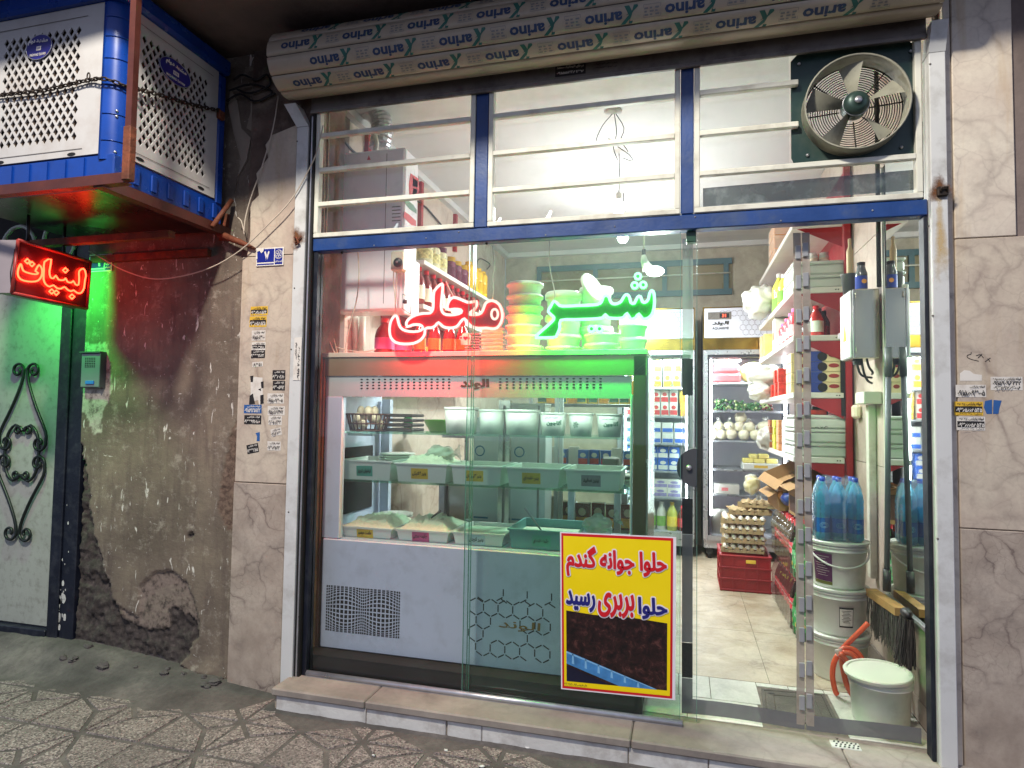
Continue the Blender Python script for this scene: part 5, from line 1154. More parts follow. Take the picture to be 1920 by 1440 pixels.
part('added_fill_tube', MB().tube([(ix0+.05, .19, zh+.02), (ix1-.05, .19, zh+.02)], .010, 8), glow('added_tube_glow', (1, 1, .95), 2.2), cf_)  # added glowing tube, hidden behind the header to brighten the cooler's contents
lamp('added_cooler_fill', ((ix0+ix1)/2, .19, zh+.006), 2.2, (.95, 1, .94), .02, 'AREA', (ix1-ix0-.1, .03))  # added fill light over the trays, goes with the hidden tube
# prints on the lower panel: warped grid and honeycomb
YL = YF-.0088; mb = MB()
g0, g1 = at(612, 1096, y=YL), at(749, 1198, y=YL); nx_, nz_ = 24, 16
def warp(u, v):
    bul = math.sin(u*2*math.pi-.0)**2 if True else 0
    return u-.030*math.sin(4*math.pi*u), v+.125*(math.sin(u*2*math.pi)**2)*math.sin(2*math.pi*v)*-1*.9
for i in range(nx_):
    for j in range(nz_):
        q = []
        for du, dv in ((.14, .14), (.86, .14), (.86, .86), (.14, .86)):
            u, v = warp((i+du)/nx_, (j+dv)/nz_); q.append((g0.x+(g1.x-g0.x)*u, YL, g0.z+(g1.z-g0.z)*v))
        mb.quad(q[3], q[2], q[1], q[0])
part('grid_print', mb, m_ink, cf_, kind='stuff')
mb = MB(); hr = .043
def hexedge(mb, cx, cz, ks, r=hr, th=.0029, y=YL):
    for k in ks:
        a, b_ = [Vector((cx+r*math.cos(math.pi/6+(k+d)*math.pi/3), y, cz+r*math.sin(math.pi/6+(k+d)*math.pi/3))) for d in (0, 1)]
        t = (b_-a).normalized(); n_ = Vector((-t.z, 0, t.x))*th; a2 = a.lerp(b_, .10); b3 = a.lerp(b_, .90); mb.quad(a2-n_, b3-n_, b3+n_, a2+n_)
hx0 = at(893, 1137, y=YL); hw = hr*math.sqrt(3)
for r_ in range(4):
    for c_ in range(5):
        cx, cz = hx0.x+c_*hw+(hw/2 if r_ % 2 else 0), hx0.z-r_*hr*1.5
        if r_ in (1, 2) and 1 <= c_ <= 3 and not (r_ == 1 and c_ == 3): continue
        if (r_*7+c_*5) % 6 == 0: hexedge(mb, cx, cz, (0, 1, 3)); continue
        hexedge(mb, cx, cz, (0, 1, 2, 3, 4, 5) if (r_+c_) % 3 else (1, 2, 3, 4))
for k in range(7): p = hx0+Vector((.04+k*.06, 0, .078 if k % 2 else .07)); hexedge(mb, p.x, p.z, (4, 5) if k % 2 else (3,))
part('honeycomb_print', mb, m_ink, cf_, kind='stuff')
mb = MB(); letter(mb, 'الوند', at(934, 1180, y=YL), X, Vector((.12, 0, 1)).normalized(), at(1012, 1170, y=YL).x-at(934, 1170, y=YL).x, .05, .015); part('brand_lettering', mb, M('brand_gold', srgb(150, 112, 52), .4, .1), cf_)

# ================================================================= IN THE COOLER
m_tub = M('tub_plastic', srgb(226, 228, 222), .4, var=.05, sub=.0)
m_tubt = M('tub_teal', srgb(110, 160, 162), .4, var=.05)
m_curd = M('curd', srgb(224, 218, 196), .8, var=.06, vs=30, bump=.5, bs=80)
def tray(px0, px1, pyt, zb, y0, dep, tag, txt, tmat, kind, fill, mat_=None, lab=None, cat='tray', grp='cheese and yoghurt trays in the cooler'):
    xa, xb = at(px0, pyt, y=y0).x+.003, at(px1, pyt, y=y0).x-.003; zt_ = at((px0+px1)/2, pyt, y=y0).z; mat_ = mat_ or m_tub
    t = root(kind, lab, cat, ((xa+xb)/2, y0+dep/2, zb), grp)
    s = .018; top = [(xa, y0), (xb, y0), (xb, y0+dep), (xa, y0+dep)]; bot = [(xa+s, y0+s), (xb-s, y0+s), (xb-s, y0+dep-s), (xa+s, y0+dep-s)]
    o = [(x, y, zt_-.008) for x, y in top]; lip = [(x, y, zt_) for x, y in top]; inn = [(x+(.012 if x < (xa+xb)/2 else -.012), y+(.012 if y < y0+dep/2 else -.012), zt_) for x, y in top]
    ob = [(x, y, zb) for x, y in bot]; os_ = [(x+(.008 if x < (xa+xb)/2 else -.008), y+(.008 if y < y0+dep/2 else -.008), zt_-.009) for x, y in top]; ib = [(x+(.006 if x < (xa+xb)/2 else -.006), y+(.006 if y < y0+dep/2 else -.006), zb+.006) for x, y in bot]
    mb = MB(); V_ = ob+os_+o+lip+inn+ib; F_ = []
    for L_ in range(5):
        for k in range(4): F_.append((L_*4+k, L_*4+(k+1) % 4, (L_+1)*4+(k+1) % 4, (L_+1)*4+k))
    F_ += [(3, 2, 1, 0), (20, 21, 22, 23)]; mb.add(V_, F_)
    part('tub', mb, mat_, t)
    if fill > 0:
        n = 30; mb = MB(); zf = zb+(zt_-zb)*fill
        for j in range(n+1):
            for i in range(n+1):
                u, v = i/n, j/n; e = min(u, 1-u, v, 1-v); x, y = xa+.016+(xb-xa-.032)*u, y0+.016+(dep-.032)*v
                mb.v.append((x, y, zf+min(1, e*5)*(.5+.5*fill)*(.03 if fill > .8 else .006)*(1+.5*fbm(x*12, y*12, px0)+1.1*abs(fbm(x*42, y*42, px0))*(1 if fill > .8 else .5))))
        for j in range(n):
            for i in range(n): a = j*(n+1)+i; mb.f.append((a, a+1, a+n+2, a+n+1)); mb.mi.append(0); mb.sm.append(True)
        part('filling', mb, m_curd, t)
    cxm = (xa+xb)/2-.01; zl = zb+(zt_-zb)*.45; hw_, hh = .048, .028; fy = lambda z: y0+s-(s-.008)*(z-zb)/(zt_-zb)-.0015
    lb = part('name_tag', MB().quad((cxm-hw_, fy(zl-hh), zl-hh), (cxm+hw_, fy(zl-hh), zl-hh), (cxm+hw_, fy(zl+hh), zl+hh), (cxm-hw_, fy(zl+hh), zl+hh)), tmat, t)
    mb = MB(); letter(mb, txt, (cxm-hw_*.8, fy(zl)-.0012, zl-.013), X, Z, hw_*1.6, .026, .045, off=.001); part('lettering', mb, m_ink, lb)
    return t
m_tg, m_ty, m_tp, m_tm, m_tgr = M('tag_green', srgb(90, 168, 150), .5), M('tag_yellow', srgb(226, 186, 66), .5), M('tag_pink', srgb(206, 92, 140), .5), M('tag_mauve', srgb(150, 140, 150), .5), M('tag_pale', srgb(190, 200, 210), .5)
for a in ((636,735,863,'لیقوان تبریز',m_tg,'white tray with green name tag on the upper cooler shelf',.55), (738,840,869,'پنیر لاکتیکی',m_ty,'white tray with yellow tag, bag of cheese behind it, upper cooler shelf',.9), (842,943,873,'پنیر گلپایگان',m_ty,'white tray behind the glass joint, yellow tag, upper cooler shelf',.75), (946,1053,877,'پنیر خامه ای',m_ty,'white tray with yellow tag, second from right on the upper cooler shelf',.5), (1056,1168,881,'پنیر سفید',m_tm,'white tray with mauve tag at the right end of the upper cooler shelf',.5)):
    tray(a[0], a[1], a[2], zs2+.001, .235, .32, None, a[3], a[4], 'food_tray', a[6], lab=a[5])
for a in ((636,736,989,'ماست موسیر',m_ty,'heaped white tray with orange yellow tag, bottom left of the cooler',.95), (739,843,995,'چکیده سنتی',m_tp,'heaped white tray with pink tag at the bottom of the cooler',1.0), (845,947,1000,'پنیر کردی',m_tgr,'white tray with pale tag behind the glass joint, bottom of the cooler',.7)):
    tray(a[0], a[1], a[2], zp1, .20, .34, None, a[3], a[4], 'food_tray', a[6], lab=a[5])
tray(950, 1088, 995, zp1, .20, .36, None, 'چکیده خامه ای', m_tg, 'food_tub', .55, m_tubt, 'large teal tub of strained yoghurt at the bottom of the cooler', 'tub')
for k, (a, b_, c_, d_) in enumerate(((790, 985, 826, 958), (878, 975, 885, 952), (1016, 996, 984, 952))):
    mm = m_shutbar if k == 0 else m_alu; p, q = at(a, b_, y=.36), at(c_, d_, y=.30)
    s = root('serving_spoon', ('dark spoon handle leaning out of the leftmost heaped tray', 'steel spoon handle upright in the pink tagged tray', 'shiny spoon handle leaning out of the teal tub')[k], 'spoon', p)
    part('handle', MB().tube([p, q], [.004, .006], 6), mm, s); part('bowl', MB().blob(p, (.022, .016, .008), 8, 5, 0), mm, s)
def lathe_thing(name, label, cat, c, parts_, grp=None):
    t = root(name, label, cat, c, grp)
    for nm, prof, mat_, seg in parts_: lpart(nm, MB().lathe(prof, seg), mat_, t)
    return t
def cup_at(px0, px1, pyt, pyb, yy): 
    a, b_ = at(px0, pyt, y=yy), at(px1, pyt, y=yy); zb = at((px0+px1)/2, pyb, y=yy).z; return Vector(((a.x+b_.x)/2, yy, zb)), (b_.x-a.x)/2, a.z-zb
m_bucket = M('bucket_plastic', srgb(216, 217, 208), .4, var=.06, vs=4, dirt=srgb(146, 138, 122), ds=7, da=.4)
zsb = zs1+.001
for k, (a, b_, t, lb) in enumerate(((835, 896, 766, 'plain white bucket left of the joint on the top cooler shelf'), (899, 946, 769, 'plain white bucket behind the joint on the top cooler shelf'), (947, 1012, 768, 'widest plain white bucket on the top cooler shelf'))):
    c_, r_, h_ = cup_at(a, b_, t, 815, .36); c_.z = zsb
    q = lathe_thing('yoghurt_bucket', lb, 'bucket', c_, (('body', [(0, 0), (r_*.86, 0), (r_*.98, h_*.97), (r_*.96, h_*.97), (r_*.85, .006), (0, .006)], m_bucket, 24), ('rim', [(r_*.98, h_*.9), (r_*1.03, h_*.91), (r_*1.03, h_), (r_*.96, h_)], m_bucket, 24)), 'plain buckets on the top cooler shelf')
for k, (a, b_, lb, tx) in enumerate(((1013, 1063, 'printed white cup next to the wide bucket, top cooler shelf', 'آقاجون'), (1066, 1113, 'printed white cup with green figure, top cooler shelf', None), (1118, 1168, 'printed white cup at the right end of the top cooler shelf', 'آقاجون'))):
    c_, r_, h_ = cup_at(a, b_, 773, 816, .33); c_.z = zsb
    q = lathe_thing('printed_cup', lb, 'cup', c_, (('body', [(0, 0), (r_*.82, 0), (r_*.98, h_*.97), (r_*.96, h_*.97), (r_*.8, .006), (0, .006)], m_bucket, 24), ('rim', [(r_*.98, h_*.93), (r_*1.03, h_*.94), (r_*1.03, h_), (r_*.96, h_)], m_bucket, 24)), 'printed dairy cups on the top cooler shelf')
    mg_ = M('print_green', srgb(30, 96, 66), .5); mb = MB(); yo = -r_*.9
    def cylw(m_, z0=0):
        for i, p in enumerate(m_.v):
            rr_ = r_*(.82+.16*p[2]/h_)+.0012; a_ = p[0]/rr_; m_.v[i] = (rr_*math.sin(a_), -rr_*math.cos(a_)-.0002*(i % 2), p[2])
        return m_
    if tx: letter(mb, tx, (-r_*.35, 0, h_*.42), X, Z, r_*1.2, h_*.26, .05, off=0); letter(mb, 'فرآورده های لبنی', (-r_*.5, 0, h_*.74), X, Z, r_*1.0, h_*.1, .02, off=0)
    else:
        for t0 in range(6): a_ = t0*1.05; mb.add([(-r_*.3, 0, h_*.5), (-r_*.3+r_*.3*math.cos(a_), 0, h_*.5+r_*.3*math.sin(a_)), (-r_*.3+r_*.22*math.cos(a_+.5), 0, h_*.5+r_*.22*math.sin(a_+.5))], [(0, 1, 2)])
    for z in (.2, .26): mb.quad((-r_*.8, 0, h_*z), (r_*.8, 0, h_*z), (r_*.8, 0, h_*z+.0015), (-r_*.8, 0, h_*z+.0015))
    lpart('print', cylw(mb), mg_, q)
# egg basket
c_, r_, h_ = cup_at(655, 728, 779, 811, .36); c_.z = zsb
bk = root('egg_basket', 'brown slatted basket heaped with eggs on the top cooler shelf', 'basket', c_)
mbk = M('basket_brown', srgb(76, 40, 26), .6, var=.2); mb = MB()
for k in range(26): t = 2*math.pi*k/26; mb.tube([(r_*.8*math.cos(t), r_*.8*math.sin(t), 0), (r_*math.cos(t), r_*math.sin(t), h_)], .0035, 4)
lpart('slats', mb, mbk, bk); bk.children[0]['kind'] = 'stuff'
mb = MB()
for rr_, z in ((r_*.82, .005), (r_*.9, h_*.45), (r_*1.02, h_)): mb.tube([(rr_*math.cos(t), rr_*math.sin(t), z) for t in [2*math.pi*k/24 for k in range(24)]], .005, 5, closed=True)
mb.lathe([(0, 0), (r_*.8, .0), (r_*.8, .004)], 20); lpart('hoops', mb, mbk, bk)
m_egg = M('egg_shell', srgb(226, 204, 172), .55, var=.06)
for k in range(15):
    a = k*2.4; rr_ = r_*(.62 if k < 8 else .35)*(1 if k != 14 else 0); single('egg', MB().blob((c_.x+rr_*math.cos(a), c_.y+rr_*math.sin(a), c_.z+(.035 if k < 5 else .075 if k < 10 else h_+.018)), (.023, .023, .029), 10, 8, 0, seed=k), m_egg, 'cream egg in the brown basket on the top cooler shelf', 'egg', 'eggs in the brown basket')
# stacked dark trays, plates, bags
for k in range(4):
    p0, p1 = at(729, 808-k*9.5, y=.45), at(782, 808-k*9.5, y=.45); single('metal_tray', MB().box((p0.x, .38, zsb+k*.027), (p1.x, .56, zsb+.018+k*.027), bev=.006), M('dark_tray', srgb(70, 66, 58), .4, .4, var=.15), 'dark shallow metal tray stacked beside the egg basket', 'tray', 'dark trays stacked beside the egg basket')
def plate_stack(px0, px1, py, yy, zz, n, lab, grp):
    a, b_ = at(px0, py, y=yy), at(px1, py, y=yy); r_ = (b_.x-a.x)/2
    for k in range(n): 
        o = lathe_thing('plate', lab, 'plate', ((a.x+b_.x)/2, yy, zz+k*.013), (('dish', [(0, .002), (r_*.6, .002), (r_*.68, .006), (r_, .016), (r_*1.0, .019), (r_*.66, .010), (0, .006)], m_bucket, 24),), grp)
plate_stack(713, 776, 858, .50, at(740, 868, y=.5).z, 4, 'white plate in the stack behind the upper trays', 'plates stacked behind the upper trays'); 
plate_stack(712, 772, 962, .57, at(740, 972, y=.57).z, 2, 'white plate stacked behind the leftmost bottom tray', 'plates stacked behind the bottom trays')
m_bag = M('thin_bag', srgb(226, 226, 218), .25, var=.05, alpha=.45, bump=.9, bs=30, sub=.0)
def bag(px, py, yy, rx, rz, lab, seed, mat_=None, tail=None, inner=None, grp=None):
    c_ = at(px, py, y=yy); b_ = root('plastic_bag', lab, 'bag', c_, grp)
    part('bag_body', MB().blob(c_, (rx, rx*.8, rz), 40, 28, .16, seed=seed), mat_ or m_bag, b_)
    if inner: part('content', MB().blob(c_, (rx*.84, rx*.66, rz*.84), 24, 16, .12, seed=seed), inner, b_)
    if tail:
        t_ = at(*tail, y=yy); n_ = 6; mb = MB(); d = (t_-c_); s_ = d.cross(Y_).normalized(); vs_ = []
        for j in range(4):
            for i in range(n_+1): w_ = (rx*.22+rx*.75*j/3); q = c_+d*(.75+.3*j/3); vs_.append(q+s_*(w_*(i/n_-.5)*1.4)+Y_*(.016*math.sin(i*2.3+j))+Z*(.012*math.sin(i*1.9)))
        mb.add(vs_, [(j*(n_+1)+i, j*(n_+1)+i+1, (j+1)*(n_+1)+i+1, (j+1)*(n_+1)+i) for j in range(3) for i in range(n_)], 0, True); part('bag_tail', mb, mat_ or m_bag, b_)
    return b_
bag(825, 852, .42, .085, .05, 'clear bag of white cheese behind the upper trays', 3, tail=(862, 848), inner=m_curd)
bag(1120, 985, .36, .075, .05, 'knotted clear bag of dairy beside the teal tub', 5, tail=(1160, 970), inner=m_curd)

# ================================================================= ON TOP OF THE COOLER
ZTOP = zt+.0005
m_lid = M('tub_lid', srgb(222, 220, 206), .38, var=.03)
def tub_stack(px0, px1, tops, yy, lab, grp, h0=None):
    """tops: pixel heights of each lid from the top; the lowest stands on the cooler"""
    a, b_ = at(px0, 600, y=yy), at(px1, 600, y=yy); r_ = (b_.x-a.x)/2; x = (a.x+b_.x)/2; zs_ = [at((px0+px1)/2, t, y=yy).z for t in tops]; n = len(zs_); zs_ = [ZTOP+(z-zs_[-1]) for z in zs_[:-1]]
    first = None; bounds = zs_+[ZTOP]
    for k in range(len(bounds)-1):
        h_ = bounds[k]-bounds[k+1]; z = bounds[k+1]
        if first is None or abs(first[1]-h_) > .004:
            o = lathe_thing('plastic_tub', lab, 'tub', (x, yy, z), (('tub', [(0, 0), (r_*.83, 0), (r_*.89, h_*.62), (r_*.92, h_*.63), (r_*.92, h_*.7)], m_tub, 20), ('lid', [(r_*.9, h_*.66), (r_, h_*.67), (r_*1.0, h_*.86), (r_*.93, h_*.97), (r_*.88, h_*.9), (0, h_*.9)], m_lid, 20)), grp); first = (o, h_)
        else: dup(first[0], (x+random.uniform(-.006, .006), yy+random.uniform(-.006, .006), z), random.uniform(0, 6))
tub_stack(950, 1018, (522, 545, 565, 583, 600, 619, 638, 657), .40, 'round white lidded tub in the tall stack right of the red neon', 'tall stack of white tubs')
tub_stack(1160, 1214, (602, 627, 657), .36, 'white lidded tub at the right end of the cooler top', 'short stack of tubs at the cooler end')
tub_stack(1095, 1166, (618, 636, 657), .42, 'white lidded tub under the green neon word', 'tubs under the green neon')
tub_stack(1022, 1092, (538, 580, 618, 640, 657), .46, 'white lidded tub stacked behind the green neon word', 'tubs behind the green neon')
tub_stack(1085, 1150, (528, 560, 600, 640, 657), .52, 'white lidded tub rearmost behind the green neon word', 'rear tubs behind the green neon')
c_ = at(1108, 540, y=.36); o = lathe_thing('loose_lid', 'white lid leaning upright on the tubs behind the green neon', 'lid', c_, (('disc', [(0, 0), (.075, 0), (.08, .004), (.08, .016), (.072, .016), (.07, .006), (0, .006)], m_lid, 24),)); o.rotation_euler = (1.1, .3, .9)
for k in range(7):
    p0, p1 = at(906, 655-k*8.5, y=.42), at(950, 655, y=.42); z = ZTOP+k*.021; o = root('clear_container', 'clear plastic food container stacked between red bottles and tubs', 'container', ((p0.x+p1.x)/2, .42, z), 'clear containers stacked on the cooler'); w_ = (p1.x-p0.x)/2
    part('tray', MB().box((p0.x+.01, .36, z), (p1.x-.01, .5, z+.012)).box((p0.x, .35, z+.012), (p1.x, .51, z+.018), bev=.003), M('clear_pet', srgb(212, 208, 200), .2, var=.08, alpha=.55), o)
for k in range(9):
    z = ZTOP+k*.0145; p0, p1 = at(876, 655, y=.45), at(904, 655, y=.45); single('foil_tray', MB().box((p0.x, .40, z), (p1.x, .52, z+.009), bev=.003), m_alu, 'thin foil tray stacked beside the red bottles', 'tray', 'foil trays stacked beside the red bottles')
def syrup(px, yy, ptop, w_, lab, tag, bodym, capm, grp):
    c_ = at(px, 600, y=yy); h_ = at(px, ptop, y=yy).z-ZTOP; r_ = w_; c_ = Vector((c_.x, yy, ZTOP))
    o = lathe_thing('juice_bottle', lab, 'bottle', c_, (('body', [(0, 0), (r_*.92, 0), (r_, .01), (r_, h_*.55), (r_*.85, h_*.7), (r_*.42, h_*.84), (r_*.36, h_*.9)], bodym, 18), ('cap', [(r_*.4, h_*.89), (r_*.42, h_*.9), (r_*.42, h_), (0, h_)], capm, 14)), grp)
    lpart('paper_label', MB().lathe([(r_*1.01, h_*.22), (r_*1.01, h_*.5)], 18, cap=False), tag, o); return o
m_jred = M('syrup_red', srgb(140, 20, 22), .12, var=.1, spec=.7); m_capr = M('cap_red', srgb(190, 30, 40), .35, var=0); m_capw = M('cap_white', srgb(210, 208, 202), .4, var=0)
m_lpink = M('label_pink', srgb(210, 90, 150), .5, var=.1); m_lor = M('label_orange', srgb(236, 160, 60), .5, var=.1)
syrup(722, .50, 597, .058, 'large red syrup bottle with pink label, left on the cooler top', m_lpink, m_jred, m_capr, 'red bottles on the cooler top')
syrup(757, .46, 612, .045, 'red bottle with pink label under the red neon hook', m_lpink, m_jred, m_capr, 'red bottles on the cooler top')
for k, px in enumerate((788, 815, 843, 868)): syrup(px, .55, 596+k*2, .036, ('red jar with orange label, first of the row under the neon', 'red jar with orange label, second of the row under the neon', 'red jar with orange label beside the heart card', 'red jar nearest the foil trays')[k], m_lor, m_jred, m_capr, 'red jars under the neon')
hc = root('heart_card', 'white paw shaped card printed with red hearts on the cooler top', 'card', at(873, 636, y=.33)); p = at(873, 636, y=.33)
pts = [p+Vector((a, 0, b_)) for a, b_ in ((-.026,-.03),(.026,-.032),(.028,.0),(.03,.022),(.016,.034),(.0,.036),(-.018,.03),(-.022,.018),(-.034,.016),(-.036,.0),(-.028,-.004))]
part('card', MB().poly(pts, (0, -1, 0), .002), m_capw, hc)
mb = MB()
for dx, dz, s in ((-.026, .008, .007), (0, .006, .013), (.018, .004, .007)): mb.poly([p+Vector((dx+s*.062*16*math.sin(t)**3, -.003, dz+s*.062*(13*math.cos(t)-5*math.cos(2*t)-2*math.cos(3*t)-math.cos(4*t)))) for t in [k*math.pi/8 for k in range(16)]], (0, -1, 0))
part('hearts', mb, m_capr, hc)
# ================================================================= WALL BOILER AND LEFT WALL
m_boil = M('boiler_enamel', srgb(232, 230, 234), .3, var=.03)
yb0 = .37; bxr = at(760, 300, y=yb0).x; bz1 = at(700, 281, y=yb0).z; bz0 = at(690, 583, y=yb0).z; byb = min(.95, at(785, 330, x=bxr).y)
wb_ = root('wall_boiler', 'white wall hung gas boiler with red badge and flag stripe on the left wall', 'boiler', (-1.75, .6, bz0))
part('casing', MB().box((RX0+.004, yb0, bz0), (bxr, byb, bz1), bev=.012), m_boil, wb_)
xs_ = at(725, 300, y=yb0).x
part('side_seam', MB().box((xs_, yb0-.002, bz0+.04), (xs_+.003, yb0+.002, bz1-.03)), m_shutbar, wb_)
part('control_front', MB().box((bxr-.002, yb0+.002, bz0-.02), (bxr+.012, byb+.02, at(760, 480, x=bxr).z), bev=.006), m_boil, wb_)
fx = bxr+.002
def fq(L, nm, mt): part(nm, MB().poly([at(a, b_, x=fx) for a, b_ in L], (1, 0, 0), .001), mt, wb_)
fq([(770,325),(785,335),(786,355),(783,368),(768,372),(767,345)], 'red_badge', m_capr)
fq([(774,333),(783,340),(783,352),(774,349)], 'badge_window', m_capw); fq([(775,352),(783,356),(781,364),(773,366)], 'badge_print', m_yel)
fq([(758,370),(775,384),(781,393),(781,401),(768,392),(760,382)], 'flag_green', M('flag_green', srgb(90, 130, 110), .4)); fq([(758,396),(768,403),(780,414),(780,424),(772,422),(757,408)], 'flag_red', m_capr)
part('warning_mark', MB().poly([at(688, 300, y=yb0-.001), at(695, 300, y=yb0-.001), at(691.5, 291, y=yb0-.001)], (0, -1, 0), .0005), m_capr, wb_)
mb = MB()
for k in range(5): a, b_ = at(735, 388+k*6.5, y=yb0-.001), at(751, 386+k*6.5, y=yb0-.001); mb.box((a.x, yb0-.002, a.z-.003), (b_.x, yb0, a.z+.002))
part('side_louvres', mb, m_shutbar, wb_)
part('knob', MB().tube([at(756, 565, x=bxr+.02), at(763, 566, x=bxr+.04)], .012, 8), M('knob_dark', srgb(70, 40, 50), .4), wb_)
L_ = [(755, 551), (771, 560), (770, 589), (754, 578)]; part('flap_line', MB().tube([at(a, b_, x=bxr+.014) for a, b_ in L_], .002, 4, closed=True), m_shutbar, wb_)
# flue duct with rings
du = smooth([at(712, 281, y=.58), at(716, 250, y=.58), at(714, 225, y=.58), at(703, 210, y=.58), at(685, 203, y=.58), at(655, 200, y=.58)], 8)
rr = [(.062+(.006 if (k % 2) else 0)) for k in range(len(du))]
part('flue_duct', MB().tube(du, rr, 14, sm=False), m_alu, wb_)
part('pipe', MB().tube(smooth([at(704, 282, y=.50), at(706, 268, y=.50), at(702, 252, y=.50)], 3), .016, 8), m_white, wb_)
for (a, b_, c_, d_) in ((665, 600, 668, 668), (680, 600, 677, 668)): part('pipe', MB().tube([Vector((at(a, b_, y=.62).x, .62, bz0+.01)), at(c_, d_, y=.62)], .022, 8), m_white, wb_)
th = root('timer_box', 'beige timer box with round black dial hung beside the boiler', 'timer', at(745, 510, y=.34))
p0, p1 = at(733, 508, y=.30), at(757, 470, y=.30); part('case', MB().box((p0.x, .29, p0.z), (p1.x, .355, p1.z), bev=.008), M('timer_beige', srgb(196, 186, 166), .45, var=.05), th)
dc = at(746, 492, y=.288); part('dial', MB().lathe([(0, -.014), (.008, -.013), (.012, -.008), (.022, -.008), (.027, -.002), (.027, .004)], 18, dc, axis='y'), M('dial_black', srgb(34, 30, 30), .4), th)
part('dial_hub', MB().lathe([(0, -.017), (.006, -.016), (.007, -.012)], 10, dc, axis='y'), m_alu, th)
for k, L_ in enumerate(([(738,508),(738,530),(741,560),(742,600)], [(744,508),(743,540),(741,575)])): part('cable', MB().tube(smooth([at(a, b_, y=.33) for a, b_ in L_], 3), .003, 5), m_wire, th)
for L_, yy in (([(600,470),(600,520),(606,590),(618,640),(630,666)], .20), ([(612,475),(611,540),(620,610),(634,667)], .24), ([(671,470),(673,510),(670,555),(659,600),(650,640),(647,664)], .22), ([(602,540),(600,590),(606,630),(622,647),(650,656),(680,660),(704,655)], .26), ([(610,205),(609,300),(607,440)], .10), ([(617,205),(616,300),(612,440)], .12)):
    single('cable', MB().tube(smooth([at(a, b_, y=yy) for a, b_ in L_], 3), .0035, 5), m_wire, 'cream cable hanging inside the left corner of the shop window', 'cable', 'cream cables in the left corner of the window')
mb = MB()
for k, (px, y0_, y1_) in enumerate(((791, 338, 420), (855, 402, 420), (692, 248, 280))):
    a = at(px, y0_, x=RX0+.02); b_ = at(px, y1_, x=RX0+.02); single('red_bracket', MB().box((RX0+.0, a.y-.02, b_.z-.25), (RX0+.03, a.y+.02, a.z)), M('shelf_red', srgb(150, 24, 32), .4, var=.1, dirt=srgb(90, 24, 28), ds=5, da=.4), 'red slotted upright on the left wall behind the boiler', 'bracket', 'red uprights on the left wall')
m_sred2 = MATS['shelf_red']
single('cable', MB().tube(smooth([at(a, b_, x=RX0+.015) for a, b_ in ((608,212),(612,236),(636,254),(660,282))], 3)+[at(800, 390, x=RX0+.015), at(826, 420, x=RX0+.015), at(850, 455, x=RX0+.015)], .008, 6), m_bcable, 'dark cable run slanting along the left wall under the ceiling', 'cable')
single('cable', MB().tube(smooth([at(a, b_, x=RX0+.015) for a, b_ in ((886,462),(891,500),(891,540),(893,500),(899,485),(912,490),(919,497),(913,505))], 3), .005, 6), m_bcable, 'thin dark cable looping beside the yellow bottles', 'cable')
# left shelving
m_shw = M('shelf_white', srgb(208, 204, 198), .4, var=.04, dirt=srgb(160, 150, 140), ds=6, da=.3)
SXL = -1.66
l1 = [at(781, 474, x=SXL), at(864, 528, x=SXL), at(917, 562, x=SXL)]; l2 = [at(777, 562, x=SXL), at(812, 582, x=SXL)]
ya, yb_ = .98, min(3.6, l1[2].y); zA, zB = l1[1].z, l2[0].z
ls = root('left_shelf', 'red backed shelf unit with white boards on the left wall', 'shelf', (RX0+.15, 2, zB-.4))
part('back_panel', MB().box((RX0+.002, ya, zB-.5), (RX0+.012, yb_, zA+.0)), m_sred2, ls)
for z, nm in ((zA, 0), (zB, 1), (zB-.42, 2)):
    y0_ = ya
    while y0_ < yb_-.1:
        y1_ = min(yb_, y0_+.9); part('board', MB().box((RX0+.013, y0_+.002, z-.03), (SXL, y1_-.002, z), bev=.003), m_shw, ls); y0_ = y1_
part('price_strip', MB().box((SXL+.001, 1.9, zA-.028), (SXL+.004, yb_, zA-.006)), m_capw, ls)
m_jam = M('jar_purple', srgb(96, 40, 62), .15, var=.2, spec=.7); m_gold = M('lid_gold', srgb(206, 164, 60), .35, .4); m_yb = M('juice_yellow', srgb(236, 172, 24), .2, var=.1); m_ket = M('sauce_dark_red', srgb(112, 24, 20), .15, var=.15, spec=.7); m_lcream = M('label_cream', srgb(220, 206, 180), .5, var=.12)
def row(name, label, cat, grp, pts, mk):
    f = None
    for p in pts:
        if f is None: f = mk(name, label, cat, p, grp)
        else: dup(f, p, random.uniform(-.4, .4))
def bottle(r, h, body, cap, lab, shoulder=.62, neck=.4, l0=.15, l1_=.5):
    def mk(name, label, cat, p, grp): return lathe_thing(name, label, cat, p, (('body', [(0, 0), (r*.93, 0), (r, h*.02), (r, h*shoulder), (r*.8, h*(shoulder+.1)), (r*neck, h*.86), (r*neck, h*.9)], body, 12), ('cap', [(r*neck*1.12, h*.89), (r*neck*1.12, h*.99), (r*neck, h), (0, h)], cap, 10), ('paper_label', [(r*1.012, h*l0), (r*1.012, h*l1_)], lab, 12)), grp)
    return mk
def jar(r, h, body, cap, lab):
    def mk(name, label, cat, p, grp): return lathe_thing(name, label, cat, p, (('glass', [(0, 0), (r, .004), (r, h*.72), (r*.85, h*.82)], body, 14), ('lid', [(r*.88, h*.8), (r*.9, h), (0, h)], cap, 14), ('paper_label', [(r*1.012, h*.2), (r*1.012, h*.55)], lab, 14)), grp)
    return mk
yy = [ya+.12+.15*k for k in range(20)]
row('jam_jar', 'purple jar with gold lid on the upper left shelf', 'jar', 'purple jars on the upper left shelf', [(SXL-.07, y, zA) for y in (1.62, 1.76, 1.90)], jar(.055, .17, m_jam, m_gold, m_jam))
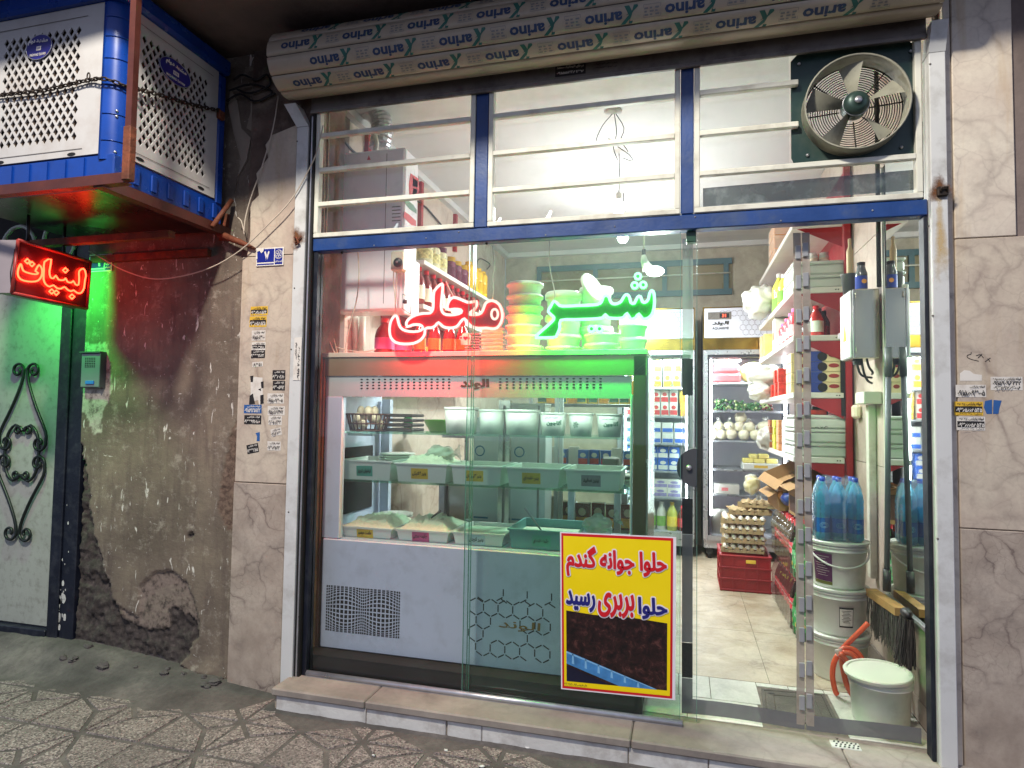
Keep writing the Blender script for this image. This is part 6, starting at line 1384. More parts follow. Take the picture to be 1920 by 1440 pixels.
row('olive_jar', 'pale mixed jar with floral label on the upper left shelf', 'jar', 'pale jars on the upper left shelf', [(SXL-.07, y, zA) for y in (1.14, 1.28, 1.42)], jar(.06, .19, M('pickle_pale', srgb(200, 196, 160), .3, var=.4, vs=30), m_jam, M('label_floral', srgb(210, 200, 140), .5, var=.5, vs=40)))
row('yellow_bottle', 'tall yellow drink bottle on the upper left shelf', 'bottle', 'yellow bottles on the upper left shelf', [(SXL-.06, y, zA) for y in [2.05+.125*k for k in range(9)] if y < yb_], bottle(.045, .24, m_yb, m_yb, m_yb, .8, .6))
row('sauce_bottle', 'dark red sauce bottle with cream label on the lower left shelf', 'bottle', 'dark red bottles on the lower left shelf', [(SXL-.06, 1.03+.125*k, zB) for k in range(12) if 1.03+.125*k < yb_-.05], bottle(.045, .26, m_ket, m_capr, m_lcream))
row('spice_jar', 'small jar with orange lid on the bottom left shelf', 'jar', 'small jars on the bottom left shelf', [(SXL-.06, 1.05+.13*k, zB-.42) for k in range(12) if 1.05+.13*k < yb_-.05], jar(.045, .15, m_ket, m_lor, m_lcream))

# ================================================================= TALL FRIDGES AT THE BACK
YR = 3.36
m_gold2 = M('gold_band', srgb(160, 130, 52), .18, .9, var=.05); m_fgrey = M('fridge_grey', srgb(62, 68, 72), .4, .2, var=.1); m_fsil = M('fridge_silver', srgb(176, 180, 186), .3, .6, var=.05); m_fin = M('fridge_liner', srgb(216, 216, 226), .5, var=.04); m_strip = glow('led_strip', (.92, .96, 1.0), 16)
m_fhead = M('fridge_head_white', srgb(196, 198, 212), .35, var=.02); m_hexl = M('hex_lilac', srgb(88, 84, 104), .5)
def zf(py): return at(1400, py, y=YR).z
FZ = dict(top=zf(574), h0=zf(633), g0=zf(655), o1=zf(664), o0=zf(1008), b0=zf(1032))
def fridge(xL, xR, label, shelves, text):
    f = root('display_fridge', label, 'fridge', ((xL+xR)/2, YR+.3, 0), 'tall glass fronted fridges at the back')
    part('body', MB().box((xL, YR+.03, FZ['b0']), (xL+.03, YR+.62, FZ['top'])).box((xR-.03, YR+.03, FZ['b0']), (xR, YR+.62, FZ['top'])).box((xL+.03, YR+.59, FZ['b0']), (xR-.03, YR+.62, FZ['top'])).box((xL+.03, YR+.03, FZ['o1']), (xR-.03, YR+.59, FZ['top'])), m_fgrey, f)
    part('liner', MB().box((xL+.031, YR+.57, FZ['o0']), (xR-.031, YR+.588, FZ['o1']-.001)).box((xL+.031, YR+.06, FZ['o0']-.02), (xR-.031, YR+.569, FZ['o0'])), m_fin, f)
    part('header', MB().box((xL+.012, YR-.006, FZ['h0']), (xR-.012, YR+.029, FZ['top']-.012), bev=.004), m_fhead, f)
    part('gold_trim', MB().box((xL, YR-.002, FZ['top']-.010), (xR, YR+.029, FZ['top'])).box((xL, YR-.002, FZ['g0']), (xL+.010, YR+.029, FZ['top']-.011)).box((xR-.010, YR-.002, FZ['g0']), (xR, YR+.029, FZ['top']-.011)), m_gold2, f)
    part('gold_band', MB().box((xL+.011, YR-.004, FZ['g0']), (xR-.011, YR+.028, FZ['h0']-.002)), m_gold2, f)
    mb = MB().box((xL+.002, YR-.01, FZ['o0']-.045), (xL+.045, YR+.028, FZ['g0']-.003), bev=.004).box((xR-.045, YR-.01, FZ['o0']-.045), (xR-.002, YR+.028, FZ['g0']-.003), bev=.004).box((xL+.045, YR-.009, FZ['o1']-.002), (xR-.045, YR+.028, FZ['g0']-.003)).box((xL+.045, YR-.009, FZ['o0']-.045), (xR-.045, YR+.028, FZ['o0']))
    part('door_frame', mb, m_fsil, f)
    part('door_gasket', MB().box((xL+.046, YR+.0, FZ['o0']+.001), (xL+.058, YR+.026, FZ['o1']-.004)).box((xR-.058, YR+.0, FZ['o0']+.001), (xR-.046, YR+.026, FZ['o1']-.004)).box((xL+.058, YR, FZ['o1']-.028), (xR-.058, YR+.026, FZ['o1']-.004)), m_navy, f)
    part('door_glass', MB().quad((xL+.05, YR+.012, FZ['o0']), (xR-.05, YR+.012, FZ['o0']), (xR-.05, YR+.012, FZ['o1']), (xL+.05, YR+.012, FZ['o1'])), glass('fridge_glass', (.95, .97, .98), .06, .01, (.8, .85, .9), smudge=.02), f)
    for x in (xL+.066, xR-.084): part('led_strip', MB().box((x, YR+.05, FZ['o0']+.18), (x+.018, YR+.06, FZ['o1']-.04)), m_strip, f)
    for z in shelves: part('shelf', MB().box((xL+.034, YR+.07, z-.018), (xR-.034, YR+.55, z), bev=.003), m_fsil, f)
    part('kick_plate', MB().box((xL+.01, YR+.01, FZ['b0']-.002), (xR-.01, YR+.6, FZ['o0']-.047)), m_fsil, f)
    for x in (xL+.06, xR-.06): part('caster', MB().lathe([(0, -.015), (.035, -.015), (.035, .015), (0, .015)], 12, (x, YR+.06, .036), axis='x').box((x-.03, YR+.03, .05), (x+.03, YR+.09, FZ['b0'])), m_black, f)
    mb = MB(); hr_ = .030; hw_ = hr_*math.sqrt(3); W_ = xR-xL
    for r_ in range(5):
        for c_ in range(int(W_/hw_)):
            cx = xL+W_*.22+c_*hw_+(hw_/2 if r_ % 2 else 0); cz = FZ['h0']+.05+r_*hr_*1.5
            if cx > xR-.04 or cz > FZ['top']-.04 or (text and (cx < xL+W_*.44 and r_ < 4) or (cx < xL+W_*.33 and r_ == 4 and False)): continue
            hexedge(mb, cx, cz, range(6), hr_, .0018, YR-.0068)
    part('honeycomb_print', mb, m_hexl, f, kind='stuff')
    if text:
        p = Vector((xL+.03, YR-.007, FZ['h0']+.17)); cp_ = part('control_panel', MB().box((xL+.045, YR-.012, FZ['h0']+.175), (xL+.255, YR-.0065, FZ['h0']+.245), bev=.003), m_shutbar, f)
        mb = MB().quad((xL+.15, YR-.0128, FZ['h0']+.188), (xL+.235, YR-.0128, FZ['h0']+.188), (xL+.235, YR-.0128, FZ['h0']+.232), (xL+.15, YR-.0128, FZ['h0']+.232)); part('display', mb, m_black, cp_)
        mb = MB(); letter(mb, '31', (xL+.172, YR-.0132, FZ['h0']+.195), X, Z, .035, .03, .04); part('display_digits', mb, glow('digit_red', (1, .1, .05), 2), cp_)
        mb = MB(); letter(mb, 'الوند', (xL+.08, YR-.0075, FZ['h0']+.115), X, Vector((.15, 0, 1)).normalized(), .15, .045, .06); letter(mb, 'AQUARIYE', (xL+.08, YR-.0075, FZ['h0']+.075), X, Vector((.15, 0, 1)).normalized(), .15, .03, .03); part('brand_lettering', mb, m_ink, f)
    return f
S1 = [zf(727), zf(782), zf(836), zf(890), zf(942)]; S2 = [zf(717), zf(770), zf(827), zf(882), zf(930)]
f1L, f1R = -.62, at(1303, 700, y=YR).x; f2L, f2R = at(1318, 700, y=YR).x, at(1318, 700, y=YR).x+.80
fridge(f1L, f1R, 'left tall glass fronted fridge full of cartons, half hidden behind the counter', S1, False)
fridge(f2L, f2R, 'right tall glass fronted fridge holding bagged cheese, temperature display above', S2, True)
for i, xx in enumerate(((f1L+f1R)/2, (f2L+f2R)/2)): lamp('fridge_light', (xx, YR+.10, FZ['o1']-.04), 8.0 if i == 0 else 9.0, (.92, .96, 1), .04, 'AREA', (.5, .04), (0, 0, 0))
YP_ = YR+.16
def carton(w_, d_, h_, mat1, mat2, mat3=None, top=None):
    def mk(name, label, cat, p, grp):
        t = root(name, label, cat, p, grp)
        lpart('box', MB().box((-w_/2, -d_/2, 0), (w_/2, d_/2, h_), bev=.002), mat1, t)
        lpart('front_print', MB().quad((-w_*.46, -d_/2-.001, h_*.08), (w_*.46, -d_/2-.001, h_*.08), (w_*.46, -d_/2-.001, h_*.45), (-w_*.46, -d_/2-.001, h_*.45)), mat2, t)
        if mat3: lpart('front_mark', MB().poly([(w_*.3*math.cos(a), -d_/2-.0015, h_*.66+h_*.16*math.sin(a)) for a in [k*math.pi/5 for k in range(10)]], (0, -1, 0)), mat3, t)
        return t
    return mk
m_c1, m_c2, m_c3, m_c4 = M('carton_white', srgb(216, 214, 206), .4, var=.06, vs=30), M('carton_orange', srgb(232, 160, 40), .4, var=.25, vs=40), M('carton_red', srgb(196, 44, 50), .4, var=.2, vs=40), M('carton_yellow', srgb(232, 200, 60), .4, var=.15, vs=40)
m_c5, m_c6 = M('pack_blue', srgb(40, 90, 180), .35, var=.2, vs=40), M('pack_lilac', srgb(150, 140, 190), .4, var=.25, vs=40)
def rowx(name, label, cat, grp, x0, x1, step, z, mk, yy=YP_, rows=1, dz=0):
    f = None
    for r_ in range(rows):
        x = x0
        while x <= x1+1e-6:
            p = (x+random.uniform(-.004, .004), yy+random.uniform(-.008, .008), z+r_*dz)
            if f is None: f = mk(name, label, cat, p, grp)
            else: dup(f, p, random.uniform(-.07, .07))
            x += step
rowx('juice_carton', 'white and orange juice carton on the top shelf of the left fridge', 'carton', 'cartons on the top shelf of the left fridge', f1L+.12, f1R-.10, .088, S1[0]+.001, carton(.08, .08, .15, m_c1, m_c2, m_c4), rows=2, dz=.151)
rowx('milk_carton', 'white and red carton on the second shelf of the left fridge', 'carton', 'cartons on the second shelf of the left fridge', f1L+.12, f1R-.17, .082, S1[1]+.001, carton(.074, .07, .125, m_c1, m_c3, m_c3), rows=2, dz=.126)
rowx('butter_pack', 'yellow pack at the right of the second shelf, left fridge', 'pack', 'yellow packs in the left fridge', f1R-.10, f1R-.09, .09, S1[1]+.001, carton(.07, .07, .12, m_c4, m_c2), rows=2, dz=.121)
rowx('cheese_tub', 'white tub with blue lid print on the third shelf of the left fridge', 'tub', 'tubs on the third shelf of the left fridge', f1L+.13, f1R-.12, .115, S1[2]+.001, carton(.105, .09, .10, m_c1, m_c5), rows=2, dz=.101)
rowx('cream_pack', 'blue and white dairy pack on the fourth shelf of the left fridge', 'pack', 'packs on the fourth shelf of the left fridge', f1L+.12, f1R-.12, .105, S1[3]+.001, carton(.095, .08, .115, m_c5, m_c1, m_c1), rows=2, dz=.116)
rowx('yoghurt_pack', 'lilac and white yoghurt pack on the fifth shelf of the left fridge', 'pack', 'packs on the fifth shelf of the left fridge', f1L+.14, f1R-.13, .135, S1[4]+.001, carton(.128, .09, .085, m_c1, m_c6, m_c6), rows=2, dz=.086)
m_lem = M('drink_lemon', srgb(206, 204, 96), .15, var=.08); m_mlk = M('drink_milk', srgb(222, 222, 214), .3, var=.04)
rowx('doogh_bottle', 'white yoghurt drink bottle on the floor of the left fridge', 'bottle', 'bottles on the floor of the left fridge', f1L+.12, f1R-.30, .10, FZ['o0']+.001, bottle(.044, .27, m_mlk, m_capw, M('label_lime', srgb(120, 170, 70), .5, var=.2)))
rowx('lemon_bottle', 'pale lemon drink bottle with yellow cap in the left fridge', 'bottle', 'lemon bottles in the left fridge', f1R-.21, f1R-.20, .1, FZ['o0']+.001, bottle(.05, .27, m_lem, m_gold, m_c4))
rowx('cola_bottle', 'dark red labelled bottle at the right of the left fridge floor', 'bottle', 'cola bottles in the left fridge', f1R-.115, f1R-.1, .1, FZ['o0']+.001, bottle(.042, .24, m_ket, m_capr, m_capr))
# right fridge contents
m_pink = M('bag_pink', srgb(232, 130, 136), .45, var=.12); m_yell = M('cheese_yellow', srgb(238, 222, 130), .6, var=.1); m_chw = M('cheese_white', srgb(232, 226, 196), .55, var=.06)
def soft(name, label, cat, p, r, mat_, seed, grp=None, knot=True):
    t = root(name, label, cat, p, grp); lpart('body', MB().blob((0, 0, r[2]), r, 22, 14, .07, seed=seed), mat_, t)
    if knot: lpart('knot', MB().tube([(0, 0, r[2]*1.9), (.004, 0, r[2]*2.05)], .008, 6).blob((.004, 0, r[2]*2.35), (.028, .012, .022), 7, 5, .5, seed=seed), m_bag, t)
    return t
px2 = lambda px: at(px, 760, y=YP_).x
t = root('pink_pack', 'pink wrapped pack in the top left of the right fridge', 'pack', (px2(1362), YP_, S2[0])); lpart('pack', MB().box((-.135, -.07, .001), (.13, .1, .095), bev=.02).box((-.125, -.065, .097), (.12, .09, .18), bev=.02), m_pink, t); lpart('wrap', MB().blob((0, 0, .22), (.13, .08, .05), 12, 7, .3, seed=8), m_bag, t)
soft('yellow_pack', 'yellow bag of cheese sticks at the top of the right fridge', 'bag', (px2(1410), YP_, S2[0]), (.11, .08, .10), m_yell, 4, knot=False); soft('yellow_pack', 'pale yellow bag at the far right of the top fridge shelf', 'bag', (px2(1448), YP_+.05, S2[0]), (.09, .07, .09), m_chw, 9, knot=False)
ol_ = root('olive_heap', 'long pack of green olives on the second shelf of the right fridge', 'olives', (px2(1390), YP_, S2[1])); mb = MB(); m_ol = [M('olive_green', srgb(62, 122, 62), .2, var=.4, vs=60), M('olive_pale', srgb(196, 214, 150), .25, var=.1), M('olive_dark', srgb(110, 50, 40), .25, var=.3)]
mb2 = MB()
for k in range(190):
    x = random.uniform(px2(1340), px2(1447)); z = S2[1]+.012+random.random()**1.4*.10*(1-.5*(x-px2(1340))/(px2(1447)-px2(1340))); c_ = (x, YP_+random.uniform(-.09, .02)-.03*(S2[1]+.1-z), z); mb.blob(c_, .014, 6, 4, 0, mi=2 if x > px2(1425) and k % 2 else (1 if k % 4 == 0 else 0), seed=k)
o = part('olives', mb, m_ol, ol_, kind='stuff')
first = None
for k, (px, lv) in enumerate(((1338,0),(1352,0),(1371,0),(1394,0),(1416,0),(1436,0),(1347,1),(1367,1),(1386,1),(1405,1),(1389,2))):
    p = (px2(px), YP_-.02*(lv == 0)+.01*lv, S2[2]+.001+lv*.082); r = random.uniform(.050, .058)
    if first is None: first = soft('cheese_bag', 'round white bagged cheese on the third shelf of the right fridge', 'bag', p, (.055, .05, .05), m_chw, 3, 'bagged cheeses on the third shelf of the right fridge')
    else: dup(first, p, random.uniform(0, 6), scale=(r/.055, r/.055, random.uniform(.92, 1.12)))
soft('cheese_bag', 'knotted bag of cheese at the right end above the others', 'bag', (px2(1434), YP_, S2[2]+.075), (.07, .06, .055), m_chw, 12)
t = root('cheese_tray', 'white tray of yellow cheese blocks on the fourth shelf of the right fridge', 'tray', (px2(1424), YP_, S2[3])); lpart('tray', MB().box((-.16, -.1, .001), (.17, .12, .062), bev=.006), m_tub, t); lpart('label', MB().quad((-.06, -.1012, .02), (.06, -.1012, .02), (.06, -.1012, .045), (-.06, -.1012, .045)), m_ty, t)
for k, (x, z, w_) in enumerate(((-.11, .063, .09), (-.01, .063, .10), (.10, .063, .10), (.03, .106, .09), (-.06, .104, .07))): lpart('cheese_block', MB().box((x-w_/2, -.07, z), (x+w_/2, .06, z+.042), bev=.008), m_yell, t)
t = root('white_box', 'small white printed box low in the right fridge', 'box', (px2(1362), YP_, S2[4])); lpart('box', MB().box((-.115, -.08, .001), (.11, .08, .09), bev=.003), m_c1, t); lpart('print', MB().quad((-.05, -.0812, .03), (.01, -.0812, .03), (.01, -.0812, .06), (-.05, -.0812, .06)), m_pink, t)
lathe_thing('small_pail', 'white pail on the floor of the right fridge', 'pail', (px2(1350), YP_, FZ['o0']+.001), (('body', [(0, 0), (.075, 0), (.088, .20), (.094, .205), (.094, .225), (0, .23)], m_bucket, 18),))
# ================================================================= RIGHT WALL SHELVING
SX, SY0, SY1 = .655, 1.33, 3.12
zz = [at(1550, q, y=SY0).z for q in (415, 538, 628, 736, 858)]
rs = root('wall_shelf', 'tall red shelf unit with white boards along the right wall', 'shelf', (.85, 2.2, 0))
part('back_panel', MB().box((RX1-.012, SY0+.03, .05), (RX1-.004, SY1, 2.9)), m_sred2, rs)
for y in (SY0, SY1-.03): part('upright', MB().box((RX1-.05, y, 0), (RX1-.0135, y+.03, 2.9), bev=.003), m_sred2, rs)
part('dark_strip', MB().box((RX1-.075, SY0+.002, at(1600, 780, y=SY0).z), (RX1-.052, SY0+.03, at(1600, 660, y=SY0).z)), m_black, rs)
for z in zz:
    for y0_, y1_ in ((SY0, 2.23), (2.232, SY1)): 
        bd = part('board', MB().box((SX, y0_+.001, z-.034), (RX1-.06, y1_-.001, z), bev=.003), m_shw, rs)
    part('bracket', MB().add([(RX1-.06, SY0+.01, z-.036), (SX+.03, SY0+.01, z-.036), (RX1-.06, SY0+.01, z-.16), (RX1-.06, SY0+.013, z-.036), (SX+.03, SY0+.013, z-.036), (RX1-.06, SY0+.013, z-.16)], [(0, 1, 2), (5, 4, 3), (1, 4, 5, 2), (0, 3, 4, 1)]), m_sred2, rs)
    for dx in (.085, .10): part('hole', MB().lathe([(0, 0), (.004, 0)], 8, (RX1-dx, SY0-.0002, z-.017), axis='y'), m_black, rs)
def ylow(px, py, x): return at(px, py, x=x).y
def boxmk(w_, d_, h_, mat1, extra=None):
    def mk(name, label, cat, p, grp):
        t = root(name, label, cat, p, grp); lpart('box', MB().box((-w_/2, -d_/2, 0), (w_/2, d_/2, h_), bev=.003), mat1, t)
        if extra: extra(t, w_, d_, h_)
        return t
    return mk
m_crate = M('crate_orange', srgb(224, 150, 70), .5, var=.15); m_lidc = M('tray_grey_white', srgb(190, 194, 188), .45, var=.05, dirt=srgb(140, 140, 134), ds=6, da=.3)
mk = boxmk(.30, .34, .105, m_crate, lambda t, w, d, h: lpart('film', MB().box((-w/2-.004, -d/2-.004, .002), (w/2+.004, d/2+.004, h-.002)), m_bag, t))
y_ = ylow(1450, 480, SX+.02)
for k in range(3): mk('carton_pack', ('lowest', 'middle', 'topmost')[k]+' orange wrapped carton at the far end of the top right shelf', 'carton', (.84, y_+.2, zz[0]+.001+k*.107), 'orange cartons on the top right shelf')
def traymk(name, label, cat, p, grp):
    t = root(name, label, cat, p, grp); lpart('tray', MB().box((-.155, -.20, 0), (.145, .20, .062), bev=.01).box((-.16, -.205, .064), (.15, .205, .084), bev=.006), m_lidc, t); return t
for k in range(2): traymk('lidded_box', ('lower', 'upper')[k]+' white lidded box stacked on the second right shelf', 'box', (.82, SY0+.23, zz[1]+.001+k*.086), 'white lidded boxes on the right shelves')
for k in range(3): traymk('lidded_box', ('lowest white lidded box on the fifth right shelf', 'middle white lidded box on the fifth right shelf', 'topmost lidded box with scrawl on the fifth right shelf')[k], 'box', (.82, SY0+.23, zz[4]+.001+k*.086), 'white lidded boxes on the right shelves')
mb = MB()
for L_ in ([(1528,802),(1533,801),(1536,803)], [(1539,800),(1540,803),(1543,800)], [(1545,803),(1549,799),(1552,801)]): mb.tube([at(a, b_, y=SY0+.022) for a, b_ in L_], .002, 4)
single('pen_mark', mb, m_ink, 'black pen scrawl on the topmost lidded box', 'scribble')
row('spice_jar', 'small glass jar with white cap on top of the white boxes', 'jar', 'white capped jars on the second right shelf', [(at(px, 485, y=SY0+.16).x, SY0+.16, zz[1]+.174) for px in (1524, 1545)], jar(.03, .075, M('jar_clear', srgb(190, 190, 180), .2, var=.2), m_capw, m_lcream))
x_ = SX+.06
for nm, lb, ct, px, mk in (('squash_bottle', 'large yellow green drink bottle on the second right shelf', 'bottle', 1462, bottle(.055, .30, M('drink_yellow_green', srgb(206, 202, 80), .15, var=.1), m_capw, M('label_lime', srgb(120, 170, 70), .5), .6, .38, .0, .36)), ('squash_bottle', 'second yellow drink bottle half hidden behind the large one', 'bottle', 1470, bottle(.045, .25, M('drink_yellow_green', srgb(206, 202, 80), .15), m_capw, M('label_lime', srgb(120, 170, 70), .5)))):
    y_ = ylow(px-8, 795+(px-1258)*-.98, x_); mk(nm, lb, ct, (x_, min(2.6, at(px, 600, x=x_).y), zz[1]+.001), 'yellow bottles on the second right shelf')
row('water_glass_bottle', 'small clear bottle beside the yellow ones on the second right shelf', 'bottle', 'small clear bottles on the second right shelf', [(x_, y, zz[1]+.001) for y in (at(1478, 600, x=x_).y, at(1484, 600, x=x_).y)], bottle(.03, .16, M('jar_clear', srgb(190, 190, 180), .2), m_capw, m_lcream))
# third shelf
y3 = lambda px: at(px, 640, x=SX+.05).y
boxmk(.12, .10, .20, M('tea_yellow', srgb(226, 200, 120), .4, var=.25, vs=14))('tea_box', 'tall yellow box wrapped in film on the third right shelf', 'box', (SX+.07, y3(1441), zz[2]+.001), 'boxes on the third right shelf')
boxmk(.10, .12, .22, M('box_pale_pink', srgb(232, 196, 150), .4, var=.25, vs=14))('tea_box', 'pale orange box at the far end of the third right shelf', 'box', (SX+.07, y3(1432), zz[2]+.001), 'boxes on the third right shelf')
def winbox(t, w, d, h): lpart('window', MB().quad((-w/2-.001, -d*.3, h*.35), (-w/2-.001, -d*.3, h*.6), (-w/2-.001, d*.3, h*.6), (-w/2-.001, d*.3, h*.35)), M('window_brown', srgb(130, 96, 50), .4), t)
boxmk(.12, .11, .25, m_c1, winbox)('tea_box', 'white box with brown window on the third right shelf', 'box', (SX+.08, y3(1458), zz[2]+.001), 'boxes on the third right shelf')
for k, px in enumerate((1467, 1474, 1481, 1487)): bottle(.035, .18+.012*k, M('pack_red_pink', srgb(206, 60, 70), .3, var=.35, vs=40), m_lpink, M('label_rose', srgb(226, 150, 150), .5, var=.3, vs=40), .7, .5)('sweet_bottle', ('pinkish red bottle next to the windowed box', 'second pinkish red bottle from the windowed box', 'third pinkish red bottle from the windowed box', 'pinkish red bottle nearest the magnet strip')[k], 'bottle', (SX+.06, y3(px), zz[2]+.001), 'red bottles on the third right shelf')
bottle(.045, .20, M('sauce_red', srgb(172, 40, 34), .2, var=.1, spec=.7), m_capr, M('label_white_green', srgb(190, 196, 176), .5, var=.2), .55, .35)('sauce_bottle', 'lone red sauce bottle on the third right shelf behind the curtain', 'bottle', (at(1530, 610, y=SY0+.12).x, SY0+.12, zz[2]+.001), None)
row('dark_bottle', 'dark bottle at the back of the third right shelf', 'bottle', 'dark bottles on the third right shelf', [(.86+.05*(k % 2), SY0+.3+.11*k, zz[2]+.001) for k in range(5)], bottle(.04, .21, M('bottle_dark', srgb(60, 44, 40), .2), m_black, m_ket))
# fourth shelf: blue and cream boxes
m_bb = M('box_blue', srgb(40, 62, 140), .4, var=.15); m_bc = M('box_cream', srgb(206, 188, 146), .45, var=.12); m_bred = M('box_emblem_red', srgb(140, 36, 34), .45)
def bluebox(t, w, d, h):
    lpart('blue_end', MB().box((-w/2-.0012, -d/2-.0012, .001), (-w*.12, d/2+.0012, h+.001)), m_bb, t)
    lpart('disc', MB().poly([(-w*.12+.028*math.cos(a), -d/2-.0022, h*.5+.028*math.sin(a)) for a in [k*math.pi/7 for k in range(14)]], (0, -1, 0)), m_black, t)
    lpart('emblem', MB().poly([(w*.27+.030*math.cos(a), -d/2-.0016, h*.62+.013*math.sin(a)) for a in [k*math.pi/6 for k in range(12)]], (0, -1, 0)), m_bred, t)
mkb = boxmk(.165, .10, .062, m_bc, bluebox); fb = None; ends = ['lowest', 'second lowest', 'third', 'topmost']
for col in range(2):
    for k in range(4):
        p = (.845-col*.115, SY0+.07+.012*col, zz[3]+.001+k*.0635); lb = ends[k]+(' cream box with blue end in the near stack on the fourth right shelf' if col == 0 else ' cream box in the stack half behind the magnet strip')
        if col == 1: boxmk(.055, .10, .062, m_bc, lambda t, w, d, h: lpart('emblem', MB().poly([(.018*math.cos(a), -d/2-.0016, h*.6+.013*math.sin(a)) for a in [q*math.pi/6 for q in range(12)]], (0, -1, 0)), m_bred, t))('cream_box', lb, 'box', (.722, SY0+.07, p[2]), 'cream boxes on the fourth right shelf')
        elif fb is None: fb = mkb('cream_box', lb, 'box', p, 'cream boxes on the fourth right shelf')
        else: dup(fb, p, random.uniform(-.02, .02), lb)
for col in range(2):
    for k in range(4): boxmk(.05, .10, .062, m_bc, lambda t, w, d, h: lpart('blue_side', MB().box((w*.1, -d/2-.001, .001), (w/2+.001, d/2+.001, h+.0005)), m_bb, t))('cream_box', ends[k]+(' small cream box beside the strip, front edge of the fourth right shelf' if col == 0 else ' small cream box farther along the front edge of the fourth right shelf'), 'box', (SX+.03, SY0+.16+col*.105, zz[3]+.001+k*.0635), 'cream boxes on the fourth right shelf')
y4 = lambda px: at(px, 720, x=SX+.05).y
m_rp = M('pack_red_stripe', srgb(196, 56, 40), .35, var=.4, vs=30)
for k, (px, z_) in enumerate(((1470, 0), (1463, 0), (1456, 0), (1469, .10), (1462, .10))): boxmk(.08, .07, .098, m_rp)('red_pack', ('red pack next to the cream boxes', 'second red pack along the shelf edge', 'third red pack, by the dried flowers', 'red pack on top, next to the cream boxes', 'red pack on top, second along')[k], 'pack', (SX+.05, y4(px), zz[3]+.001+z_), 'red packs on the fourth right shelf')
df = root('herb_bag', 'clear bag of dried flowers at the far end of the fourth right shelf', 'bag', (SX+.03, y4(1440), zz[3])); mb = MB(); c_ = Vector((SX+.03, y4(1440), zz[3]+.05))
for k in range(60): mb.blob(c_+Vector((random.uniform(-.05, .05), random.uniform(-.16, .10), random.uniform(-.045, .05))), random.uniform(.008, .018), 5, 4, .5, mi=random.choice((0, 0, 1, 2)), seed=k)
part('herbs', mb, [M('herb_olive', srgb(92, 84, 40), .7, var=.3), M('herb_yellow', srgb(190, 140, 50), .7), M('herb_pale', srgb(190, 170, 150), .7)], df, kind='stuff')
bag(1428, 565, 2.5, .15, .13, 'big white translucent bag hanging at the second right shelf', 21, tail=(1403, 575), inner=M('puff_white', srgb(214, 212, 198), .7, var=.1), grp='white bags on the right shelves')
bag(1436, 705, 2.55, .14, .085, 'white bag resting on the far end of the fourth right shelf', 22, tail=(1402, 712), inner=MATS['puff_white'], grp='white bags on the right shelves')
bag(1424, 735, 2.5, .085, .07, 'small white bag below the larger bag, fourth right shelf', 23, inner=MATS['puff_white'], grp='white bags on the right shelves')
# fifth shelf front
y5 = lambda px: at(px, 820, x=SX+.05).y
m_sn = [M('snack_brown', srgb(150, 84, 50), .4, var=.35, vs=40), M('snack_lime', srgb(196, 200, 50), .4, var=.25, vs=40), M('snack_tan', srgb(206, 140, 90), .4, var=.35, vs=40), M('cup_bright', srgb(222, 220, 226), .4, var=.05)]
nmz = ('brown snack pack', 'lime yellow snack pack', 'tan snack pack', 'white cup pack')
for c_i, px in enumerate((1453, 1462, 1470, 1482)):
    f = None
    for k in range(4):
        p = (SX+.05, y5(px)-.0, zz[4]+.001+k*.055); d_ = .11 if c_i < 3 else .13
        if f is None: f = boxmk(.09, d_, .053, m_sn[c_i])('snack_pack', nmz[c_i]+' in the stack on the front edge of the fifth right shelf', 'pack', p, nmz[c_i]+'s on the fifth right shelf')
        else: dup(f, p, random.uniform(-.05, .05))
bag(1440, 822, 2.55, .085, .09, 'crumpled bag of dark sausages hanging by the fifth right shelf', 31, inner=M('sausage_dark', srgb(84, 52, 46), .5, var=.5, vs=20))
for k, (x, y, l, m_) in enumerate(((.83, SY0+.16, 'dark green flat tin lying on the lidded boxes', M('tin_green', srgb(36, 56, 44), .4)), (.79, SY0+.13, 'red pack lying on the lidded boxes', m_rp))): boxmk(.09, .08, .03 if k else .05, m_)('flat_pack', l, 'pack', (x+.02*k, y-.03*k, zz[4]+.260), 'packs lying on the lidded boxes')
# ================================================================= MIRROR AND RIGHT SIDE
m_mir, nt, b = base('mirror_glass'); b.inputs['Metallic'].default_value = 1.0; b.inputs['Base Color'].default_value = (.80, .86, .83, 1)
co = coords(nt); rr_ = ramp(nt, noisef(nt, co, 5, 6, .6), [(0.4, .01), (0.75, .05)]); nt.links.new(rr_, b.inputs['Roughness'])
XM = .975; my0, my1 = .13, at(1662, 900, x=XM).y; mz0 = at(1700, 1143, x=XM).z
mi = root('wall_mirror', 'tall mirror on the right wall doubling the water pack and brooms', 'mirror', (XM, (my0+my1)/2, mz0))
part('mirror_sheet', MB().quad((XM, my1, mz0), (XM, my0, mz0), (XM, my0, 2.6), (XM, my1, 2.6)), m_mir, mi)
part('back_board', MB().box((XM+.002, my0, mz0), (RX1-.001, my1, 2.6)), m_black, mi)
part('edge_trim', MB().box((XM-.006, my1, mz0-.01), (RX1-.001, my1+.012, 2.6), bev=.002), m_white, mi)
part('foot_trim', MB().box((XM-.01, my0, mz0-.02), (RX1-.001, my1, mz0-.001), bev=.002), m_alu, mi)
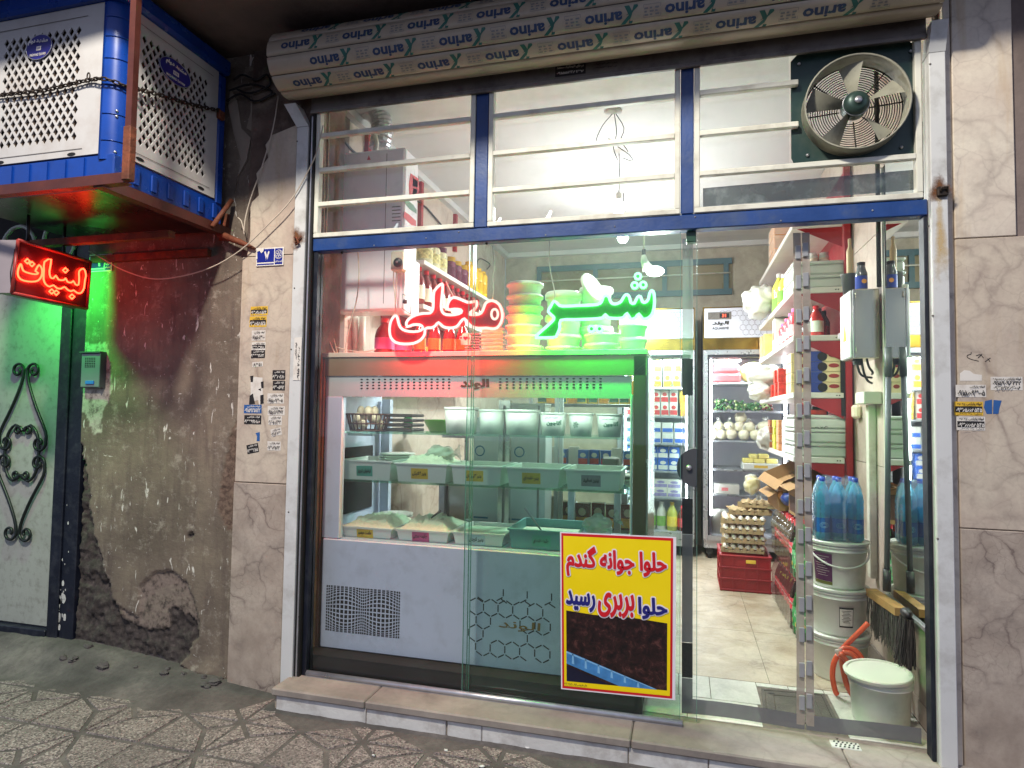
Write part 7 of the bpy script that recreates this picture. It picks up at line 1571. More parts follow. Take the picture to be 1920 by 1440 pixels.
# electrical cabinet
xe = at(1600, 600, y=.72).x; ez1, ez0 = at(1630, 541, y=.72).z, at(1630, 672, y=.72).z
eb = root('electric_cabinet', 'brushed steel electric cabinet with white door and warning triangle', 'cabinet', (.92, .82, ez0))
m_bsteel, nt, b = base('brushed_steel'); b.inputs['Metallic'].default_value = .9; b.inputs['Base Color'].default_value = (.56, .54, .43, 1); b.inputs['Roughness'].default_value = .24
bumpn(nt, b, noisef(nt, coords(nt, (4, 4, 300)), 3, 3), .06, .004)
ey1 = at(1577, 600, x=xe-.01).y
part('cabinet_body', MB().box((xe, .72, ez0), (XM-.002, ey1, ez1), bev=.004), m_bsteel, eb)
part('cabinet_door', MB().box((xe-.016, .726, ez0+.004), (xe-.002, ey1-.004, ez1-.004), bev=.006), m_boil, eb)
part('door_edge', MB().box((xe-.004, .716, ez0+.002), (xe+.006, .724, ez1-.002), bev=.002), m_alu, eb)
for z in (ez0+.03, ez1-.05): part('hinge', MB().box((xe+.008, .712, z), (xe+.02, .719, z+.03), bev=.002), m_bsteel, eb)
ym = (.72+ey1)/2; part('warning_triangle', MB().poly([(xe-.0172, ym-.035, ez0+.10), (xe-.0172, ym+.035, ez0+.10), (xe-.0172, ym, ez0+.20)], (-1, 0, 0), .0008), m_yel, eb)
part('latch', MB().box((xe-.02, ey1-.002, ez0+.13), (xe-.004, ey1+.03, ez0+.16)), m_alu, eb)
for k, (x, r_) in enumerate(((xe+.02, .05), (xe+.045, .065), (xe+.07, .04))):
    part('cable', MB().tube(smooth([Vector((x, .76, ez0+.005)), Vector((x-.0+.01, .76, ez0-r_)), Vector((x+.03, .77, ez0-r_*1.7)), Vector((XM-.02, .80, ez0-r_*1.9))], 5), .006, 6), m_bcable, eb)
part('gland', MB().lathe([(.022, -.03), (.024, -.02), (.024, 0)], 10, (xe+.03, .77, ez0)), m_black, eb)
xp = XM-.012; part('riser_conduit', MB().tube([(xp, my1+.035, ez1), (xp, my1+.035, RZ)], .011, 8), m_black, eb)
# trunking, socket
tr = root('cable_trunking', 'white vertical cable trunking with elbow box below the cabinet', 'trunking', (RX1-.02, .95, .5))
tz = at(1640, 745, x=RX1-.03).z
part('elbow_box', MB().box((RX1-.085, .79, tz-.035), (RX1-.0, .97, tz+.03), bev=.004), m_white, tr)
part('duct', MB().box((RX1-.038, .90, at(1648, 1096, x=RX1-.03).z), (RX1-.001, .955, tz-.037), bev=.003), m_white, tr)
sk = root('wall_socket', 'cream wall socket beside the red shelf upright', 'socket', at(1611, 772, x=RX1-.01)); p = at(1613, 772, x=RX1)
part('socket_box', MB().box((RX1-.04, p.y-.045, p.z-.04), (RX1-.001, p.y+.045, p.z+.04), bev=.012), m_lcream, sk)
part('skirting', MB().box((RX1-.010, .76, .0), (RX1-.001, 3.9, .10), bev=.003), m_joint, wr)
# items on the cabinet
o = bottle(.030, .15, M('bottle_blue_glass', srgb(90, 96, 100), .15, var=.2), m_black, M('label_blue_orange', srgb(36, 60, 140), .45, var=.1), .6, .6, .05, .5)('glass_bottle', 'small bottle with blue label standing on the electric cabinet', 'bottle', (at(1615, 530, y=.78).x, .78, ez1+.001), None)
c_ = o.location; lpart('label_mark', MB().poly([(.006+.012*math.cos(a), -.0308, .045+.012*math.sin(a)) for a in [k*math.pi/6 for k in range(12)]], (0, -1, 0)), m_crate, o)
pt = root('dark_pot', 'dark pot holding a wooden rolling pin behind the blue label bottle', 'pot', (at(1592, 530, y=.86).x+.0, .86, ez1+.001)); lpart('pot', MB().lathe([(0, 0), (.03, 0), (.042, .10), (.045, .105), (.04, .105), (.03, .01), (0, .01)], 16), M('pot_dark', srgb(70, 74, 74), .5), pt)
rp = root('rolling_pin', 'wooden rolling pin standing upright in the dark pot', 'rolling pin', (pt.location.x+.005, .86, ez1+.01)); lpart('pin', MB().lathe([(0, 0), (.016, .01), (.017, .22), (.012, .235), (.008, .25), (.009, .29), (0, .295)], 12), M('pin_wood', srgb(206, 182, 140), .55, var=.15), rp)
# brooms
m_head = M('broom_wood', srgb(176, 134, 78), .55, var=.25, vs=8, dirt=srgb(96, 66, 40), ds=9, da=.5); m_pole = M('broom_pole', srgb(92, 100, 106), .45, .2, var=.15, dirt=srgb(60, 64, 66), ds=6, da=.5); m_br = M('bristle_grey', srgb(92, 86, 80), .9, var=.4, vs=60)
br = root('push_broom', 'wooden headed broom with long grey bristles leaning at the mirror foot', 'broom', (.93, .45, mz0-.1))
ha, hb = at(1634, 1112, x=.915), at(1690, 1150, x=.93); hd = (hb-ha).normalized(); sd_ = Vector((-hd.y, hd.x, 0)).normalized()
mb = MB(); C8 = []
for p in (ha, hb):
    for s_, dz in ((-.022, -.012), (.026, -.012), (.026, .022), (-.022, .024)): C8.append(p+sd_*s_*-1+Z*dz)
mb.add(C8, [(0, 1, 2, 3), (7, 6, 5, 4), (0, 4, 5, 1), (1, 5, 6, 2), (2, 6, 7, 3), (3, 7, 4, 0)]); part('head', mb, m_head, br)
mb = MB(); Ln = (hb-ha).length
for k in range(260):
    t = random.random(); w_ = random.uniform(-.024, .02); p = ha.lerp(hb, t)+sd_*w_+Z*-.012; q = p+Vector((random.uniform(-.012, .012)-.004, random.uniform(-.014, .014)-.012, -random.uniform(.13, .19)))
    m_ = p.lerp(q, .5)+Vector((random.uniform(-.006, .006), random.uniform(-.006, .006), 0)); mb.tube([p, m_, q], [.0022, .002, .0012], 3, cap=False)
part('bristles', mb, m_br, br, kind='stuff')
pa, pb_ = at(1663, 1112, x=.925), at(1666, 655, x=.945); pa = Vector((pa.x, pa.y, pa.z+.01)); part('pole', MB().tube([pa, pb_], .0125, 10), m_pole, br)
part('grip', MB().tube([pb_-(pb_-pa).normalized()*.13, pb_+(pb_-pa).normalized()*.01], .017, 10), M('grip_grey', srgb(78, 88, 88), .5), br); part('ferrule', MB().tube([pa, pa+(pb_-pa).normalized()*.10], .018, 10), m_bcable, br)
mb = MB()
for k in range(120):
    a = random.random()*6.28; r_ = random.random()*.05; p = at(1700, 1180, x=.90)+Vector((math.cos(a)*r_*.4, math.sin(a)*r_, .05)); q = at(1697, 1246, x=.89)+Vector((math.cos(a)*r_*.8, math.sin(a)*r_*.9, random.uniform(-.01, .02))); mb.tube([p, p.lerp(q, .5)+Vector((random.uniform(-.01, .01), random.uniform(-.01, .01), 0)), q], [.003, .003, .002], 3, cap=False)
mp_ = root('mop_head', 'dark stringy mop head hanging down to the front bucket lid', 'mop', at(1697, 1246, x=.89)); part('mop_strings', mb, M('mop_dark', srgb(58, 54, 50), .95, var=.4, vs=50), mp_, kind='stuff'); part('mop_band', MB().blob(at(1700, 1172, x=.90)+Vector((0, 0, .05)), (.022, .045, .02), 10, 6, .1), m_bcable, mp_)
# ================================================================= BUCKETS, WATER, HOSE
def pail(name, label, c, r, h, grp, lid=True, bail=True, lab=None, mat_=None):
    mat_ = mat_ or m_bucket; t = root(name, label, 'bucket', c, grp)
    lpart('body', MB().lathe([(0, 0), (r*.86, 0), (r*.875, .01), (r*.95, h*.78), (r*1.0, h*.785), (r*1.0, h*.80), (r*.955, h*.805), (r*.965, h*.87), (r*1.01, h*.875), (r*1.01, h*.89), (r*.97, h*.895), (r*.98, h*.96)], 36), mat_, t)
    if lid: lpart('lid', MB().lathe([(r*.98, h*.93), (r*1.04, h*.935), (r*1.05, h*.985), (r*1.02, h), (r*.93, h), (r*.92, h*.985), (r*.3, h*.988), (0, h*.988)], 36, cap=False, sm=False), m_lid if not mat_ is m_bucket else m_bucket, t)
    if bail:
        pts = smooth([Vector((-r*1.02*math.cos(a), -r*1.03*math.sin(a), h*.84-.085*math.sin(a))) for a in [math.pi*k/6 for k in range(7)]], 3); lpart('handle', MB().tube(pts, .005, 6), m_bucket, t)
    return t
bx, by = .782, .79; rB = .143
h3 = .236; h1 = .228; h2 = .234
pk1 = pail('white_pail', 'bottom white pail of the stack by the right wall', (bx, by, 0), rB, h1, 'white pails stacked by the right wall', True, False)
pk2 = pail('white_pail', 'middle white pail of the stack with a torn black printed label', (bx, by, h1), rB*.985, h2, 'white pails stacked by the right wall', True, False)
pk3 = pail('white_pail', 'top white pail with purple label under the blue water pack', (bx, by, h1+h2), rB*.99, h3, 'white pails stacked by the right wall', True, True)
def wrap_label(t, r0, r1, h, a0, a1, z0, z1, mat_, txts, tm, nm='paper_label'):
    n = 10; mb = MB(); rz_ = lambda z: r0+(r1-r0)*z/h+.0012
    vs_ = [(rz_(z)*math.cos(a0+(a1-a0)*i/n), rz_(z)*math.sin(a0+(a1-a0)*i/n), z) for z in (z0, z1) for i in range(n+1)]
    mb.add(vs_, [(i, i+1, n+2+i, n+1+i) for i in range(n)], 0, True); l = lpart(nm, mb, mat_, t)
    if txts is not None:
        mb = MB()
        for k in range(9):
            za = z0+(z1-z0)*(.88-.085*k); u0, u1 = .14+.05*(k % 3), .86-.08*((k*2) % 3); hh_ = .0016 if nm == 'paper_label' and mat_ is m_purp else (z1-z0)*.03
            if mat_ is m_ink: continue
            mb.add([((rz_(z)+.0007)*math.cos(a0+(a1-a0)*(u0+(u1-u0)*i/5)), (rz_(z)+.0007)*math.sin(a0+(a1-a0)*(u0+(u1-u0)*i/5)), z) for z in (za, za+hh_) for i in range(6)], [(i, i+1, i+7, i+6) for i in range(5)])
        if not mb.v: return
        for s, u, v, w_, hh in txts:
            tmp = MB(); letter(tmp, s, (0, 0, 0), X, Z, w_, hh, .03, off=0)
            for p in tmp.v:
                z = z0+(z1-z0)*v+p[2]; a = a0+(a1-a0)*u+p[0]/rz_(z); R_ = rz_(z)+.0012+abs(p[1])*.2; mb.v.append((R_*math.cos(a), R_*math.sin(a), z))
            o_ = len(mb.v)-len(tmp.v); mb.f += [tuple(o_+i for i in f) for f in tmp.f]; mb.mi += [0]*len(tmp.f); mb.sm += [False]*len(tmp.f)
        lpart('label_print', mb, tm, t)
m_purp = M('label_purple', srgb(84, 34, 78), .45, var=.1); m_olv = M('label_olive', srgb(110, 110, 50), .45)
wrap_label(pk3, rB*.86, rB*.95, h3*.78, -2.75, -1.98, .035, .175, m_purp, [], m_paper)
wrap_label(pk3, rB*.86+.0004, rB*.95+.0004, h3*.78, -2.75, -1.98, .018, .034, m_olv, None, None, 'label_strip')
wrap_label(pk2, rB*.86, rB*.95, h2*.78, -1.75, -1.25, .05, .15, m_ink, [], m_paper)
wrap_label(pk2, rB*.86+.0008, rB*.95+.0008, h2*.78, -1.73, -1.27, .058, .142, m_paper, [], m_ink)
fbx, fby = .842, .295
fbk = pail('front_bucket', 'dirty white bucket with loose lid in the front right corner', (fbx, fby, 0), .128, .212, None, False, False, M('bucket_dirty', srgb(190, 187, 178), .5, var=.08, vs=3, dirt=srgb(112, 104, 94), ds=7, da=.6))
r, h = .128, .212; lpart('lid', MB().lathe([(r*1.0, h*.93), (r*1.05, h*.94), (r*1.07, h*1.0), (r*1.04, h*1.02), (r*.96, h*1.02), (r*.94, h*.995), (0, h*.99)], 40, cap=False, sm=False), m_lid, fbk); fbk.children[-1].rotation_euler = (.03, -.05, 0)
# water pack
m_wat = glass('water_bottle_blue', (.55, .88, .98), .25, .55, (.26, .78, 1.0), smudge=.10); m_wl = M('water_label', srgb(16, 104, 186), .35, var=.12); m_wc = M('water_cap', srgb(20, 70, 190), .35, var=0)
zw = h1+h2+h3+.001; f = None; hw_ = .322; wr_ = .038
for i in range(3):
    for j in range(2):
        p = (bx-.005+(i-1)*.077, by-.06+j*.077, zw); lb = ('left', 'middle', 'right')[i]+(' front' if j == 0 else ' rear')+' blue water bottle of the six pack on the white pails'
        if f is None:
            f = root('water_bottle', lb, 'bottle', p, 'blue water bottles in the six pack'); h = hw_; r = wr_
            lpart('body', MB().lathe([(0, .004), (r*.8, 0), (r, .012), (r, h*.10), (r*.97, h*.12), (r*.97, h*.36), (r, h*.38), (r*.95, h*.42), (r, h*.46), (r*.95, h*.50), (r, h*.54), (r*.95, h*.58), (r, h*.63), (r*.9, h*.72), (r*.62, h*.84), (r*.34, h*.90), (r*.32, h*.94)], 20), m_wat, f)
            lpart('water', MB().lathe([(0, .006), (r*.93, .008), (r*.93, h*.62), (r*.82, h*.72), (0, h*.72)], 16), glass('water_tint', (.6, .9, .97), .1, .12, (.3, .72, .9), smudge=.05), f)
            lpart('label', MB().lathe([(r*.985, h*.13), (r*.985, h*.355)], 20, cap=False), m_wl, f); lpart('cap', MB().lathe([(r*.36, h*.93), (r*.38, h*.94), (r*.38, h*.995), (0, h)], 14), m_wc, f)
            mb = MB().tube([(.020*math.cos(t), 0, h*.243+.013*math.sin(t)) for t in [q_*math.pi/10 for q_ in range(20)]], .0014, 4, closed=True).tube([(.012*math.cos(t), 0, h*.243+.007*math.sin(t)) for t in [q_*math.pi/8 for q_ in range(16)]], .0014, 4, closed=True); mb.v = [((r*.99+.0012-p_[1])*math.sin(p_[0]/r), -(r*.99+.0012-p_[1])*math.cos(p_[0]/r), p_[2]) for p_ in mb.v]; lpart('label_print', mb, M('label_print_pale', srgb(130, 190, 220), .4), f)
        else: dup(f, p, random.uniform(-.25, .25), lb)
mb = MB(); n = 28; rings = [(0.116, .080, .0), (.118, .082, .04), (.117, .081, .20), (.110, .076, .26), (.088, .052, .322)]
for (a_, b_, z) in rings:
    for k in range(n):
        t = 2*math.pi*k/n; e = .5; x = a_*math.copysign(abs(math.cos(t))**e, math.cos(t)); y = b_*math.copysign(abs(math.sin(t))**e, math.sin(t))-.017; q = 1+.018*math.sin(k*3.1+z*40); mb.v.append((bx-.005+x*q, by-.003+y*q, zw+z+.006*math.sin(k*1.7)))
for j in range(len(rings)-1):
    for k in range(n): mb.f.append((j*n+k, j*n+(k+1) % n, (j+1)*n+(k+1) % n, (j+1)*n+k)); mb.mi.append(0); mb.sm.append(True)
single('shrink_wrap', mb, glass('shrink_film', (.90, .97, .99), .55, .03, (.7, .88, .95), rough=.05, smudge=.10), 'clear shrink film around the six blue water bottles', 'shrink wrap')
# hose
m_hose = M('hose_orange', srgb(226, 92, 54), .4, var=.12)
hs = root('garden_hose', 'coiled orange hose hanging beside the white pails', 'hose', at(1590, 1310, y=.5))
for L_, yy in (([(1628,1168),(1610,1186),(1592,1204),(1580,1216)], .52), ([(1571,1228),(1563,1245),(1561,1270),(1566,1295),(1570,1302)], .50), ([(1578,1222),(1580,1250),(1588,1285),(1602,1308),(1612,1316)], .46), ([(1574,1222),(1582,1216),(1598,1217),(1610,1226),(1618,1240),(1622,1262)], .48), ([(1580,1224),(1596,1226),(1608,1240),(1610,1260),(1600,1274)], .45), ([(1575,1226),(1588,1240),(1596,1262),(1602,1276)], .44)):
    part('hose_loop', MB().tube(smooth([at(a, b_, y=yy) for a, b_ in L_], 4), .0125, 8), m_hose, hs)
part('hose_tie', MB().blob(at(1574, 1222, y=.47), (.022, .014, .016), 8, 6, .4), m_bag, hs)
# manhole
q = [at(a, b_, z=.0) for a, b_ in ((1427, 1291), (1545, 1301), (1576, 1363), (1432, 1347))]
mh = root('manhole_cover', 'square worn metal manhole cover set in the shop floor', 'manhole cover', (sum(p.x for p in q)/4, sum(p.y for p in q)/4, 0))
m_mh = M('manhole_iron', srgb(74, 68, 60), .7, .2, var=.35, vs=9, dirt=srgb(112, 104, 92), ds=6, da=.5, bump=.3)
cx_ = sum((p for p in q), Vector())/4
def inset(k, z): return [Vector((cx_.x+(p.x-cx_.x)*k, cx_.y+(p.y-cx_.y)*k, z)) for p in q]
part('surround', MB().add(inset(1.0, -.012)+inset(1.0, .001)+inset(.90, .001)+inset(.90, -.012), [(0, 1, 5, 4), (1, 2, 6, 5), (2, 3, 7, 6), (3, 0, 4, 7), (4, 5, 9, 8), (5, 6, 10, 9), (6, 7, 11, 10), (7, 4, 8, 11), (8, 9, 13, 12), (9, 10, 14, 13), (10, 11, 15, 14), (11, 8, 12, 15)]), m_mh, mh)
part('plate', MB().add(inset(.885, -.012)+inset(.885, .0)+inset(.64, .0)+inset(.62, -.003), [(0, 1, 5, 4), (1, 2, 6, 5), (2, 3, 7, 6), (3, 0, 4, 7), (4, 5, 9, 8), (5, 6, 10, 9), (6, 7, 11, 10), (7, 4, 8, 11), (8, 9, 13, 12), (9, 10, 14, 13), (10, 11, 15, 14), (11, 8, 12, 15), (15, 12, 13, 14)]), m_mh, mh)
p = cx_.lerp(q[0], .70); part('lift_slot', MB().poly([p+Vector((.018*math.cos(t), .007*math.sin(t), .0012)) for t in [k*math.pi/5 for k in range(10)]], (0, 0, 1)), m_black, mh)
# ================================================================= CRATE, EGGS
c0, c1 = at(1352, 1108, z=0), at(1447, 1117, z=0); cy0 = 2.28; cxa, cxb = c0.x, c1.x-.0; cdep = .42; chh = at(1400, 1042, y=cy0).z
m_crd = M('crate_red', srgb(150, 26, 34), .4, var=.08, dirt=srgb(90, 20, 26), ds=6, da=.3)
cr = root('red_crate', 'dark red plastic crate with yellow hand grip under the egg trays', 'crate', ((cxa+cxb)/2, cy0+cdep/2, 0))
mb = MB().box((cxa, cy0, 0), (cxb, cy0+.006, chh-.004)).box((cxa, cy0+cdep-.006, 0), (cxb, cy0+cdep, chh-.004)).box((cxa, cy0+.006, 0), (cxa+.006, cy0+cdep-.006, chh-.004)).box((cxb-.006, cy0+.006, 0), (cxb, cy0+cdep-.006, chh-.004)).box((cxa+.006, cy0+.006, .003), (cxb-.006, cy0+cdep-.006, .012)); part('walls', mb, m_crd, cr)
mb = MB()
for k in range(4):
    z = .004+(chh-.022)*k/3; mb.box((cxa-.008, cy0-.008, z), (cxb+.008, cy0-.0005, z+.014), bev=.003).box((cxa-.008, cy0-.0005, z), (cxa-.0005, cy0+cdep, z+.014), bev=.003)
for k in range(5): x = cxa+(cxb-cxa-.012)*k/4; mb.box((x, cy0-.007, .0), (x+.010, cy0-.0006, chh-.008))
for k in range(5): y = cy0+(cdep-.012)*k/4; mb.box((cxa-.007, y, .0), (cxa-.0006, y+.010, chh-.008))
part('ribs', mb, m_crd, cr)
mb = MB().box((cxa-.010, cy0-.010, chh-.014), (cxb+.010, cy0+.012, chh), bev=.004).box((cxa-.010, cy0+cdep-.012, chh-.014), (cxb+.010, cy0+cdep+.01, chh), bev=.004).box((cxa-.010, cy0+.0125, chh-.013), (cxa+.012, cy0+cdep-.0125, chh), bev=.004).box((cxb-.012, cy0+.0125, chh-.013), (cxb+.010, cy0+cdep-.0125, chh), bev=.004); part('rim', mb, m_crd, cr)
gx, gz = at(1408, 1054, y=cy0-.01).x, at(1408, 1054, y=cy0-.01).z; part('hand_grip', MB().box((gx-.035, cy0-.0125, gz-.013), (gx+.035, cy0-.0085, gz+.013), bev=.004), m_ty, cr)
m_pulp = M('egg_tray_pulp', srgb(168, 146, 110), .95, var=.15, vs=12, bump=.4, bs=120)
ty0 = cy0+.06; NXE, NYE = 6, 5; pit = .053
def eggtray_mesh():
    mb = MB(); n = 4; W_, D_ = NXE*n, NYE*n
    for j in range(D_+1):
        for i in range(W_+1):
            x, y = i/n*pit, j/n*pit; e = i in (0, W_) or j in (0, D_); z = .026*(math.cos(2*math.pi*i/n)*.5+math.cos(2*math.pi*j/n)*.5) if not e else .006
            mb.v.append((x-NXE*pit/2, y, z))
    for j in range(D_):
        for i in range(W_): a = j*(W_+1)+i; mb.f.append((a, a+1, a+W_+2, a+W_+1)); mb.mi.append(0); mb.sm.append(True)
    for i in range(NXE): mb.box((i*pit-NXE*pit/2-.016, -.004, -.026), (i*pit-NXE*pit/2+.016, .001, .016), bev=.008).box((i*pit-NXE*pit/2+.016, -.003, -.026), ((i+1)*pit-NXE*pit/2-.016, .001, -.004), bev=.004)
    return mb.mesh('tray', m_pulp)
etm = eggtray_mesh(); em = MB().blob((0, 0, 0), (.021, .021, .027), 10, 7, 0).mesh('egg', M('egg_white_shell', srgb(226, 222, 212), .5, var=.03))
exc = at(1396, 1000, y=ty0).x; zt0_ = chh+.03; nl = ['lowest', 'second', 'third', 'fourth', 'fifth', 'topmost']
def etray(k, dx, dz, dy, eggs, lab, rz=0.0):
    t = root('egg_tray', lab, 'egg tray', (exc+dx, ty0+dy, zt0_+dz), 'egg trays stacked on the red crate', rz); o = bpy.data.objects.new('tray', etm); COL.objects.link(o); o.parent = t
    if eggs:
        for j in range(NYE):
            for i in range(NXE):
                if j > 1 and k < 3: continue
                e = bpy.data.objects.new('egg', em); COL.objects.link(e); e.location = (t.location.x+(i+.5)*pit-NXE*pit/2, t.location.y+(j+.5)*pit, t.location.z+.008); setp(e, 'white egg sitting in the pulp trays on the red crate', 'egg', 'white eggs in the pulp trays')
for k in range(4): etray(k, .004*math.sin(k*2.1), k*.074, .004*math.cos(k*1.7), True, nl[k]+' pulp tray of white eggs stacked on the red crate')
etray(4, .06, 4*.074-.006, .03, False, 'empty pulp tray, second from the top, tilted on the egg stack', .1); etray(5, .13, 4*.074+.045, .07, False, 'topmost empty pulp tray under the bagged cheese, egg stack', -.15)
bag(1410, 908, ty0+.12, .06, .075, 'clear bag with yellow sponge on top of the egg trays', 41, inner=m_yell, tail=(1425, 935))
# ================================================================= COLA AND GREEN BOTTLE PACKS
m_cola = M('cola_dark', srgb(40, 20, 18), .12, var=.1, spec=.8); m_clr = M('cola_label', srgb(190, 26, 40), .4, var=.12); m_grn = M('bottle_green', srgb(24, 104, 50), .12, var=.12, spec=.8); m_gl = M('green_label', srgb(40, 130, 60), .4, var=.1)
shr = glass('bottle_wrap', (.95, .96, .96), .10, .008, (.8, .82, .82), rough=.05, smudge=.05)
f1_ = f2_ = None
for lv in range(2):
    for k in range(9):
        for row_ in range(2):
            y = 1.30+.095*k; p = (.70+.095*row_-.002*k, y, .002+lv*.345)
            if row_ == 1 and k > 1: continue
            green = k < 2
            if not green:
                lb = 'dark cola bottle with red label in the shrink wrapped '+('lower' if lv == 0 else 'upper')+' row'; grp = 'cola bottles in the '+('lower' if lv == 0 else 'upper')+' row'
                if f1_ is None:
                    f1_ = bottle(.045, .335, m_cola, m_capr, m_clr, .62, .33, .38, .58)('cola_bottle', lb, 'bottle', p, grp)
                    mb = MB().tube(smooth([(0, .035, .140), (0, .02, .165), (0, .005, .150), (0, -.012, .172), (0, -.034, .158)], 3), .004, 4); mb.v = [(-(.0462+.0002)*math.cos(p_[1]/.046)+p_[0]*.2-.0004, .046*math.sin(p_[1]/.046), p_[2]) for p_ in mb.v]; lpart('label_print', mb, m_paper, f1_)
                else: dup(f1_, p, 0, lb, group=grp)
            else:
                lb = 'green lime drink bottle with yellow label mark in the '+('lower' if lv == 0 else 'upper')+' row'; grp = 'green bottles in the '+('lower' if lv == 0 else 'upper')+' row'
                if f2_ is None:
                    f2_ = bottle(.045, .335, m_grn, M('cap_green', srgb(40, 120, 60), .4), m_gl, .55, .33, .15, .5)('lime_bottle', lb, 'bottle', p, grp)
                    mb = MB().poly([(-.0472, .012*math.cos(t)-.01, .085+.014*math.sin(t)) for t in [q_*math.pi/6 for q_ in range(12)]], (-1, 0, 0)).poly([(.012*math.cos(t)-.01, -.0472, .085+.014*math.sin(t)) for t in [q_*math.pi/6 for q_ in range(12)]], (0, -1, 0)); lpart('lemon_mark', mb, m_ty, f2_)
                    mb = MB(); letter(mb, 'Uno', (-.0473, .022, .13), (0, -1, 0), Z, .045, .022, .05); letter(mb, 'Uno', (-.022, -.0473, .13), X, Z, .045, .022, .05); lpart('label_print', mb, m_paper, f2_)
                else: dup(f2_, p, random.uniform(-.3, .3), lb, group=grp)
for lv in range(2):
    mb = MB(); n = 22
    for j in range(7):
        z = .01+lv*.345+.31*j/6
        for i in range(n+1): y = 1.47+.72*i/n; mb.v.append((.652-.002*(y-1.3)/.095+.004*math.sin(i*2.3+j*1.1)+(.02*(j-4) if j > 4 else 0), y, z))
    mb.add([], []); 
    for j in range(6):
        for i in range(n): a = j*(n+1)+i; mb.f.append((a, a+1, a+n+2, a+n+1)); mb.mi.append(0); mb.sm.append(True)
    single('shrink_wrap', mb, shr, ('crinkled clear shrink wrap over the lower row of cola bottles', 'crinkled clear shrink wrap over the upper row of cola bottles')[lv], 'shrink wrap')
# cardboard boxes above the bottles
m_card = M('cardboard', srgb(158, 122, 80), .85, var=.15, vs=5, dirt=srgb(110, 80, 50), ds=5, da=.4); m_cardi = M('cardboard_print', srgb(74, 44, 34), .7, var=.2)
def openbox(name, label, c, w_, d_, h_, rot, mat_=None, printm=None):
    t = root(name, label, 'box', c); mat_ = mat_ or m_card; th = .005
    mb = MB().box((-w_/2, -d_/2, 0), (w_/2, d_/2, th)).box((-w_/2, -d_/2, th), (w_/2, -d_/2+th, h_)).box((-w_/2, d_/2-th, th), (w_/2, d_/2, h_)).box((-w_/2, -d_/2+th, th), (-w_/2+th, d_/2-th, h_)).box((w_/2-th, -d_/2+th, th), (w_/2, d_/2-th, h_)); lpart('carton', mb, mat_, t)
    mb = MB().add([(-w_/2, -d_/2, h_), (-w_/2, d_/2, h_), (-w_/2-.06, d_/2, h_-.03), (-w_/2-.06, -d_/2, h_-.03)], [(0, 1, 2, 3)]).add([(-w_/2, -d_/2, h_), (w_/2, -d_/2, h_), (w_/2, -d_/2-.06, h_+.02), (-w_/2, -d_/2-.06, h_+.02)], [(3, 2, 1, 0)]); lpart('flap', mb, mat_, t)
    if printm: lpart('print_panel', MB().quad((-w_*.42, -d_/2-.001, h_*.12), (w_*.42, -d_/2-.001, h_*.12), (w_*.42, -d_/2-.001, h_*.86), (-w_*.42, -d_/2-.001, h_*.86)).quad((-w_/2-.001, d_*.42, h_*.1), (-w_/2-.001, -d_*.42, h_*.1), (-w_/2-.001, -d_*.42, h_*.6), (-w_/2-.001, d_*.42, h_*.6)), printm, t)
    t.rotation_euler = rot; return t
zc0 = .695
openbox('cardboard_box', 'brown carton with dark print behind the water pack', (.82, 1.50, zc0+.01), .28, .30, .20, (0, 0, .05), None, m_cardi)
openbox('cardboard_box', 'tilted open cardboard tray lying across the cartons under the shelf', (.80, 1.95, zc0+.20), .34, .50, .09, (.06, -.42, .1))
openbox('cardboard_box', 'open brown carton of snacks above the cola bottles', (.74, 2.05, zc0+.0), .22, .42, .13, (0, -.12, .05))
for k, (y, z, m_) in enumerate(((1.85, .80, m_crate), (1.98, .81, m_c1), (2.12, .80, m_crate), (1.70, .79, m_bb))): soft('snack_bag', ('orange snack bag in the carton above the colas', 'white snack bag in the carton above the colas', 'second orange snack bag, far end of the carton', 'dark blue snack bag at the near end of the carton')[k], 'bag', (.68, y, z-.05), (.05, .06, .045), m_, 50+k, knot=False)
# ================================================================= BEHIND THE COOLER
m_cp = M('carton_pale', srgb(200, 206, 206), .6, var=.06); m_cpb = M('carton_pale_blue', srgb(60, 120, 150), .5)
tb = root('work_table', 'steel work table behind the display cooler', 'table', (-1.2, 1.45, 0)); part('top', MB().box((-1.62, 1.15, .84), (-.35, 1.75, .88), bev=.004), m_steel, tb)
for x in (-1.58, -.40):
    for y in (1.19, 1.71): part('leg', MB().box((x-.02, y-.02, 0), (x+.02, y+.02, .839)), m_alu, tb)
part('under_cabinet', MB().box((-1.60, 1.22, .30), (-1.0, 1.72, .838), bev=.004), m_steel, tb)
def prbox(c, w_, d_, h_, lb):
    t = root('white_carton', lb, 'carton', c, 'pale cartons behind the cooler'); lpart('carton', MB().box((-w_/2, -d_/2, 0), (w_/2, d_/2, h_), bev=.003), m_cp, t)
    mb = MB().tube([(-w_*.25+.03*math.cos(a), -d_/2-.001, h_*.72+.03*math.sin(a)) for a in [k*math.pi/8 for k in range(16)]], .004, 4, closed=True).tube([(-w_*.22, -d_/2-.001, h_*.62), (-w_*.16, -d_/2-.001, h_*.42)], .003, 4); mb.quad((-w_*.45, -d_/2-.0012, h_*.16), (w_*.1, -d_/2-.0012, h_*.16), (w_*.1, -d_/2-.0012, h_*.175), (-w_*.45, -d_/2-.0012, h_*.175)); lpart('blue_print', mb, m_cpb, t)
    return t
xw = at(905, 900, y=1.05).x
for x, y, z, w_, h_, lb in ((at(918, 900, y=1.0).x, 1.02, .55, .17, .75, 'tall pale carton with blue print left of the cooler post'), (at(995, 900, y=1.0).x, 1.02, .55, .22, .75, 'tall pale carton with blue print right of the cooler post')): prbox((x, y, z), w_, .2, h_, lb)
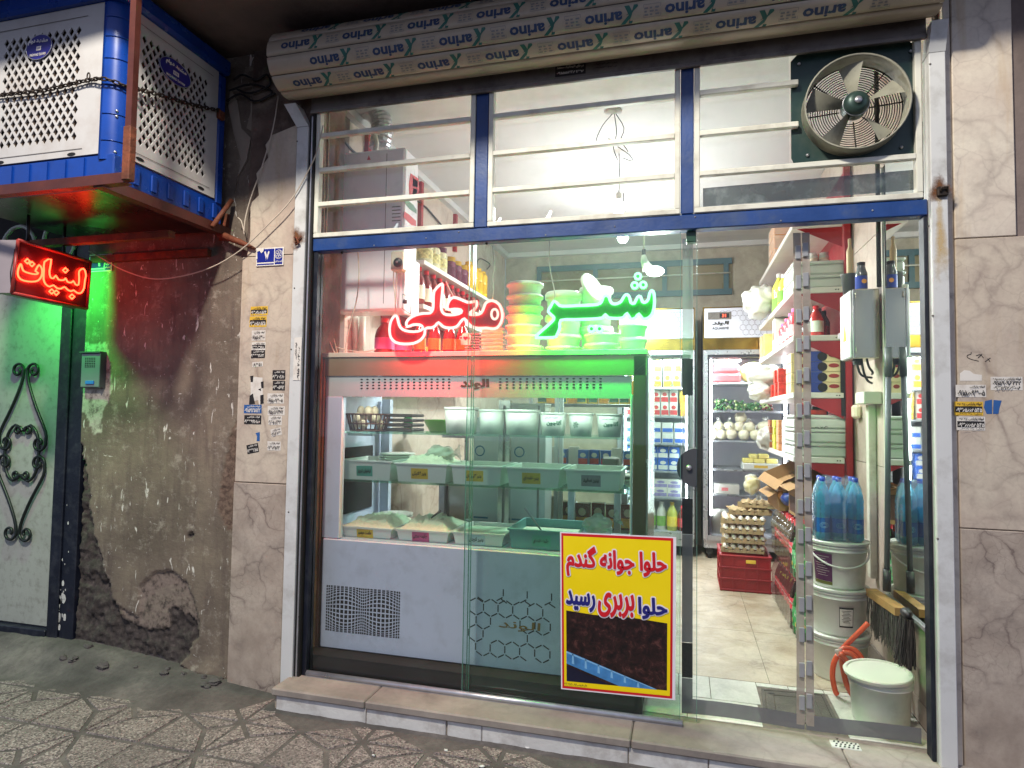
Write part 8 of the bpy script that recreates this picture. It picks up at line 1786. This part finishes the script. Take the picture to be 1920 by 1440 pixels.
part('carton_stand', MB().box((at(880, 900, y=1.0).x, .92, .0), (at(1030, 900, y=1.0).x, 1.12, .549), bev=.003), m_steel, tb)
p0 = at(1030, 755, y=1.1); t = root('paper_stack', 'stack of white paper sheets beyond the cooler top', 'paper', (at(995, 770, y=1.02).x, 1.02, 1.301))
mb = MB()
for k in range(10): mb.box((-.11+random.uniform(-.004, .004), -.09, k*.009), (.11+random.uniform(-.004, .004), .09, k*.009+.008))
lpart('sheets', mb, m_c1, t)
for k, px in enumerate((1043, 1052)): single('striped_post', MB().box((at(px, 850, y=1.25).x-.012, 1.24, 0), (at(px, 850, y=1.25).x+.012, 1.27, 1.5)), m_cp, ('pale upright edge strip beyond the cooler, left of the pair', 'pale upright edge strip beyond the cooler, right of the pair')[k], 'post')
gb = root('green_basin', 'bright green plastic basin behind the bagged cheese', 'basin', (at(838, 830, y=1.4).x, 1.40, 1.18)); lpart('basin', MB().lathe([(0, 0), (.12, 0), (.17, .09), (.18, .095), (.16, .09), (.11, .01), (0, .01)], 24), M('basin_green', srgb(90, 190, 30), .35), gb)
part('shelf', MB().box((-1.60, 1.2, 1.155), (-.95, 1.7, 1.179), bev=.003), m_steel, tb); part('shelf_post', MB().box((-1.6, 1.68, .881), (-1.57, 1.7, 1.154)).box((-.98, 1.68, .881), (-.95, 1.7, 1.154)), m_alu, tb)
for k, (px, m_) in enumerate(((735, m_jam), (752, m_crate), (764, m_grn))): lathe_thing('condiment_jar', ('dark jar', 'orange jar', 'green jar')[k]+' on the work table shelf behind the cooler', 'jar', (at(px, 830, y=1.42).x, 1.42, 1.18), (('jar', [(0, 0), (.035, 0), (.036, .09), (.03, .11), (0, .115)], m_, 14),))
sc_ = root('steel_scale', 'counter scale with clear bowl behind the right upper trays', 'scale', (at(1145, 850, y=1.0).x, 1.02, .95)); lpart('column', MB().box((-.05, -.04, .02), (.05, .04, .12), bev=.01).box((-.14, -.1, 0), (.14, .1, .02), bev=.005), m_shutbar, sc_); lpart('pan', MB().lathe([(0, 0), (.12, .005), (.15, .03), (.15, .034), (.11, .012), (0, .008)], 20, (-.16, 0, .02)), m_alu, sc_)
part('side_table', MB().box((at(1060, 900, y=1.0).x, .92, .90), (-.22, 1.25, .949), bev=.004), m_steel, tb); part('side_leg', MB().box((-.30, 1.0, 0), (-.26, 1.04, .899)).box((at(1065, 900, y=1.0).x, 1.0, 0), (at(1065, 900, y=1.0).x+.04, 1.04, .899)), m_alu, tb)
# rack of packs seen through the cooler
rk = root('goods_rack', 'open steel rack of small packs seen through the back of the cooler', 'rack', (-.75, 1.55, 0))
for x in (-1.02, -.26):
    for y in (1.40, 1.68): part('rack_post', MB().box((x-.012, y-.012, 0), (x+.012, y+.012, 1.72)), m_alu, rk)
for z in (.55, .98, 1.40): part('rack_board', MB().box((-1.0, 1.415, z-.02), (-.28, 1.665, z), bev=.003), m_shutbar, rk)
for nm, lb, z, mm, h_, st in (('drink_carton', 'yellow drink carton on the top board of the steel rack', 1.401, (m_c4, m_c2, m_grn), .16, .072), ('tin_can', 'small mixed tin on the middle board of the steel rack', .981, (m_c5, m_c1, m_c3), .12, .075), ('wrapped_pack', 'dark wrapped pack on the lowest board of the steel rack', .551, (m_ket, m_lcream, m_c2), .2, .10)):
    f = None; x = -.96
    alt = []
    while x < -.30:
        i = int((x+1)*29) % 3
        p = (x, 1.50+.02*math.sin(x*31), z)
        if len(alt) < 2: alt.append(carton(st*.9, .07, h_*(1 if len(alt) else .86), mm[len(alt)], mm[2-len(alt)], mm[1])(nm, lb, 'pack' if nm != 'tin_can' else 'tin', p, lb.replace('carton on', 'cartons on').replace('tin on', 'tins on').replace('pack on', 'packs on')))
        else: dup(alt[i % 2], p, random.uniform(-.1, .1))
        x += st
bpy.context.view_layer.update()
